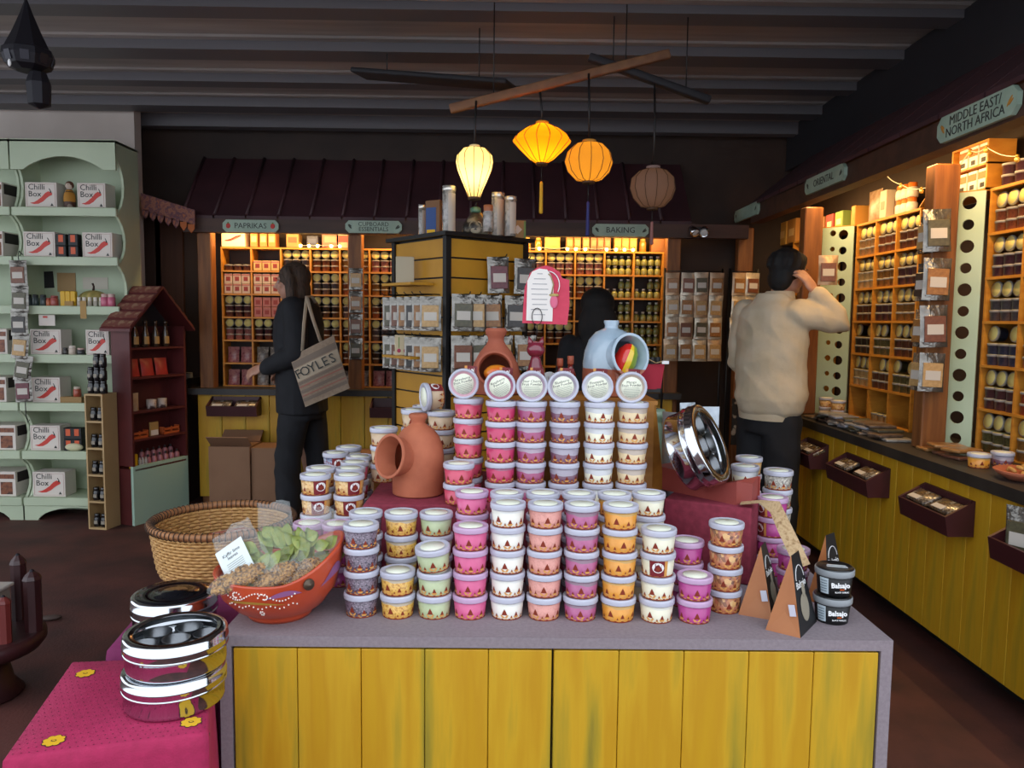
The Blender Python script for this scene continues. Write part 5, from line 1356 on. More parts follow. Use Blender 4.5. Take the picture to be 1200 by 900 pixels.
q = at(868, 522, y=5.20)
t = thing('patterned_bag', 'black cloth bag with white floral pattern hanging on the narrow corner rack', 'bag', (q.x, 5.23, q.z), (0, 0, .1))
part('bag', pouch_mesh(.13, .32, .05), mat('floral_cloth', '#141416', .8, c2='#8d8780', scale=16, sharp=(.56, .6)), t)
part('strap', MB().tube([(-.04, 0, .315), (-.01, .06, 1.097 - q.z), (.02, .075, 1.097 - q.z), (.04, 0, .315)], .006, 6), M_black, t)
sp = at(818, 268, y=BY - .04)
t = thing('spot_lamp', 'small double chrome spot lamp on the beam end by the dark corner', 'lamp', (sp.x, BY - .004, sp.z))
part('bracket', MB().bx(-.05, .05, -.02, .003, -.012, .012), M_blackmetal, t)
for sx, rz_ in ((-.035, .5), (.04, -.3)):
    h = part('lamp_head', MB().lathe([(.008, .04), (.020, .032), (.030, .0), (.034, -.035), (.030, -.036), (.024, .0), (.0001, .02)], 18, cap0=False, cap1=False), M_steel, t, (sx, -.05, -.015), (-.9, 0, rz_))
    part('lens', MB().ell((0, 0, -.028), (.026, .026, .006), 0, 14, 6), mat('lamp_lens', '#d8d8d8', .1), h)
# ================================================================ slatted display tower, lanterns
M_must = mat('mustard_board', '#c08a1e', .5, c2='#ad7a18', scale=4)
C0 = Vector((at(524, 272, y=3.5).x, 3.5, 0)); TA = math.atan2(.622, .783); TW = .455
TT = at(524, 273, y=3.5).z
t = thing('display_tower', 'mustard slatted display tower with black corner posts hung with packets', 'display stand', C0, (0, 0, TA))
part('core', MB().bx(.012, TW - .012, .012, TW - .012, .0, TT - .01), M_black, t)
for x, y in ((0, 0), (TW, 0), (0, TW), (TW, TW)): part('corner_post', MB().bx(x - .014, x + .014, y - .014, y + .014, 0, TT - .012), M_blackmetal, t)
bh = .090; n = int(TT / bh)
for k in range(n):
    z1 = TT - .022 - k * bh; z0 = z1 - bh + .008
    if z0 < .1: break
    part('slat', MB().bx(.014, TW - .014, -.004, .012, z0, z1), M_must, t)
    part('slat', MB().bx(-.004, .012, .014, TW - .014, z0, z1), M_must, t)
part('top_board', MB().bx(-.035, TW + .035, -.035, TW + .035, TT - .012, TT + .006), M_blackmetal, t)
def tw(x, y, z): return C0 + RZ(TA) @ Vector((x, y, z))
# brackets and ledges on the side face
for v, lab in ((333, 'upper'), (416, 'lower')):
    z = at(505, v, y=3.7).z
    part('ledge', MB().bx(-.13, -.005, .10, .36, z - .012, z), M_must, t)
    q = tw(-.075, .24, z)
    if v == 333: solo('leaflet_card', MB().rbox((0, 0, .062), (.085, .012, .124), .002), mat('leaflet', '#b0a48c', .7), 'plain grey leaflet box on the upper ledge of the display tower', 'card', q, (0, 0, facing(q)))
    else:
        l = thing('leaflet_card', 'cream card with pink radishes on the lower ledge of display tower', 'card', q, (0, 0, facing(q)))
        part('card', MB().rbox((0, 0, .048), (.095, .010, .096), .002), mat('cream_card', '#c9b998', .7), l)
        for i in range(3):
            part('radish_print', MB().ell((0, 0, 0), (.009 + .003 * (i == 2), .001, .010 + .003 * (i == 2)), 0, 10, 6), mat('radish', '#a8304e', .6), l, (-.028 + .030 * i, -.0055, .022))
            part('stem_print', MB().box((0, 0, 0), (.004, .001, .05)), M_green, l, (-.028 + .030 * i, -.0055, .060))
# packets on the faces: (face, position, top v)
zrow = [at(560, 303, y=3.7).z, at(560, 347, y=3.7).z, at(560, 393, y=3.7).z]
hookm = MB().tube([(0, 0, 0), (0, -.10, .0), (0, -.11, .012)], .0028, 5).mesh('hook')
rn = ['top', 'middle', 'lowest']
nm = 0
for r, xs in ((0, (.255, .40)), (1, (.05, .11, .215, .345)), (2, (.05, .13, .28, .41))):
    for i, x in enumerate(xs):
        opart('hook', hookm, M_blackmetal, t, (x, -.004, zrow[r]))
        rz = TA + (facing(C0) - TA) * (.75 if r else .6)
        q = tw(x, -.055 - .012 * (i % 2), zrow[r] - .166)
        packet(q, (-.03, rnd(-.03, .03), rz), (0, 3, 2, 4, 1, 3, 5, 2, 4, 1)[nm % 10], f'silver packet, {["first", "second", "third", "fourth"][i]} from the black post, {rn[r]} row of tower front', 'packets hung on the display tower', k=1.02)
        nm += 1
for r in (1, 2):
    for i in range(6):
        y = .05 + i * .068
        opart('hook', hookm, M_blackmetal, t, (-.004, y, zrow[r]), (0, 0, -math.pi / 2))
        q = tw(-.055, y, zrow[r] - .166)
        packet(q, (-.02, 0, TA - math.pi / 2 + .9), (4, 1, 3, 1, 5, 2)[i], f'packet seen edge on, {["first", "second", "third", "fourth", "fifth", "sixth"][i]} from the black post, {rn[r]} row of tower side', 'packets hung on the display tower', k=.95)
# goods on the tower top
TTOP = TT + .006
M_tube = mat('clear_tube', '#8a8580', .2, c2=['#a59f98', '#6a655f'], scale=30, coat=.5); M_tubelabel = mat('tube_label', '#b8ada0', .6); M_tubecap = mat('tube_cap', '#c9c4bc', .2, .7)
def tube_tin(u, v, r, h, label):
    p = at(u, v, z=TTOP); t = thing('tube_jar', label, 'jar', p, (0, 0, facing(p)))
    part('tube', MB().lathe([(r * .96, 0), (r, .002), (r, h * .9), (r * .97, h * .91)], 20), M_tube, t)
    part('cap', MB().lathe([(r * 1.04, h * .90), (r * 1.06, h * .91), (r * 1.06, h * .985), (r, h)], 20), M_tubecap, t)
    part('paper_label', MB().grid(lambda a, b: (math.sin(-.1 + a * 1.3) * (r + .0008), -math.cos(-.1 + a * 1.3) * (r + .0008), h * (.06 + b * .78)), 8, 1), M_tubelabel, t)
tube_tin(495, 284, .021, .190, 'slim tube jar at the back corner of the tower top')
tube_tin(526, 275.5, .031, .225, 'tallest tube jar with paper label on the tower top')
tube_tin(583, 279, .031, .215, 'tube jar between the patterned jug and slimmer tube jar')
tube_tin(598, 277, .027, .185, 'slimmer tube jar behind the kraft carton on tower top')
p = at(510, 281, z=TTOP)
t = thing('gift_bag', 'kraft gift bag with blue front on the tower top', 'bag', p, (0, 0, facing(p) - .6))
part('bag', MB().rbox((0, 0, .095), (.085, .05, .19), .002), mat('kraft_dark', '#7a5638', .7), t)
part('blue_panel', MB().box((-.008, -.0258, .085), (.060, .001, .14)), mat('blue_panel', '#2a4a86', .6), t); part('yellow_panel', MB().box((-.008, -.0264, .03), (.05, .001, .035)), M_flower, t)
p = at(557, 278, z=TTOP)
t = thing('patterned_jug', 'dark patterned teardrop jug with green neck on the tower top', 'jug', (p.x, p.y + .02, TTOP), (0, 0, facing(p)))
part('body', MB().lathe([(.030, 0), (.055, .008), (.066, .030), (.062, .055), (.045, .085), (.028, .108), (.022, .118)], 28), mat('jug_dark', '#2e2a26', .4, c2=['#4a443a', '#8d8470'], scale=24, sharp=(.45, .62)), t)
part('neck', MB().lathe([(.022, .117), (.026, .122), (.026, .138), (.018, .144), (.008, .146)], 20), mat('jug_green', '#4d7a64', .3, coat=.4), t)
part('spout', MB().tube([(0, 0, .144), (.002, 0, .158), (.006, -.004, .166)], .005, 8), M_blackmetal, t)
part('orange_edge', MB().tube([(.024, -.010, .115), (.045, -.014, .085), (.062, -.018, .05), (.064, -.02, .03)], .004, 6), mat('jug_orange', '#c98a2a', .5), t)
for s in (-1, 1): part('painted_swirl', MB().tube([(s * (.012 + .017 * math.sin(a)), -.064 + .010 * (1 - math.cos(a)), .046 + .022 * math.cos(a)) for a in [i * .5 for i in range(11)]], .0028, 5), mat('swirl', '#a89c84', .5), t)
part('painted_face', MB().ell((0, -.0615, .028), (.024, .004, .015), 0, 12, 6), mat('swirl', '#a89c84', .5), t)
p = at(572, 272, z=TTOP); solo('small_jar', MB().lathe([(.022, 0), (.024, .002), (.024, .085), (.020, .092), (.021, .094), (.021, .118), (.018, .12)], 18, mats=[0, 0, 0, 1, 1, 1]), [M_tube, mat('orange_cap2', '#a8623a', .5)], 'small dark jar with orange cap behind the patterned jug', 'jar', p)
p = at(607, 283, z=TTOP)
t = thing('carton', 'kraft carton with white diamond label on the tower top', 'box', p, (0, 0, facing(p) + .15))
part('body', MB().rbox((0, .02, .052), (.075, .06, .104), .002), mat('kraft_light', '#9a7a4c', .7), t); part('diamond_label', MB().box((0, 0, 0), (.032, .001, .032), M=RY(math.pi / 4)), M_plabel, t, (-.004, -.0106, .058)); part('green_edge', MB().box((.032, -.0106, .05), (.010, .001, .10)), M_green, t)
# ---- silk lanterns
def silk(name, c, glow):
    if name in MATS: return MATS[name]
    m = bpy.data.materials.new(name); m.use_nodes = True; nt = m.node_tree; N = nt.nodes; L = nt.links; N.clear()
    d = N.new('ShaderNodeBsdfDiffuse'); tr = N.new('ShaderNodeBsdfTranslucent'); mx = N.new('ShaderNodeMixShader'); o = N.new('ShaderNodeOutputMaterial')
    nz = N.new('ShaderNodeTexNoise'); nz.inputs['Scale'].default_value = 60; cr = N.new('ShaderNodeValToRGB'); L.new(nz.outputs['Fac'], cr.inputs[0])
    base = lin(c); cr.color_ramp.elements[0].color = tuple(x * .88 for x in base[:3]) + (1,); cr.color_ramp.elements[1].color = base
    L.new(cr.outputs[0], d.inputs[0]); L.new(cr.outputs[0], tr.inputs[0]); mx.inputs[0].default_value = .6
    L.new(d.outputs[0], mx.inputs[1]); L.new(tr.outputs[0], mx.inputs[2]); L.new(mx.outputs[0], o.inputs[0]); MATS[name] = m
    return m
M_rib = mat('lantern_rib', '#4a2f18', .6)
def lantern(label, u, v, y, prof, c, power, top_uv, tassel=None, nrib=12, lc=(1, .72, .38), ytop=None):
    p = at(u, v, y=y)
    t = thing('silk_lantern', label, 'lantern', p)
    zt = max(z for r, z in prof); zb = min(z for r, z in prof)
    N = nrib * 3
    part('shade', MB().lathe(prof, N, cap0=False, cap1=False, mod=lambda r, z, a, i, j: (r * (1.0 if i % 3 == 0 else .975), z)), silk('silk_' + c, c, 1), t)
    rib = MB().tube([(r + .0012, 0, z) for r, z in prof], .0016, 5).mesh('rib')
    for i in range(nrib): opart('rib', rib, M_rib, t, (0, 0, 0), (0, 0, 2 * math.pi * i / nrib))
    rt = [r for r, z in prof if z == zt][0]; rb = [r for r, z in prof if z == zb][0]
    part('top_ring', MB().lathe([(rt + .002, zt - .004), (rt + .004, zt), (rt + .004, zt + .010), (rt, zt + .012)], 20, cap0=False), mat('lantern_cap_' + c, c, .7), t)
    part('bottom_ring', MB().lathe([(rb - .001, zb - .010), (rb + .003, zb - .008), (rb + .003, zb + .002), (rb, zb + .004)], 20), M_rib, t)
    q = at(*top_uv, y=ytop or y) - p
    part('cable', MB().tube([(0, 0, zt + .01), (q.x * .3, 0, (zt + q.z) / 2), (q.x, q.y, q.z)], .005, 6), M_black, t)
    if tassel:
        z0 = zb - .008; L = tassel[1]
        part('tassel_cord', MB().tube([(0, 0, z0), (0, 0, z0 - L * .35)], .0025, 5), M_black, t)
        part('tassel', MB().lathe([(.002, z0 - L * .33), (.008, z0 - L * .37), (.007, z0 - L * .42), (.009, z0 - L * .98), (.006, z0 - L)], 10), mat('tassel_' + tassel[0], tassel[0], .7), t)
    if power:
        part('bulb', MB().ell((0, 0, .0), (.018, .018, .022), 0, 10, 8), emission('lantern_bulb', '#ffdf9a', 6), t)
        ld = bpy.data.lights.new('bulb_light', 'POINT'); ld.energy = power; ld.color = lc; ld.shadow_soft_size = .03
        lo = bpy.data.objects.new('bulb_light', ld); col.objects.link(lo); lo.parent = t; lo.location = (0, -.0, .0)
    return t
LY = 3.6
k = LY / F
lantern('cream teardrop silk lantern glowing above the tower top', 556, 203, LY, [(.020, .115), (.055, .108), (.080, .080), (.085, .050), (.078, .015), (.060, -.030), (.040, -.075), (.026, -.112)][::-1], '#f0dca0', 2.0, (558, 118), lc=(1, .80, .50))
lantern('wide saucer shaped yellow silk lantern with yellow tassel', 635, 168, LY, [(.024, -.090), (.055, -.072), (.100, -.030), (.130, .002), (.133, .012), (.120, .032), (.080, .062), (.040, .082), (.026, .086)], '#eb9c18', 3.0, (633, 108), ('#d9a520', .22), nrib=14, lc=(1, .66, .25))
lantern('round golden silk lantern with dark blue tassel', 690, 190, LY, [(.026, -.088), (.060, -.080), (.095, -.045), (.110, 0), (.098, .045), (.065, .078), (.028, .088)], '#b98a34', 1.7, (690, 86), ('#2c2f6a', .24), nrib=12, lc=(1, .70, .32))
lantern('unlit mauve round silk lantern beside the golden one', 765, 221, LY, [(.024, -.088), (.055, -.080), (.088, -.045), (.104, 0), (.098, .045), (.065, .078), (.028, .090)], '#8a7068', .12, (767, 92), ('#8a5a54', .16), nrib=12, ytop=3.66)
# wooden pole and dark boards they hang from, each wired to the ceiling
def hung_board(label, a, b, w, h, mt, name):
    a, b = Vector(a), Vector(b); d = b - a; o = (a + b) / 2
    t = thing(name, label, 'beam', o, 0)
    Mx = d.to_track_quat('X', 'Z').to_matrix().to_4x4()
    part('pole', MB().rbox((0, 0, 0), (d.length, w, h), .008, M=Mx, seg=2), mt, t)
    for f in (.2, .8):
        q = d * (f - .5); part('hanging_wire', MB().tube([q, (q.x, q.y, 2.80 - o.z)], .003, 5), M_black, t)
M_pole = mat('pole_wood', '#7d5638', .7, c2='#6a4630', scale=6, stretch=(3, 3, 3))
hung_board('bare wooden pole hung from ceiling that carries the silk lanterns', at(527, 128, y=3.62), at(785, 63, y=3.62), .035, .042, M_pole, 'wooden_pole')
hung_board('dark board hung under the ceiling beside the wooden pole end', at(420, 86, y=4.25), at(600, 100, y=3.9), .16, .025, M_dark, 'dark_board')
hung_board('dark board hung under the ceiling above the mauve lantern', at(690, 67, y=3.665), at(832, 118, y=3.665), .05, .035, M_dark, 'dark_board')
# ================================================================ mint dressers with chilli boxes
DY = 5.0
M_mint2 = mat('mint_dresser', '#bcc8ac', .45, c2='#b0bda2', scale=2)
lips = [243, 301, 358.5, 415.5, 472, 528.5, 583]            # upper edge of each shelf lip near u = 80
LZ = [at(80, v, y=DY).z for v in lips]
DTOP = at(70, 164, y=DY).z
DX0, DX1 = at(21, 400, y=DY).x, at(21, 400, y=DY).x + .665
M_tag = mat('card_white', '#d9cfc6', .6)
def dresser(label, x0, x1):
    t = thing('mint_dresser', label, 'dresser', (x0, DY, 0)); W = x1 - x0; D = .30
    part('back_board', MB().bx(0, W, D - .012, D, .0, DTOP), M_mint2, t)
    for i, z in enumerate(LZ):
        part('shelf', MB().bx(.016, W - .016, .0, D - .012, z - .022, z - .004), M_mint2, t)
        part('shelf_lip', MB().rbox((W / 2, -.004, z - .028), (W, .02, .056), .004), M_mint2, t)
    # arched head board
    n = 14; a0, a1 = W * .12, W * .88; zl, zh = LZ[0] + .235, DTOP
    arch = [(a1 - (a1 - a0) * i / n, zl + .0 + .085 * math.sin(math.pi * i / n) ** .8) for i in range(n + 1)]
    part('head_board', MB().prism([(0, zl), *[(x, z) for x, z in arch[::-1]], (W, zl), (W, zh), (0, zh)], .016, M=TR(0, -.004, 0)), M_mint2, t)
    part('cornice', MB().bx(0, W, -.004, D, DTOP - .012, DTOP + .004), M_mint2, t)
    # arched plinth
    zb = LZ[-1] - .056; fs = [(W * .86 - W * .72 * i / n, .015 + .070 * math.sin(math.pi * i / n) ** .6) for i in range(n + 1)]
    part('plinth', MB().prism([(0, 0), (W * .13, 0), *[(x, z) for x, z in fs[::-1]], (W * .87, 0), (W, 0), (W, zb), (0, zb)], .016, M=TR(0, -.004, 0)), M_mint2, t)
    # scalloped sides between the shelves
    for s in (0, W - .016):
        zz = [0] + [z - .05 for z in LZ][::-1] + [DTOP - .09]
        prof = [(D - .012, 0), (D - .012, DTOP)]; pts = []
        for k in range(len(zz) - 1):
            za, zb_ = zz[k], zz[k + 1]
            for i in range(7):
                f = i / 6; pts.append((.0 + (.10 * math.sin(math.pi * f) ** .7 if k else 0), za + (zb_ - za) * f))
        poly = [(y, z) for y, z in pts] + [(0, DTOP), (D - .012, DTOP), (D - .012, 0)]
        b = MB(); b.prism([(y, z) for y, z in poly], .016)
        part('side_panel', b, M_mint2, t, (s + .016, 0, 0), (0, 0, math.pi / 2))
    return t
dresser('mint green dresser stacked with chilli boxes against the plaster wall', DX0, DX1)
dresser('mint green dresser holding mug cartons, partly cut off', DX0 - .675, DX0 - .010)
def on_shelf(r): return LZ[r] - .0038
M_chred = mat('chilli_red', '#c8392e', .5)
def chilli_box(u0, u1, r, label, d=.13):
    y = DY + .035
    a, b = at(u0, lips[r], y=y).x, at(u1, lips[r], y=y).x; w = b - a; h = .165 + .0 * r
    z = on_shelf(r)
    t = thing('chilli_box', label, 'box', ((a + b) / 2, y, z), 0, 'chilli boxes on the mint dresser')
    b_ = part('carton', MB().rbox((0, d / 2, h / 2), (w, d, h), .002), M_tag, t)
    fr = MB()
    e = .010
    for x0, x1, z0, z1 in ((-w / 2 + e, w / 2 - e, e, e + .0015), (-w / 2 + e, w / 2 - e, h - e - .0015, h - e), (-w / 2 + e, -w / 2 + e + .0015, e, h - e), (w / 2 - e - .0015, w / 2 - e, e, h - e)): fr.bx(x0, x1, -.0012, 0, z0, z1)
    part('printed_frame', fr, mat('frame_pink', '#b08478', .6), t)['kind'] = 'stuff'
    lettering('lettering', 'Chilli\nBox', .052, M_ink, t, (-w * .40, -.0012, h * .68), ext=.0004, align='LEFT')
    s = w / .21
    cpts = [(-.080, .030, .001), (-.055, .029, .006), (-.025, .036, .011), (.005, .054, .014), (.030, .078, .016), (.050, .090, .015), (.066, .088, .006)]
    lo = [(x * s, z - q) for x, z, q in cpts]; hi = [(x * s - (.008 if 1 < i < 6 else 0), z + q) for i, (x, z, q) in enumerate(cpts)][::-1]
    ch = part('chilli_print', MB().prism(lo + hi, .001), M_chred, t, (.008 * s, -.0012, .004))
    part('stem_print', MB().tube([(.058 * s, 0, .100), (.056 * s, 0, .112), (.048 * s, 0, .126)], [.005, .002, .002], 6), M_ink, t, (.008 * s, -.0012, 0))
    part('logo_print', MB().prism([(-.010, 0), (.010, 0), (0, .018)], .001), M_ink, t, (w * .34, -.0012, .016))
    return t
rw = ['top', 'second', 'third', 'fourth', 'fifth', 'sixth', 'lowest']
chilli_box(30, 67, 0, 'chilli box beside the doll bottle on the top shelf, near the other dresser')
chilli_box(91, 124, 0, 'chilli box on the top shelf between doll bottle and dresser side')
chilli_box(28, 65, 1, 'chilli box on the second shelf above the hanging pouches')
chilli_box(97, 132, 1, 'chilli box on the second shelf beside the black orange jars')
chilli_box(36, 72, 3, 'chilli box on the fourth shelf beside the hanging pouches')
chilli_box(101, 128, 3, 'chilli box on the fourth shelf partly behind the house stand')
chilli_box(38, 71, 4, 'chilli box on the fifth shelf beside a red jar')
chilli_box(36, 71, 5, 'chilli box on the sixth shelf beside black orange jars')
chilli_box(39, 77, 6, 'chilli box alone on the lowest dresser shelf')
M_mugp = mat('mug_print', '#6a3a28', .5, c2=['#8a5236', '#3a2320'], scale=25)
for r, (u0, u1) in ((0, (-18, 3)), (1, (-18, 4)), (3, (-22, 9)), (4, (-22, 8)), (5, (-22, 19)), (6, (-22, 19))):
    y = DY + .035; a, b = at(u0, lips[r], y=y).x, at(u1, lips[r], y=y).x; w = b - a; h = .165
    t = thing('mug_carton', f'white window carton with brown print on the {rw[r]} shelf of the cut off dresser', 'box', ((a + b) / 2, y, on_shelf(r)), 0, 'window cartons')
    part('carton', MB().rbox((0, .09, h / 2), (w, .18, h), .002), M_tag, t)
    part('dark_band', MB().box((0, -.0008, h * .80), (w * .92, .001, h * .18)), M_mugp, t)
    for k in (-1, 1): part('window_print', MB().box((k * w * .24, -.0008, h * .33), (w * .34, .001, h * .50)), M_mugp, t)
    part('side_print', MB().box((w / 2 + .0006, .09, h * .75), (.001, .14, h * .4)), mat('side_print', '#2a2024', .5), t)
def jarlet(u, r, rad, h, c, cap, label, group=None, y=None, capf=.25, z=None):
    y = y or DY + .05
    p = at(u, lips[r], y=y)
    return solo('small_jar', MB().lathe([(rad * .92, 0), (rad, .002), (rad, h * (1 - capf) - .004), (rad * .8, h * (1 - capf)), (rad * .85, h * (1 - capf) + .001), (rad * .85, h - .002), (rad * .8, h)], 14, mats=[0, 0, 0, 1, 1, 1]), [mat('jl_' + c, c, .35, coat=.3), mat('jl_' + cap, cap, .45)], label, 'jar', (p.x, y, (z if z is not None else on_shelf(r))), (0, 0, 0), group)
# doll bottle
p = at(82, 243, y=DY + .06)
t = thing('doll_bottle', 'doll shaped bottle with ochre shawl between two chilli boxes', 'bottle', (p.x, DY + .06, on_shelf(0)))
part('body', MB().lathe([(.030, 0), (.034, .004), (.033, .07), (.026, .11), (.014, .125)], 16), mat('doll_dark', '#4a2a1e', .5, c2='#8a7a6a', scale=20, sharp=(.55, .6)), t)
part('shawl', MB().lathe([(.036, .045), (.034, .085), (.022, .118), (.012, .124)], 16, a0=-2.6, a1=1.4, smooth=True), mat('ochre_shawl', '#b07a28', .7), t)
h = part('head', MB().ell((0, 0, .148), (.022, .022, .025), 0, 14, 10), mat('doll_face', '#c9b8a8', .5), t)
part('hood', MB().ell((0, .005, .153), (.026, .024, .026), 0, 14, 10), mat('doll_hood', '#5a3320', .6), h); part('face_front', MB().ell((-.004, -.018, .148), (.012, .006, .014), 0, 10, 6), mat('doll_face', '#c9b8a8', .5), h)
for rr, us, rows_ in ((1, (74.5, 88.5), 2), (5, (83, 93), 2)):
    for i, u in enumerate(us):
        for lv in range(rows_):
            y = DY + .05; p = at(u, lips[rr], y=y)
            b = MB().rbox((0, 0, .038), (.062, .05, .076), .003).box((0, -.0258, .046), (.030, .001, .045), 1)
            solo('black_tin', b, [M_black, mat('tin_orange', '#d0562a', .5)], f'{"upper" if lv else "lower"} black tin with orange label, {["first", "second"][i]} from the chilli box, {rw[rr]} shelf', 'tin', (p.x, y, on_shelf(rr) + lv * .0765), (0, 0, 0), 'black tins on the mint dresser')
p = at(86, 528, y=DY + .01); solo('paper_bag', MB().ell((0, 0, .026), (.06, .02, .026), 0, 16, 8), mat('pale_bag', '#c9c4a0', .6), 'pale soft bag before the black tins on the sixth shelf', 'bag', (p.x, DY + .0205, on_shelf(5)))
# third shelf
for i, u in enumerate((34, 42, 51)): jarlet(u, 2, .020, .075, '#3e4a4a', '#24282a', 'dark jar beside the hanging pouches on the third dresser shelf', 'dark jars on the third shelf')
jarlet(64, 2, .024, .070, '#a8524a', '#8a3a34', 'red jar between dark jars and yellow packs')
jarlet(57, 2, .014, .055, '#c0683a', '#a03a20', 'small orange bottle beside the red jar')
for i, u in enumerate((75, 81, 87)):
    p = at(u, 358, y=DY + .06); solo('yellow_pack', MB().rbox((0, 0, .05), (.032, .03, .10), .003), mat('yellow_pack', '#d8a818', .45), 'bright yellow narrow pack on the third dresser shelf', 'pack', (p.x, DY + .06, on_shelf(2)), (0, 0, 0), 'yellow packs on the third shelf')
p = at(81, 358, y=DY + .03); solo('kraft_tag', MB().rbox((0, 0, .018), (.055, .01, .034), .001), mat('kraft_tag', '#a8844e', .7), 'kraft tag before the yellow packs', 'tag', (p.x, DY + .030, on_shelf(2)))
p = at(109, 358, y=DY + .12)
t = thing('gourd', 'striped green and tan gourd behind the small white bottles', 'gourd', (p.x, DY + .13, on_shelf(2)))
part('flesh', MB().ell((0, 0, .055), (.088, .075, .055), 0, 28, 12, mod=lambda d: d * (1 + .06 * math.cos(9 * math.atan2(d.y, d.x)) * (1 - abs(d.z)))), mat('gourd', '#8a8448', .5, c2='#b09a5c', scale=14, stretch=(2, 2, .2)), t); part('stalk', MB().tube([(0, 0, .105), (.004, 0, .135), (-.004, 0, .155)], [.008, .006, .007], 6), M_beam, t)
for i, u in enumerate((93, 99, 105.5, 112, 118.5)): jarlet(u, 2, .0135, .062, '#b8b0a0', '#d8d0c4', 'tiny pale bottle in the row before the gourd', 'tiny bottles before the gourd', capf=.4)
for i, u in enumerate((123, 131)): jarlet(u, 2, .024, .085, '#c0607a', '#c8a8a0', 'pink labelled jar at the house stand end of third shelf', 'pink jars')
def pinned(u, v, w, h, c, label, rot=0, words=None):
    p = at(u, v, y=DY + .285); solo('pinned_card', MB().rbox((0, 0, 0), (w, .003, h), .0006, M=RY(rot)), mat('pin_' + c, c, .7), label, 'card', (p.x, DY + .284, p.z))
pinned(53, 328, .115, .112, '#1c1a1c', 'black square card pinned behind the third shelf', -.06)
pinned(78, 331, .125, .13, '#a8875c', 'kraft poster pinned behind the yellow packs')
pinned(112, 332, .17, .08, '#c4bcae', 'pale card pinned behind the gourd')
p = at(97.5, 363, y=DY - .016); solo('hanging_label', MB().rbox((0, 0, 0), (.040, .002, .115), .0006), mat('kraft_tag', '#a8844e', .7), 'kraft paper label hanging over the third shelf lip', 'label', (p.x, DY - .0155, p.z))
p = at(54, 377, y=DY + .01); solo('shelf_card', MB().rbox((0, 0, 0), (.105, .003, .072), .0006).box((-.01, -.002, .02), (.03, .0006, .012), 1), [M_tag, M_chred], 'white card with red mark hanging under the third shelf', 'card', (p.x, DY + .02, LZ[2] - .056 - .037))
for i, (u, rad, h, c, cap, lab) in enumerate(((77, .016, .045, '#2a2624', '#2a2624', 'black pot'), (85, .022, .060, '#c9b8a8', '#d8ccc0', 'cream pot'), (95, .024, .045, '#2a2a2e', '#c9a8a0', 'dark pot with pink lid'))): jarlet(u, 3, rad, h, c, cap, lab + ' between the two chilli boxes of the fourth shelf')
jarlet(91, 4, .024, .066, '#a04a34', '#c9b8a8', 'red jar with pale lid standing on the kraft carton', z=on_shelf(4) + .0405)
p = at(86, 471, y=DY + .05); solo('carton', MB().rbox((0, 0, .02), (.14, .06, .04), .002), mat('kraft_light', '#9a7a4c', .7), 'flat kraft carton under the red jar on the fifth shelf', 'box', (p.x, DY + .05, on_shelf(4)))
# chain of pouches hung from the second shelf lip
chain = [(21.5, 321), (22.5, 351), (22, 379), (21.5, 406), (24, 432), (27.5, 457)]
for i, (u, v) in enumerate(chain):
    p = at(u, v, y=DY - .06); packet((p.x, DY - .055, p.z - .078), (-.02, (-.03, .02, 0, .10, .16, -.04)[i], .1), (5, 2, 3, 4, 2, 0)[i], f'{["top", "second", "third", "fourth", "fifth", "lowest"][i]} silver pouch in the chain hung on mint dresser', 'chain of pouches on the mint dresser')
p = at(21, 300, y=DY - .05); solo('wire_hook', MB().tube([(0, .035, .0), (0, 0, .02), (0, -.012, .0), (0, -.006, -.06), (0, .0, -1.03), (.012, 0, -1.08), (.024, 0, -1.06)], .003, 6), M_blackmetal, 'long black wire hook carrying the chain of pouches', 'hook', (p.x, DY - .036, LZ[1] + .01))
# ================================================================ narrow beige jar shelf and house shaped stand
M_beige = mat('beige_board', '#b5976a', .55, c2='#a88a5e', scale=3)
A = Vector((-2.628, 4.793, 0)); B = Vector((-2.515, 4.752, 0)); Cc = Vector((-2.404, 4.835, 0))
d = (B - A).normalized(); ang = math.atan2(d.y, d.x); W = .125; D = .135; Hh = at(112, 462, y=4.77).z
t = thing('jar_shelf', 'narrow beige open shelf of black jars beside the mint dresser', 'shelf', A, (0, 0, ang + .18))
for x in (0, W - .010): part('side', MB().bx(x, x + .010, 0, D, 0, Hh), M_beige, t)
part('back', MB().bx(.010, W - .010, D - .006, D, 0, Hh), M_beige, t)
for k in range(6): part('shelf_board', MB().bx(.010, W - .010, 0, D - .006, max(0, k * (Hh - .012) / 5), k * (Hh - .012) / 5 + .012), M_beige, t)
M_bjar = mat('black_jar', '#161416', .25, coat=.4); M_bjl = mat('black_jar_label', '#8f8678', .5)
BJ = MB().lathe([(.020, 0), (.0215, .003), (.0215, .055), (.017, .064), (.018, .066), (.018, .082), (.016, .083)], 14).mesh('black_jar')
BJ.materials.append(M_bjar)
def bjar(loc, label, rz=0):
    q = thing('black_jar', label, 'jar', loc, (0, 0, rz), 'small black jars'); opart('jar', BJ, M_bjar, q); part('paper_label', MB().grid(lambda a, b: (math.sin(-.6 + a * 1.2) * .0222, -math.cos(-.6 + a * 1.2) * .0222, .018 + b * .022), 4, 1), M_bjl, q)
Mt = TR(A) @ RZ(ang + .18)
for k in range(5):
    for i in range(2):
        bjar(Mt @ Vector((.037 + .050 * i, .035, k * (Hh - .012) / 5 + .0125)), f'black jar, {"wall" if i == 0 else "house stand"} side of {["lowest", "second", "third", "fourth", "top"][k]} beige shelf opening', ang + .2)
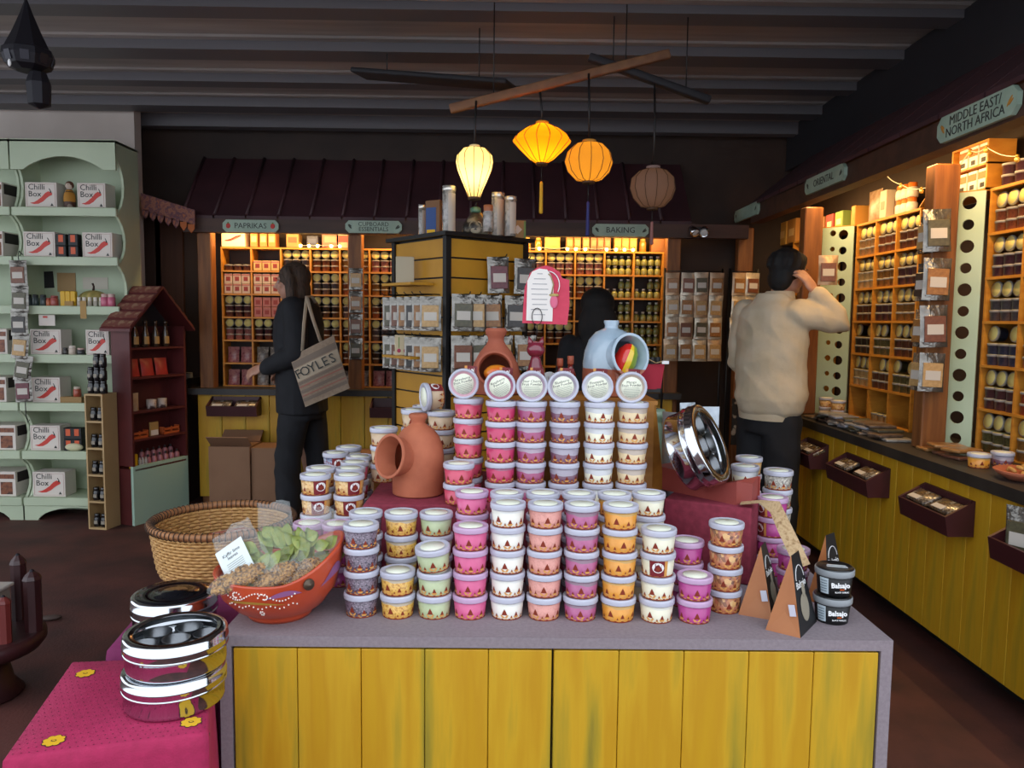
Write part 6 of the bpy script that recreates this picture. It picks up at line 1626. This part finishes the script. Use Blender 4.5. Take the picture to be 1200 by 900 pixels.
for k in range(3):
    for lv in range(3):
        if lv == 2 and k == 0: continue
        bjar(Mt @ Vector((.022 + .043 * k, .04, Hh + .0005 + lv * .0835)) if lv < 1 else Mt @ Vector((.022 + .043 * k, .04, Hh + .0005 + lv * .0835)), f'black jar in {["lower", "middle", "upper"][lv]} tier on top of beige shelf', ang)
p = at(126, 428, y=4.8)
# house stand
M_hred = mat('house_red', '#5a1f20', .55, c2='#4a191a', scale=4); M_mint3 = mat('mint_panel', '#a3c0ae', .5)
P0 = Vector((-2.375, 4.872, 0)); fd = Vector((.173, .448, 0)).normalized(); ha = math.atan2(fd.y, fd.x)
W, D = .47, .155; zm = .385; ze = at(150, 383, y=4.86).z; zr = at(168, 338, y=5.05).z
t = thing('house_stand', 'dark red house shaped stand with pitched roof and mint base', 'display stand', P0, (0, 0, ha))
part('base_panel', MB().bx(0, W, 0, .02, 0, zm), M_mint3, t)
part('base_body', MB().bx(.0, W, .02, D, 0, zm - .02), M_hred, t)
for x in (0, W - .016): part('side', MB().bx(x, x + .016, .0, D, zm, ze), M_hred, t)
part('back', MB().bx(.016, W - .016, D - .01, D, zm - .02, ze), M_hred, t)
shz = [zm, zm + .16, zm + .34, zm + .51, zm + .68]
sv = [at(183, v, y=5.05).z for v in (545, 512, 480, 441, 407)]
for z in sv: part('shelf_board', MB().bx(.016, W - .016, 0, D - .01, z - .012, z), M_hred, t)
ov = .04
for s in (-1, 1):
    xa = W / 2; xe = W / 2 + s * (W / 2 + ov)
    v8 = [(xa, -.05, zr), (xe, -.05, ze - .03), (xe, D + .05, ze - .03), (xa, D + .05, zr)]
    b = MB().add(v8 + [(x, y, z + .018) for x, y, z in v8], [(0, 1, 2, 3), (7, 6, 5, 4), (0, 4, 5, 1), (1, 5, 6, 2), (2, 6, 7, 3), (3, 7, 4, 0)]) if s > 0 else MB().add(v8 + [(x, y, z + .018) for x, y, z in v8], [(3, 2, 1, 0), (4, 5, 6, 7), (1, 5, 4, 0), (2, 6, 5, 1), (3, 7, 6, 2), (0, 4, 7, 3)])
    rf = part('roof_slope', b, M_hred, t)
    for k in range(5):
        f = (k + .5) / 5; part('roof_shingle', MB().box((0, 0, 0), (.05, D + .09, .008)), mat('shingle', '#6d3a30', .6, c2='#8a6a54', scale=20, sharp=(.5, .6)), rf, (xa + (xe - xa) * f, D / 2, zr + .022 + (ze - .03 - zr) * f), (0, s * math.atan2(zr - ze + .03, W / 2 + ov), 0))
part('gable_back', MB().prism([(0, ze), (W, ze), (W / 2, zr)], .012, M=TR(0, D - .022, 0)), mat('gable_dark', '#20181a', .7), t)
Hm = TR(P0) @ RZ(ha)
def hs(x, y, z): return Hm @ Vector((x, y, z))
for i in range(4):
    q = hs(.10 + .085 * i, .06, sv[4] + .0005)
    tt = thing('oil_bottle', f'tall dark bottle with tan label, {["first", "second", "third", "fourth"][i]} from the mint dresser in house stand', 'bottle', q, (0, 0, ha), 'tall bottles in the house stand')
    part('glass', MB().lathe([(.022, 0), (.024, .003), (.024, .085), (.012, .12), (.011, .15), (.013, .152), (.013, .172), (.011, .173)], 14), mat('oil_glass', '#3a2a20', .15, coat=.6), tt); part('paper_label', MB().grid(lambda a, b: (math.sin(-1 + a * 2) * .0247, -math.cos(-1 + a * 2) * .0247, .02 + b * .05), 6, 1), mat('oil_label', '#b08850', .6), tt)
for i in range(3):
    q = hs(.09 + .12 * i, .07, sv[3] + .0005); solo('red_packet', pouch_mesh(.105, .115, .03), mat('red_packet', '#a8332c', .4, c2=['#b8403a', '#5a2420'], scale=14, sharp=(.5, .75)), f'red packet, {["first", "second", "third"][i]} from the mint dresser in house stand', 'packet', q, (-.15, 0, ha))
for i in range(2): q = hs(.22 + .09 * i, .06, sv[2] + .0005); solo('white_mug', MB().lathe([(.026, 0), (.030, .004), (.031, .062), (.028, .062), (.026, .01), (.0001, .008)], 16, cap1=False), mat('mug_white', '#b0a29a', .4, c2='#4a3434', scale=26, sharp=(.55, .6)), f'patterned white cup, {["nearer", "further from"][i]} the cloth pouch in house stand', 'cup', q)
q = hs(.07, .06, sv[2] + .0005); solo('cloth_pouch', pouch_mesh(.09, .115, .045), mat('tan_cloth', '#9a7a5a', .7, c2='#b8a088', scale=10), 'tan cloth pouch with tag in the house stand', 'pouch', q, (0, 0, ha))
for i in range(2): q = hs(.09 + .27 * i, .05, sv[1] + .0005); solo('orange_crate', MB().bx(-.07, .07, -.02, .02, 0, .015).bx(-.07, .07, -.02, -.015, .028, .043).bx(-.07, -.062, -.02, .02, 0, .05).bx(.062, .07, -.02, .02, 0, .05).bx(-.004, .004, -.02, -.015, 0, .05), mat('orange_crate', '#b0552a', .5), f'small orange crate, {["nearer", "further from"][i]} the beige shelf in house stand', 'crate', q, (0, 0, ha))
q = hs(.235, .06, sv[1] + .0005); solo('kraft_note', MB().rbox((0, 0, .045), (.07, .01, .09), .001).box((.0, -.006, .02), (.06, .001, .035), 1), [mat('kraft_tag', '#a8844e', .7), M_tag], 'kraft card with white note between the orange crates', 'card', q, (0, 0, ha))
for i in range(6):
    for lv in range(2):
        q = hs(.17 + .05 * i, .05 + .055 * lv, sv[0] + .0005 + .030 * lv); solo('pink_bottle', MB().lathe([(.016, 0), (.018, .003), (.018, .045), (.008, .055), (.008, .07), (.007, .071)], 12, mats=[0, 0, 0, 1, 1]), [mat('pink_bottle', '#a86a72', .4), mat('dark_cap', '#2a2022', .5)], f'small pink bottle in the {"back" if lv else "front"} row above the mint base', 'bottle', q, (0, 0, 0), 'pink bottles in the house stand')
part('inner_step', MB().bx(.15, W - .02, .078, D - .012, sv[0], sv[0] + .030), M_hred, t)
q = hs(.05, .05, sv[0] + .0005); solo('yellow_box', MB().rbox((0, 0, .045), (.045, .03, .09), .002), mat('yellow_pack', '#d8a818', .45), 'yellow box beside white bottles above the mint base', 'box', q, (0, 0, ha))
for i in range(3): q = hs(.088 + .024 * i, .035, sv[0] + .0005); solo('white_bottle', MB().lathe([(.009, 0), (.010, .002), (.010, .045), (.006, .05), (.006, .062)], 10), mat('white_bottle', '#a8a09c', .4), 'slim white bottle between the yellow box and pink bottles', 'bottle', q, (0, 0, 0), 'slim white bottles')
# ================================================================ dark side: curtain, toran, small counter, hanging lamp
c = at(200, 400, y=5.80); solo('timber_screen', MB().bx(-.10, .10, 0, .03, 0, 2.1), mat('brown_panel', '#4e3022', .7, c2='#40261b', scale=3, stretch=(5, 5, .4)), 'brown wooden panel standing against the dark back wall', 'panel', (c.x, 5.81, 0))
c = at(176, 400, y=5.80); solo('timber_screen', MB().bx(-.09, .09, 0, .03, 0, 2.1), mat('brown_panel2', '#382620', .7), 'darker brown panel beside the plaster wall end', 'panel', (c.x, 5.81, 0))
M_tor = mat('toran_cloth', '#7a4a44', .8, c2=['#94604c', '#5a3a48', '#a8623a'], scale=30, sharp=(.3, .7))
a, b = at(165, 226, y=5.36), at(228, 246, y=5.36)
t = thing('toran_hanging', 'embroidered toran hanging with pointed flaps on dark wall', 'wall hanging', a)
d = b - a
part('band', MB().add([(0, 0, 0), tuple(d), tuple(d + Vector((0, 0, -.10))), (0, 0, -.11), (0, .012, 0), (d.x, .012, d.z), (d.x, .012, d.z - .10), (0, .012, -.11)], [(3, 2, 1, 0), (4, 5, 6, 7), (0, 1, 5, 4), (1, 2, 6, 5), (2, 3, 7, 6), (3, 0, 4, 7)]), M_tor, t)
for i in range(7):
    f = (i + .5) / 7; q = d * f; part('flap', MB().prism([(0, -.06), (.022, -.03), (.022, .0), (-.022, 0), (-.022, -.03)], .008), M_tor if i < 5 else mat('toran_orange', '#a85c30', .8), t, (q.x, 0, q.z - .105), (0, 0, 0))
SCX = -2.41
t = thing('side_counter', 'small black counter between the house stand and yellow counter', 'counter', (SCX, 5.58, 0))
part('cabinet', MB().bx(-.12, .12, -.05, .22, 0, .86), mat('counter_brown', '#3a281e', .7), t); part('top', MB().bx(-.13, .13, -.08, .22, .86, .90), M_black, t)
c = at(215, 448, y=5.45); solo('pale_tray', MB().rbox((0, 0, .02), (.14, .12, .04), .004), mat('pale_tray', '#8d8a84', .5), 'pale small tray on the black side counter', 'tray', (SCX + .04, 5.60, .9005))
# hanging dark pierced lamp
LYd = 3.05
p = at(33, 60, y=LYd)
M_iron = mat('dark_iron', '#1a1820', .55, .4)
t = thing('hanging_lamp', 'dark pierced metal lamp hanging from the ceiling by the plaster wall', 'lamp', p)
k = LYd / F
part('chain', MB().tube([(0, 0, .17), (-.02, 0, .30), (-.02, 0, 2.80 - p.z)], .006, 6), M_iron, t)
part('cone', MB().lathe([(.088, .0), (.080, .006), (.050, .07), (.022, .14), (.010, .175), (.004, .19)], 8, smooth=False), M_iron, t)
bd = part('body', MB().lathe([(.045, -.075), (.078, -.06), (.092, -.025), (.088, .0)], 8, smooth=False), M_iron, t)
for i in range(8):
    a = math.pi * 2 * (i + .5) / 8; part('pierced_panel', MB().box((0, 0, 0), (.03, .004, .035)), mat('iron_panel', '#2a2830', .4, .5), bd, (.082 * math.cos(a), .082 * math.sin(a), -.035), (.25, 0, a + math.pi / 2))
part('drop', MB().lathe([(.004, -.215), (.040, -.20), (.044, -.12), (.030, -.08)], 8, smooth=False), M_iron, t, (.035, 0, 0))
part('glass_bead', MB().ell((0, 0, 0), (.006, .006, .014), 0, 8, 6), M_white, t, (-.02, -.085, -.07))
t = thing('ceiling_cable', 'thin dark cable running along the top of the plaster wall', 'cable', at(-30, 128, y=5.40)); o = t.location
part('cable', MB().tube([Vector((0, 0, 0)), at(30, 123, y=5.40) - o, at(90, 124, y=5.40) - o, at(156, 126, y=5.40) - o], .010, 6), M_black, t)
# ---- low dark wooden stand at the corner of the pink table
p = at(-24, 752, z=.2)
t = thing('carved_stand', 'low dark red wooden stand with carved posts, cut off at the edge', 'stand', (p.x, p.y, 0))
M_lac = mat('lacquer', '#3a1a1c', .4, c2='#2c1416', scale=6)
part('deck', MB().lathe([(.16, .16), (.19, .17), (.205, .19), (.205, .215), (.19, .225)], 36), M_lac, t)
part('pedestal', MB().lathe([(.12, 0), (.13, .01), (.10, .05), (.08, .16)], 24), M_lac, t)
def cpost(u, v0, v1, c, rad):
    q = at(u, v0, y=p.y - .03) if False else None
M_postred = mat('post_red', '#6d2a26', .45)
for (dx, dy, h, rad, mt_) in ((.130, -.06, .16, .022, M_postred), (.165, .045, .215, .029, M_lac), (.05, .15, .24, .026, M_lac)):
    q = part('carved_post', MB().lathe([(rad, .225), (rad, .225 + h * .86), (rad * 1.1, .225 + h * .87), (rad * .9, .225 + h * .93), (rad * .35, .225 + h)], 8, smooth=False), mt_, t, (dx, dy, 0))
    part('knob', MB().ell((0, 0, .225 + h), (rad * .3, rad * .3, rad * .3), 0, 8, 6), M_iron, q)
part('grey_box', MB().rbox((0, 0, 0), (.18, .16, .15), .003), mat('grey_boxm', '#8d857c', .6), t, (-.02, -.01, .302)); part('box_lid', MB().rbox((0, 0, 0), (.20, .18, .012), .003), mat('grey_lid', '#a8a098', .6), t, (-.02, -.01, .384))
q = at(58, 727, z=0); solo('wooden_scoop', MB().ell((0, 0, .012), (.05, .02, .012), 0, 12, 8).tube([(-.04, 0, .010), (-.13, -.02, .010)], .008, 6), mat('dull_wood', '#4a3a34', .7), 'dull wooden scoop lying on the red floor', 'scoop', q, (0, 0, .3))
# ================================================================ people
M_skin = mat('skin', '#b98a74', .5, c2='#b0806a', scale=30)
M_blackcloth = mat('black_cloth', '#15161b', .85, c2='#1b1c22', scale=8)
M_creamcloth = mat('cream_cloth', '#d0c2aa', .85, c2='#c4b498', scale=6, bump=.2, bscale=40)
M_hair_brown = mat('hair_brown', '#33261e', .75, c2=['#4a382c', '#241a15'], scale=18, stretch=(3, 3, .4), bump=.4)
M_hair_black = mat('hair_black', '#0d0c0d', .75, c2='#151315', scale=18, stretch=(3, 3, .4), bump=.3)
def wrinkle(me, amp, sx, sy, sz, seed=0):
    from mathutils import noise
    ns = [v.normal.copy() for v in me.vertices]
    for v, n_ in zip(me.vertices, ns):
        c = v.co; q = Vector((c.x * sx + c.z * 2 + seed, c.y * sy, c.z * sz + c.x * 4))
        k = 1 - abs(noise.noise(q)) * 2.2
        v.co += n_ * (amp * (k - .35 + .5 * noise.noise(q * 2.3)))
    me.update(); return me
def loft(mb, secs, n=20, M=None):
    """secs: (x, y, z, rx, ry) ellipses from bottom to top"""
    vs = []; k = len(secs)
    for x, y, z, rx, ry in secs:
        for i in range(n):
            a = 2 * math.pi * i / n; vs.append((x + rx * math.cos(a), y + ry * math.sin(a), z))
    fs = [(j * n + i, j * n + (i + 1) % n, (j + 1) * n + (i + 1) % n, (j + 1) * n + i) for j in range(k - 1) for i in range(n)]
    fs += [list(range(n - 1, -1, -1)), [(k - 1) * n + i for i in range(n)]]
    mb.add(vs, fs, 0, True, M); return mb
def limb(mb, pts, rs, M=None, n=14):
    pts = [Vector(p) for p in pts]
    # finer samples so that the limb bends smoothly
    P, Rr = [], []
    for i in range(len(pts) - 1):
        for k in range(5):
            f = k / 5; P.append(pts[i].lerp(pts[i + 1], f)); Rr.append(rs[i] * (1 - f) + rs[i + 1] * f)
    P.append(pts[-1]); Rr.append(rs[-1])
    mb.tube(P, Rr, n, M=M)
    for p, r in ((pts[0], rs[0]), (pts[-1], rs[-1])): mb.ell(p, (r, r, r), 0, 12, 8, M=M)
    return mb
def head_shape(mb, M):
    """head centre at the origin, face to -Y"""
    mb.ell((0, .012, .030), (.074, .093, .088), 0, 20, 14, M=M)
    mb.ell((0, -.022, -.040), (.056, .064, .066), 0, 18, 12, M=M)
    mb.ell((0, -.060, -.088), (.026, .022, .018), 0, 12, 8, M=M)                   # chin
    mb.ell((0, -.072, .026), (.050, .020, .016), 0, 12, 8, M=M)                    # brow
    mb.tube([(0, -.083, .020), (0, -.098, -.006), (0, -.112, -.022), (0, -.096, -.034)], [.008, .010, .013, .010], 8, M=M)   # nose
    mb.ell((0, -.082, -.053), (.022, .012, .006), 0, 10, 6, M=M); mb.ell((0, -.080, -.064), (.019, .012, .007), 0, 10, 6, M=M)   # lips
    for s in (-1, 1):
        mb.ell((s * .040, -.058, -.018), (.022, .018, .018), 0, 10, 6, M=M)           # cheeks
        mb.ell((s * .077, .012, -.006), (.008, .020, .030), 0, 10, 8, M=M)            # ears
def hand_shape(mb, wrist, direction, palm_n, s=1.0, curl=.5, thumb=1):
    """palm and five fingers; direction wrist -> knuckles, palm_n = normal of the palm side"""
    d = Vector(direction).normalized(); nn = Vector(palm_n); nn = (nn - d * nn.dot(d)).normalized(); sd = d.cross(nn)
    w = Vector(wrist)
    for k in range(5): mb.ell(w + d * (.015 + .016 * k) * s, (.030 * s, .030 * s, .030 * s) if False else (.001, .001, .001), 0, 4, 3)
    Q = Matrix((sd, d, nn)).transposed().to_4x4(); Q.translation = w
    mb.ell((0, .045 * s, 0), (.040 * s, .052 * s, .016 * s), 0, 16, 10, M=Q)
    for i, L in enumerate((.072, .082, .077, .060)):
        x = (-.028 + .0185 * i) * s
        pts = [Vector((x, .070 * s, 0))]; a = 0
        for seg, f in enumerate((.45, .32, .25)):
            a += curl * (.5 + .35 * seg)
            pts.append(pts[-1] + Vector((x * .12, math.cos(a) * L * f * s, math.sin(a) * L * f * s)))
        limb(mb, pts, [.0095 * s, .0088 * s, .0082 * s, .0070 * s], M=Q, n=8)
    x = -.034 * s * thumb
    limb(mb, [Vector((x * .6, .020 * s, .004)), Vector((x * 1.35, .045 * s, .014 * s)), Vector((x * 1.55, .070 * s, .024 * s)), Vector((x * 1.45, .088 * s, .030 * s))], [.014 * s, .0115 * s, .010 * s, .008 * s], M=Q, n=8)
def eyes(t, M):
    for s in (-1, 1):
        e = part('eye', MB().ell((0, 0, 0), (.013, .006, .007), 0, 10, 6).ell((0, -.004, 0), (.0055, .004, .0058), 1, 8, 6), [mat('eye_white', '#c9c0b8', .3), M_black], t); e.matrix_local = M @ TR(s * .031, -.078, .006)
        b = part('eyebrow', MB().tube([(-.016, 0, 0), (0, -.003, .004), (.016, .002, .0)], .003, 5), M_hair_brown, t); b.matrix_local = M @ TR(s * .032, -.088, .026)
# ---- person with the tote bag (facing along -X)
wp = at(352, 470, y=4.98); WX, WY = wp.x, 4.98
t = thing('person', 'person in black coat with shoulder length brown hair and striped tote bag', 'person', (WX, WY, 0))
W = RZ(-math.pi / 2)
hz = at(350, 308, y=4.98).z - .125
HM = TR(-.045, 0, hz) @ W @ RX(.06)
b = MB(); head_shape(b, HM)
limb(b, [(-.030, 0, hz - .05), (-.005, 0, hz - .17)], [.050, .056])
loft(b, [(0, 0, .80, .10, .15), (0, 0, 1.0, .10, .13), (.0, 0, 1.25, .105, .16), (.0, 0, hz - .20, .09, .17), (0, 0, hz - .14, .05, .06)])
for s in (-1, 1): limb(b, [(.0, s * .085, .85), (-.01 + .03 * s, s * .09, .47), (.02 + .06 * s, s * .09, .09)], [.075, .052, .038])
limb(b, [(0, .16, 1.38), (.05, .20, 1.10), (-.10, .14, .99)], [.045, .038, .028])
limb(b, [(0, -.16, 1.38), (.02, -.20, 1.12), (-.16, -.16, 1.035), (-.20, -.15, 1.035)], [.045, .038, .028, .026])
hand_shape(b, (-.195, -.15, 1.035), (-.85, .1, -.35), (.2, .6, -.6), 1.0, .45)
hand_shape(b, (-.10, .14, .99), (-.9, -.1, -.2), (.2, -.6, -.6), 1.0, .5, -1)
part('body', remesh(b, .0075, 1), M_skin, t)
eyes(t, HM)
c = MB()
loft(c, [(.015, 0, .74, .160, .205), (.01, 0, .86, .160, .205), (.005, 0, 1.02, .150, .190), (.0, 0, 1.18, .155, .200), (-.005, 0, 1.32, .150, .215), (0, 0, 1.42, .125, .205), (.0, 0, 1.475, .085, .125), (.0, 0, hz - .095, .070, .075)])
limb(c, [(.01, .185, 1.405), (.055, .215, 1.12), (-.09, .15, 1.0)], [.074, .066, .050])
limb(c, [(.01, -.185, 1.405), (.045, -.220, 1.13), (-.165, -.165, 1.035)], [.076, .068, .050])
part('coat', wrinkle(remesh(c, .012, 3), .009, 5, 5, 5, 3), M_blackcloth, t)
c = MB()
loft(c, [(.01, 0, .70, .14, .185), (.01, 0, .80, .145, .19)])
limb(c, [(.0, -.085, .80), (-.06, -.09, .45), (-.065, -.09, .06)], [.105, .082, .078]); limb(c, [(.03, .085, .80), (.085, .09, .45), (.12, .09, .06)], [.105, .082, .078])
part('trousers', wrinkle(remesh(c, .012, 3), .009, 6, 6, 5, 9), M_blackcloth, t)
for x, y in ((-.10, -.09), (.085, .09)): part('shoe', MB().ell((x, y, .042), (.13, .048, .042), 0, 18, 10, mod=lambda d: Vector((d.x, d.y, max(d.z, -.95)))), M_black, t)
hb = MB()
hb.ell((.005, 0, .036), (.104, .088, .096), 0, 20, 14, M=TR(-.030, 0, hz))
hb.ell((.030, 0, -.06), (.075, .092, .12), 0, 18, 12, M=TR(-.030, 0, hz)); hb.ell((.035, 0, -.16), (.058, .095, .085), 0, 18, 12, M=TR(-.030, 0, hz))
for s in (-1, 1): hb.tube([(-.03, s * .070, .09), (-.005, s * .088, .02), (.005, s * .094, -.07), (.01, s * .098, -.16), (.005, s * .096, -.21)], [.03, .036, .036, .032, .012], 10, M=TR(-.030, 0, hz))
hm2 = remesh(hb, .008, 3, 'hair')
cut = MB().ell((-.120, 0, -.042), (.160, .20, .102), 0, 18, 12, M=TR(-.030, 0, hz)).mesh('cut')
part('hair', smooth_mesh(boolean(hm2, cut, 'DIFFERENCE'), 60), M_hair_brown, t)
# tote bag hanging at the near side
M_tote = mat('tote_cloth', '#9a8672', .85, c2='#8f7b68', scale=60)
cs = [at(u, v, y=4.72) for u, v in ((340, 419), (391, 393), (410, 455), (358, 477))]
o = sum(cs, Vector()) / 4
tb = thing('tote_bag', 'striped cloth tote bag with dark lettering over the shoulder of black coat', 'bag', o)
q = [p - o for p in cs]
def bp(a, b_, s): # a along the width, b down
    p = q[0].lerp(q[1], a).lerp(q[3].lerp(q[2], a), b_)
    bul = .035 * math.sin(math.pi * a) * math.sin(math.pi * min(1, .15 + b_ * .9))
    return p + Vector((0, s * bul + s * .004, 0))
part('cloth', MB().grid(lambda a, b_: bp(a, 1 - b_, -1), 14, 16).grid(lambda a, b_: bp(1 - a, 1 - b_, 1), 14, 16), M_tote, tb)
M_str1 = mat('tote_pale', '#b5a48e', .85); M_str2 = mat('tote_pink', '#a0685c', .85); M_str3 = mat('tote_grey', '#7d6e62', .85)
for b0, b1, mm in ((.25, .50, M_str1), (.12, .23, M_str3), (.52, .57, M_str3), (.60, .625, M_str2), (.68, .74, M_str3), (.78, .80, M_str2), (.84, .90, M_str3)):
    part('stripe', MB().grid(lambda a, b_: bp(.01 + .98 * a, b1 + (b0 - b1) * b_, -1) + Vector((0, -.002, 0)), 14, 3), mm, tb)
ex = (q[1] - q[0]).normalized(); ang_t = math.atan2(ex.z, ex.x)
for k, ch in enumerate('FOYLES'):
    a = (.09, .25, .42, .57, .71, .86)[k]; p = bp(a, .375, -1)
    lettering('letter', ch, .080, M_ink, tb, p + Vector((0, -.014, 0)), (0, -ang_t, 0), ext=.001)
for f in (.30, .72):
    p0 = bp(f, 0, -1)
    sh = at(361, 349, y=4.78) - o
    part('handle', MB().tube([p0, p0.lerp(sh, .5) + Vector((.0, -.03, 0)), sh + Vector((0, -.03, .005)), sh + Vector((.01, .05, .012)), sh + Vector((.03, .07, -.03))], [(.012, .003)] * 5, 8), M_str1, tb)
# ---- person in the cream jacket, seen from behind, one hand at the head
mp = at(907, 470, y=4.28); MX, MY = mp.x - .025, 4.28
t = thing('person', 'person in cream jacket and black trousers holding a hand to the head', 'person', (MX, MY, 0))
TH = R(122)
W = RZ(TH)
hz = at(922, 295, y=4.28).z - .118
hx = (922 - 907) * 4.28 / F
fwd = W.to_3x3() @ Vector((0, -1, 0))
HM = TR(hx, -.02, hz) @ RZ(R(112)) @ RX(.10)
b = MB(); head_shape(b, HM)
limb(b, [(hx - .02, -.01, hz - .05), (hx * .4, 0, hz - .17)], [.055, .062])
loft(b, [(0, 0, .82, .15, .10), (0, 0, 1.0, .14, .10), (0, 0, 1.25, .17, .11), (0, 0, hz - .21, .18, .095), (0, 0, hz - .15, .06, .055)], M=W)
for s in (-1, 1): limb(b, [W @ Vector((s * .09, 0, .86)), W @ Vector((s * .095, -.01, .47)), W @ Vector((s * .10, .02, .09))], [.08, .055, .04])
shR = W @ Vector((-.185, 0, 1.405)); elR = Vector((.300, -.165, 1.362)); wrR = Vector((.172, -.152, 1.515))
limb(b, [shR, elR, wrR], [.05, .042, .030])
hd = Vector((.095, -.118, 1.64)) - wrR
hand_shape(b, wrR, hd, (-.6, .75, -.1), 1.12, .30, 1)
shL = W @ Vector((.185, 0, 1.405)); elL = W @ Vector((.24, -.02, 1.12)); wrL = W @ Vector((.18, -.20, .98))
limb(b, [shL, elL, wrL], [.05, .042, .030]); hand_shape(b, wrL, W.to_3x3() @ Vector((-.2, -.8, -.3)), W.to_3x3() @ Vector((-1, 0, 0)), 1.0, .5, -1)
part('body', remesh(b, .0075, 1), M_skin, t)
eyes(t, HM)
c = MB()
loft(c, [(0, 0, .835, .168, .135), (0, .0, .865, .196, .160), (0, .0, .93, .216, .172), (0, 0, 1.08, .205, .160), (0, 0, 1.22, .210, .155), (0, 0, 1.34, .215, .145), (0, 0, 1.42, .190, .125), (0, 0, 1.475, .11, .09), (0, 0, hz - .115, .082, .080)], M=W, n=24)
limb(c, [shR * .93 + Vector((0, 0, .095)), elR, wrR + (elR - wrR) * .12], [.084, .067, .052])
limb(c, [shL * .93 + Vector((0, 0, .095)), elL, wrL + (elL - wrL) * .1], [.088, .070, .052])
part('jacket', wrinkle(remesh(c, .010, 3), .011, 5, 5, 7), M_creamcloth, t)
part('hem_band', MB().add(*(lambda n: ([(W @ Vector((.176 * rr * math.cos(2 * math.pi * i / n), .143 * rr * math.sin(2 * math.pi * i / n), z))) for z, rr in ((.815, 1.0), (.865, 1.04)) for i in range(n)], [(i, (i + 1) % n, n + (i + 1) % n, n + i) for i in range(n)]))(32), 0, True), M_creamcloth, t)
part('collar', MB().add(*(lambda n: ([(W @ Vector((.078 * rr * math.cos(2 * math.pi * i / n), .078 * rr * math.sin(2 * math.pi * i / n), z))) + Vector((hx * .45, -.005, 0)) for z, rr in ((hz - .155, 1.1), (hz - .105, 1.0), (hz - .100, .93)) for i in range(n)], [(j * n + i, j * n + (i + 1) % n, (j + 1) * n + (i + 1) % n, (j + 1) * n + i) for j in range(2) for i in range(n)]))(28), 0, True), M_creamcloth, t)
c = MB()
loft(c, [(0, 0, .74, .165, .130), (0, 0, .83, .160, .125), (0, 0, .86, .155, .12)], M=W)
for s in (-1, 1): limb(c, [W @ Vector((s * .088, 0, .80)), W @ Vector((s * .10, -.01, .45)), W @ Vector((s * .105, .015, .06))], [.108, .092, .085])
part('trousers', wrinkle(remesh(c, .012, 3), .009, 6, 6, 5, 9), M_blackcloth, t)
for s in (-1, 1): part('shoe', MB().ell((s * .105, -.04, .042), (.048, .13, .042), 0, 18, 10, M=W, mod=lambda d: Vector((d.x, d.y, max(d.z, -.95)))), M_black, t)
hb = MB(); hb.ell((0, .020, .040), (.092, .104, .098), 0, 20, 14, M=HM); hb.ell((0, .055, -.035), (.078, .060, .075), 0, 16, 10, M=HM); hb.ell((0, -.045, .080), (.068, .046, .036), 0, 16, 10, M=HM)
for i in range(14):
    a = i * 2.4; hb.tube([(.06 * math.cos(a), .02 + .07 * math.sin(a), .10), (.085 * math.cos(a), .02 + .095 * math.sin(a), .06), (.090 * math.cos(a), .03 + .10 * math.sin(a), .02)], [.02, .018, .008], 8, M=HM)
part('hair', remesh(hb, .008, 2), M_hair_black, t)
# ---- dark haired person standing with the back to us behind the blue salt pig
pp = at(699, 400, y=4.75)
t = thing('person', 'person in black with long black hair behind the blue salt pig', 'person', (pp.x, 4.75, 0))
hz = at(699, 338, y=4.75).z - .125
W = RZ(math.pi - .3); HM = TR(0, 0, hz) @ W
b = MB(); head_shape(b, HM); limb(b, [(0, 0, hz - .05), (0, 0, hz - .17)], [.05, .056])
loft(b, [(0, 0, .75, .13, .09), (0, 0, 1.0, .13, .09), (0, 0, hz - .20, .15, .085), (0, 0, hz - .14, .05, .05)])
for s in (-1, 1):
    limb(b, [(s * .08, 0, .78), (s * .085, 0, .42), (s * .085, 0, .08)], [.07, .05, .038]); limb(b, [(s * .16, 0, hz - .22), (s * .20, .02, hz - .48), (s * .17, .12, hz - .62)], [.045, .036, .027])
    hand_shape(b, (s * .17, .12, hz - .62), (0, .9, -.3), (-s, 0, 0), .95, .5, s)
part('body', remesh(b, .009, 1), M_skin, t); eyes(t, HM)
c = MB(); loft(c, [(0, 0, .70, .175, .13), (0, 0, .90, .165, .125), (0, 0, hz - .35, .185, .13), (0, 0, hz - .22, .185, .115), (0, 0, hz - .16, .10, .08), (0, 0, hz - .11, .07, .07)])
for s in (-1, 1): limb(c, [(s * .165, 0, hz - .225), (s * .205, .02, hz - .48), (s * .175, .11, hz - .61)], [.07, .06, .045])
part('coat', remesh(c, .013, 3), M_blackcloth, t)
c = MB(); loft(c, [(0, 0, .66, .15, .115), (0, 0, .78, .15, .115)])
for s in (-1, 1): limb(c, [(s * .08, 0, .72), (s * .088, 0, .42), (s * .09, 0, .06)], [.095, .078, .072])
part('trousers', remesh(c, .014, 3), M_blackcloth, t)
for s in (-1, 1): part('shoe', MB().ell((s * .09, .05, .042), (.046, .125, .042), 0, 16, 10, mod=lambda d: Vector((d.x, d.y, max(d.z, -.95)))), M_black, t)
hb = MB(); hb.ell((0, 0, .032), (.108, .110, .100), 0, 20, 14, M=TR(0, -.01, hz)); hb.ell((0, -.055, -.10), (.125, .06, .15), 0, 18, 12, M=TR(0, -.01, hz)); hb.ell((0, -.075, -.30), (.115, .05, .18), 0, 18, 12, M=TR(0, -.01, hz))
part('hair', remesh(hb, .010, 3), M_hair_black, t)
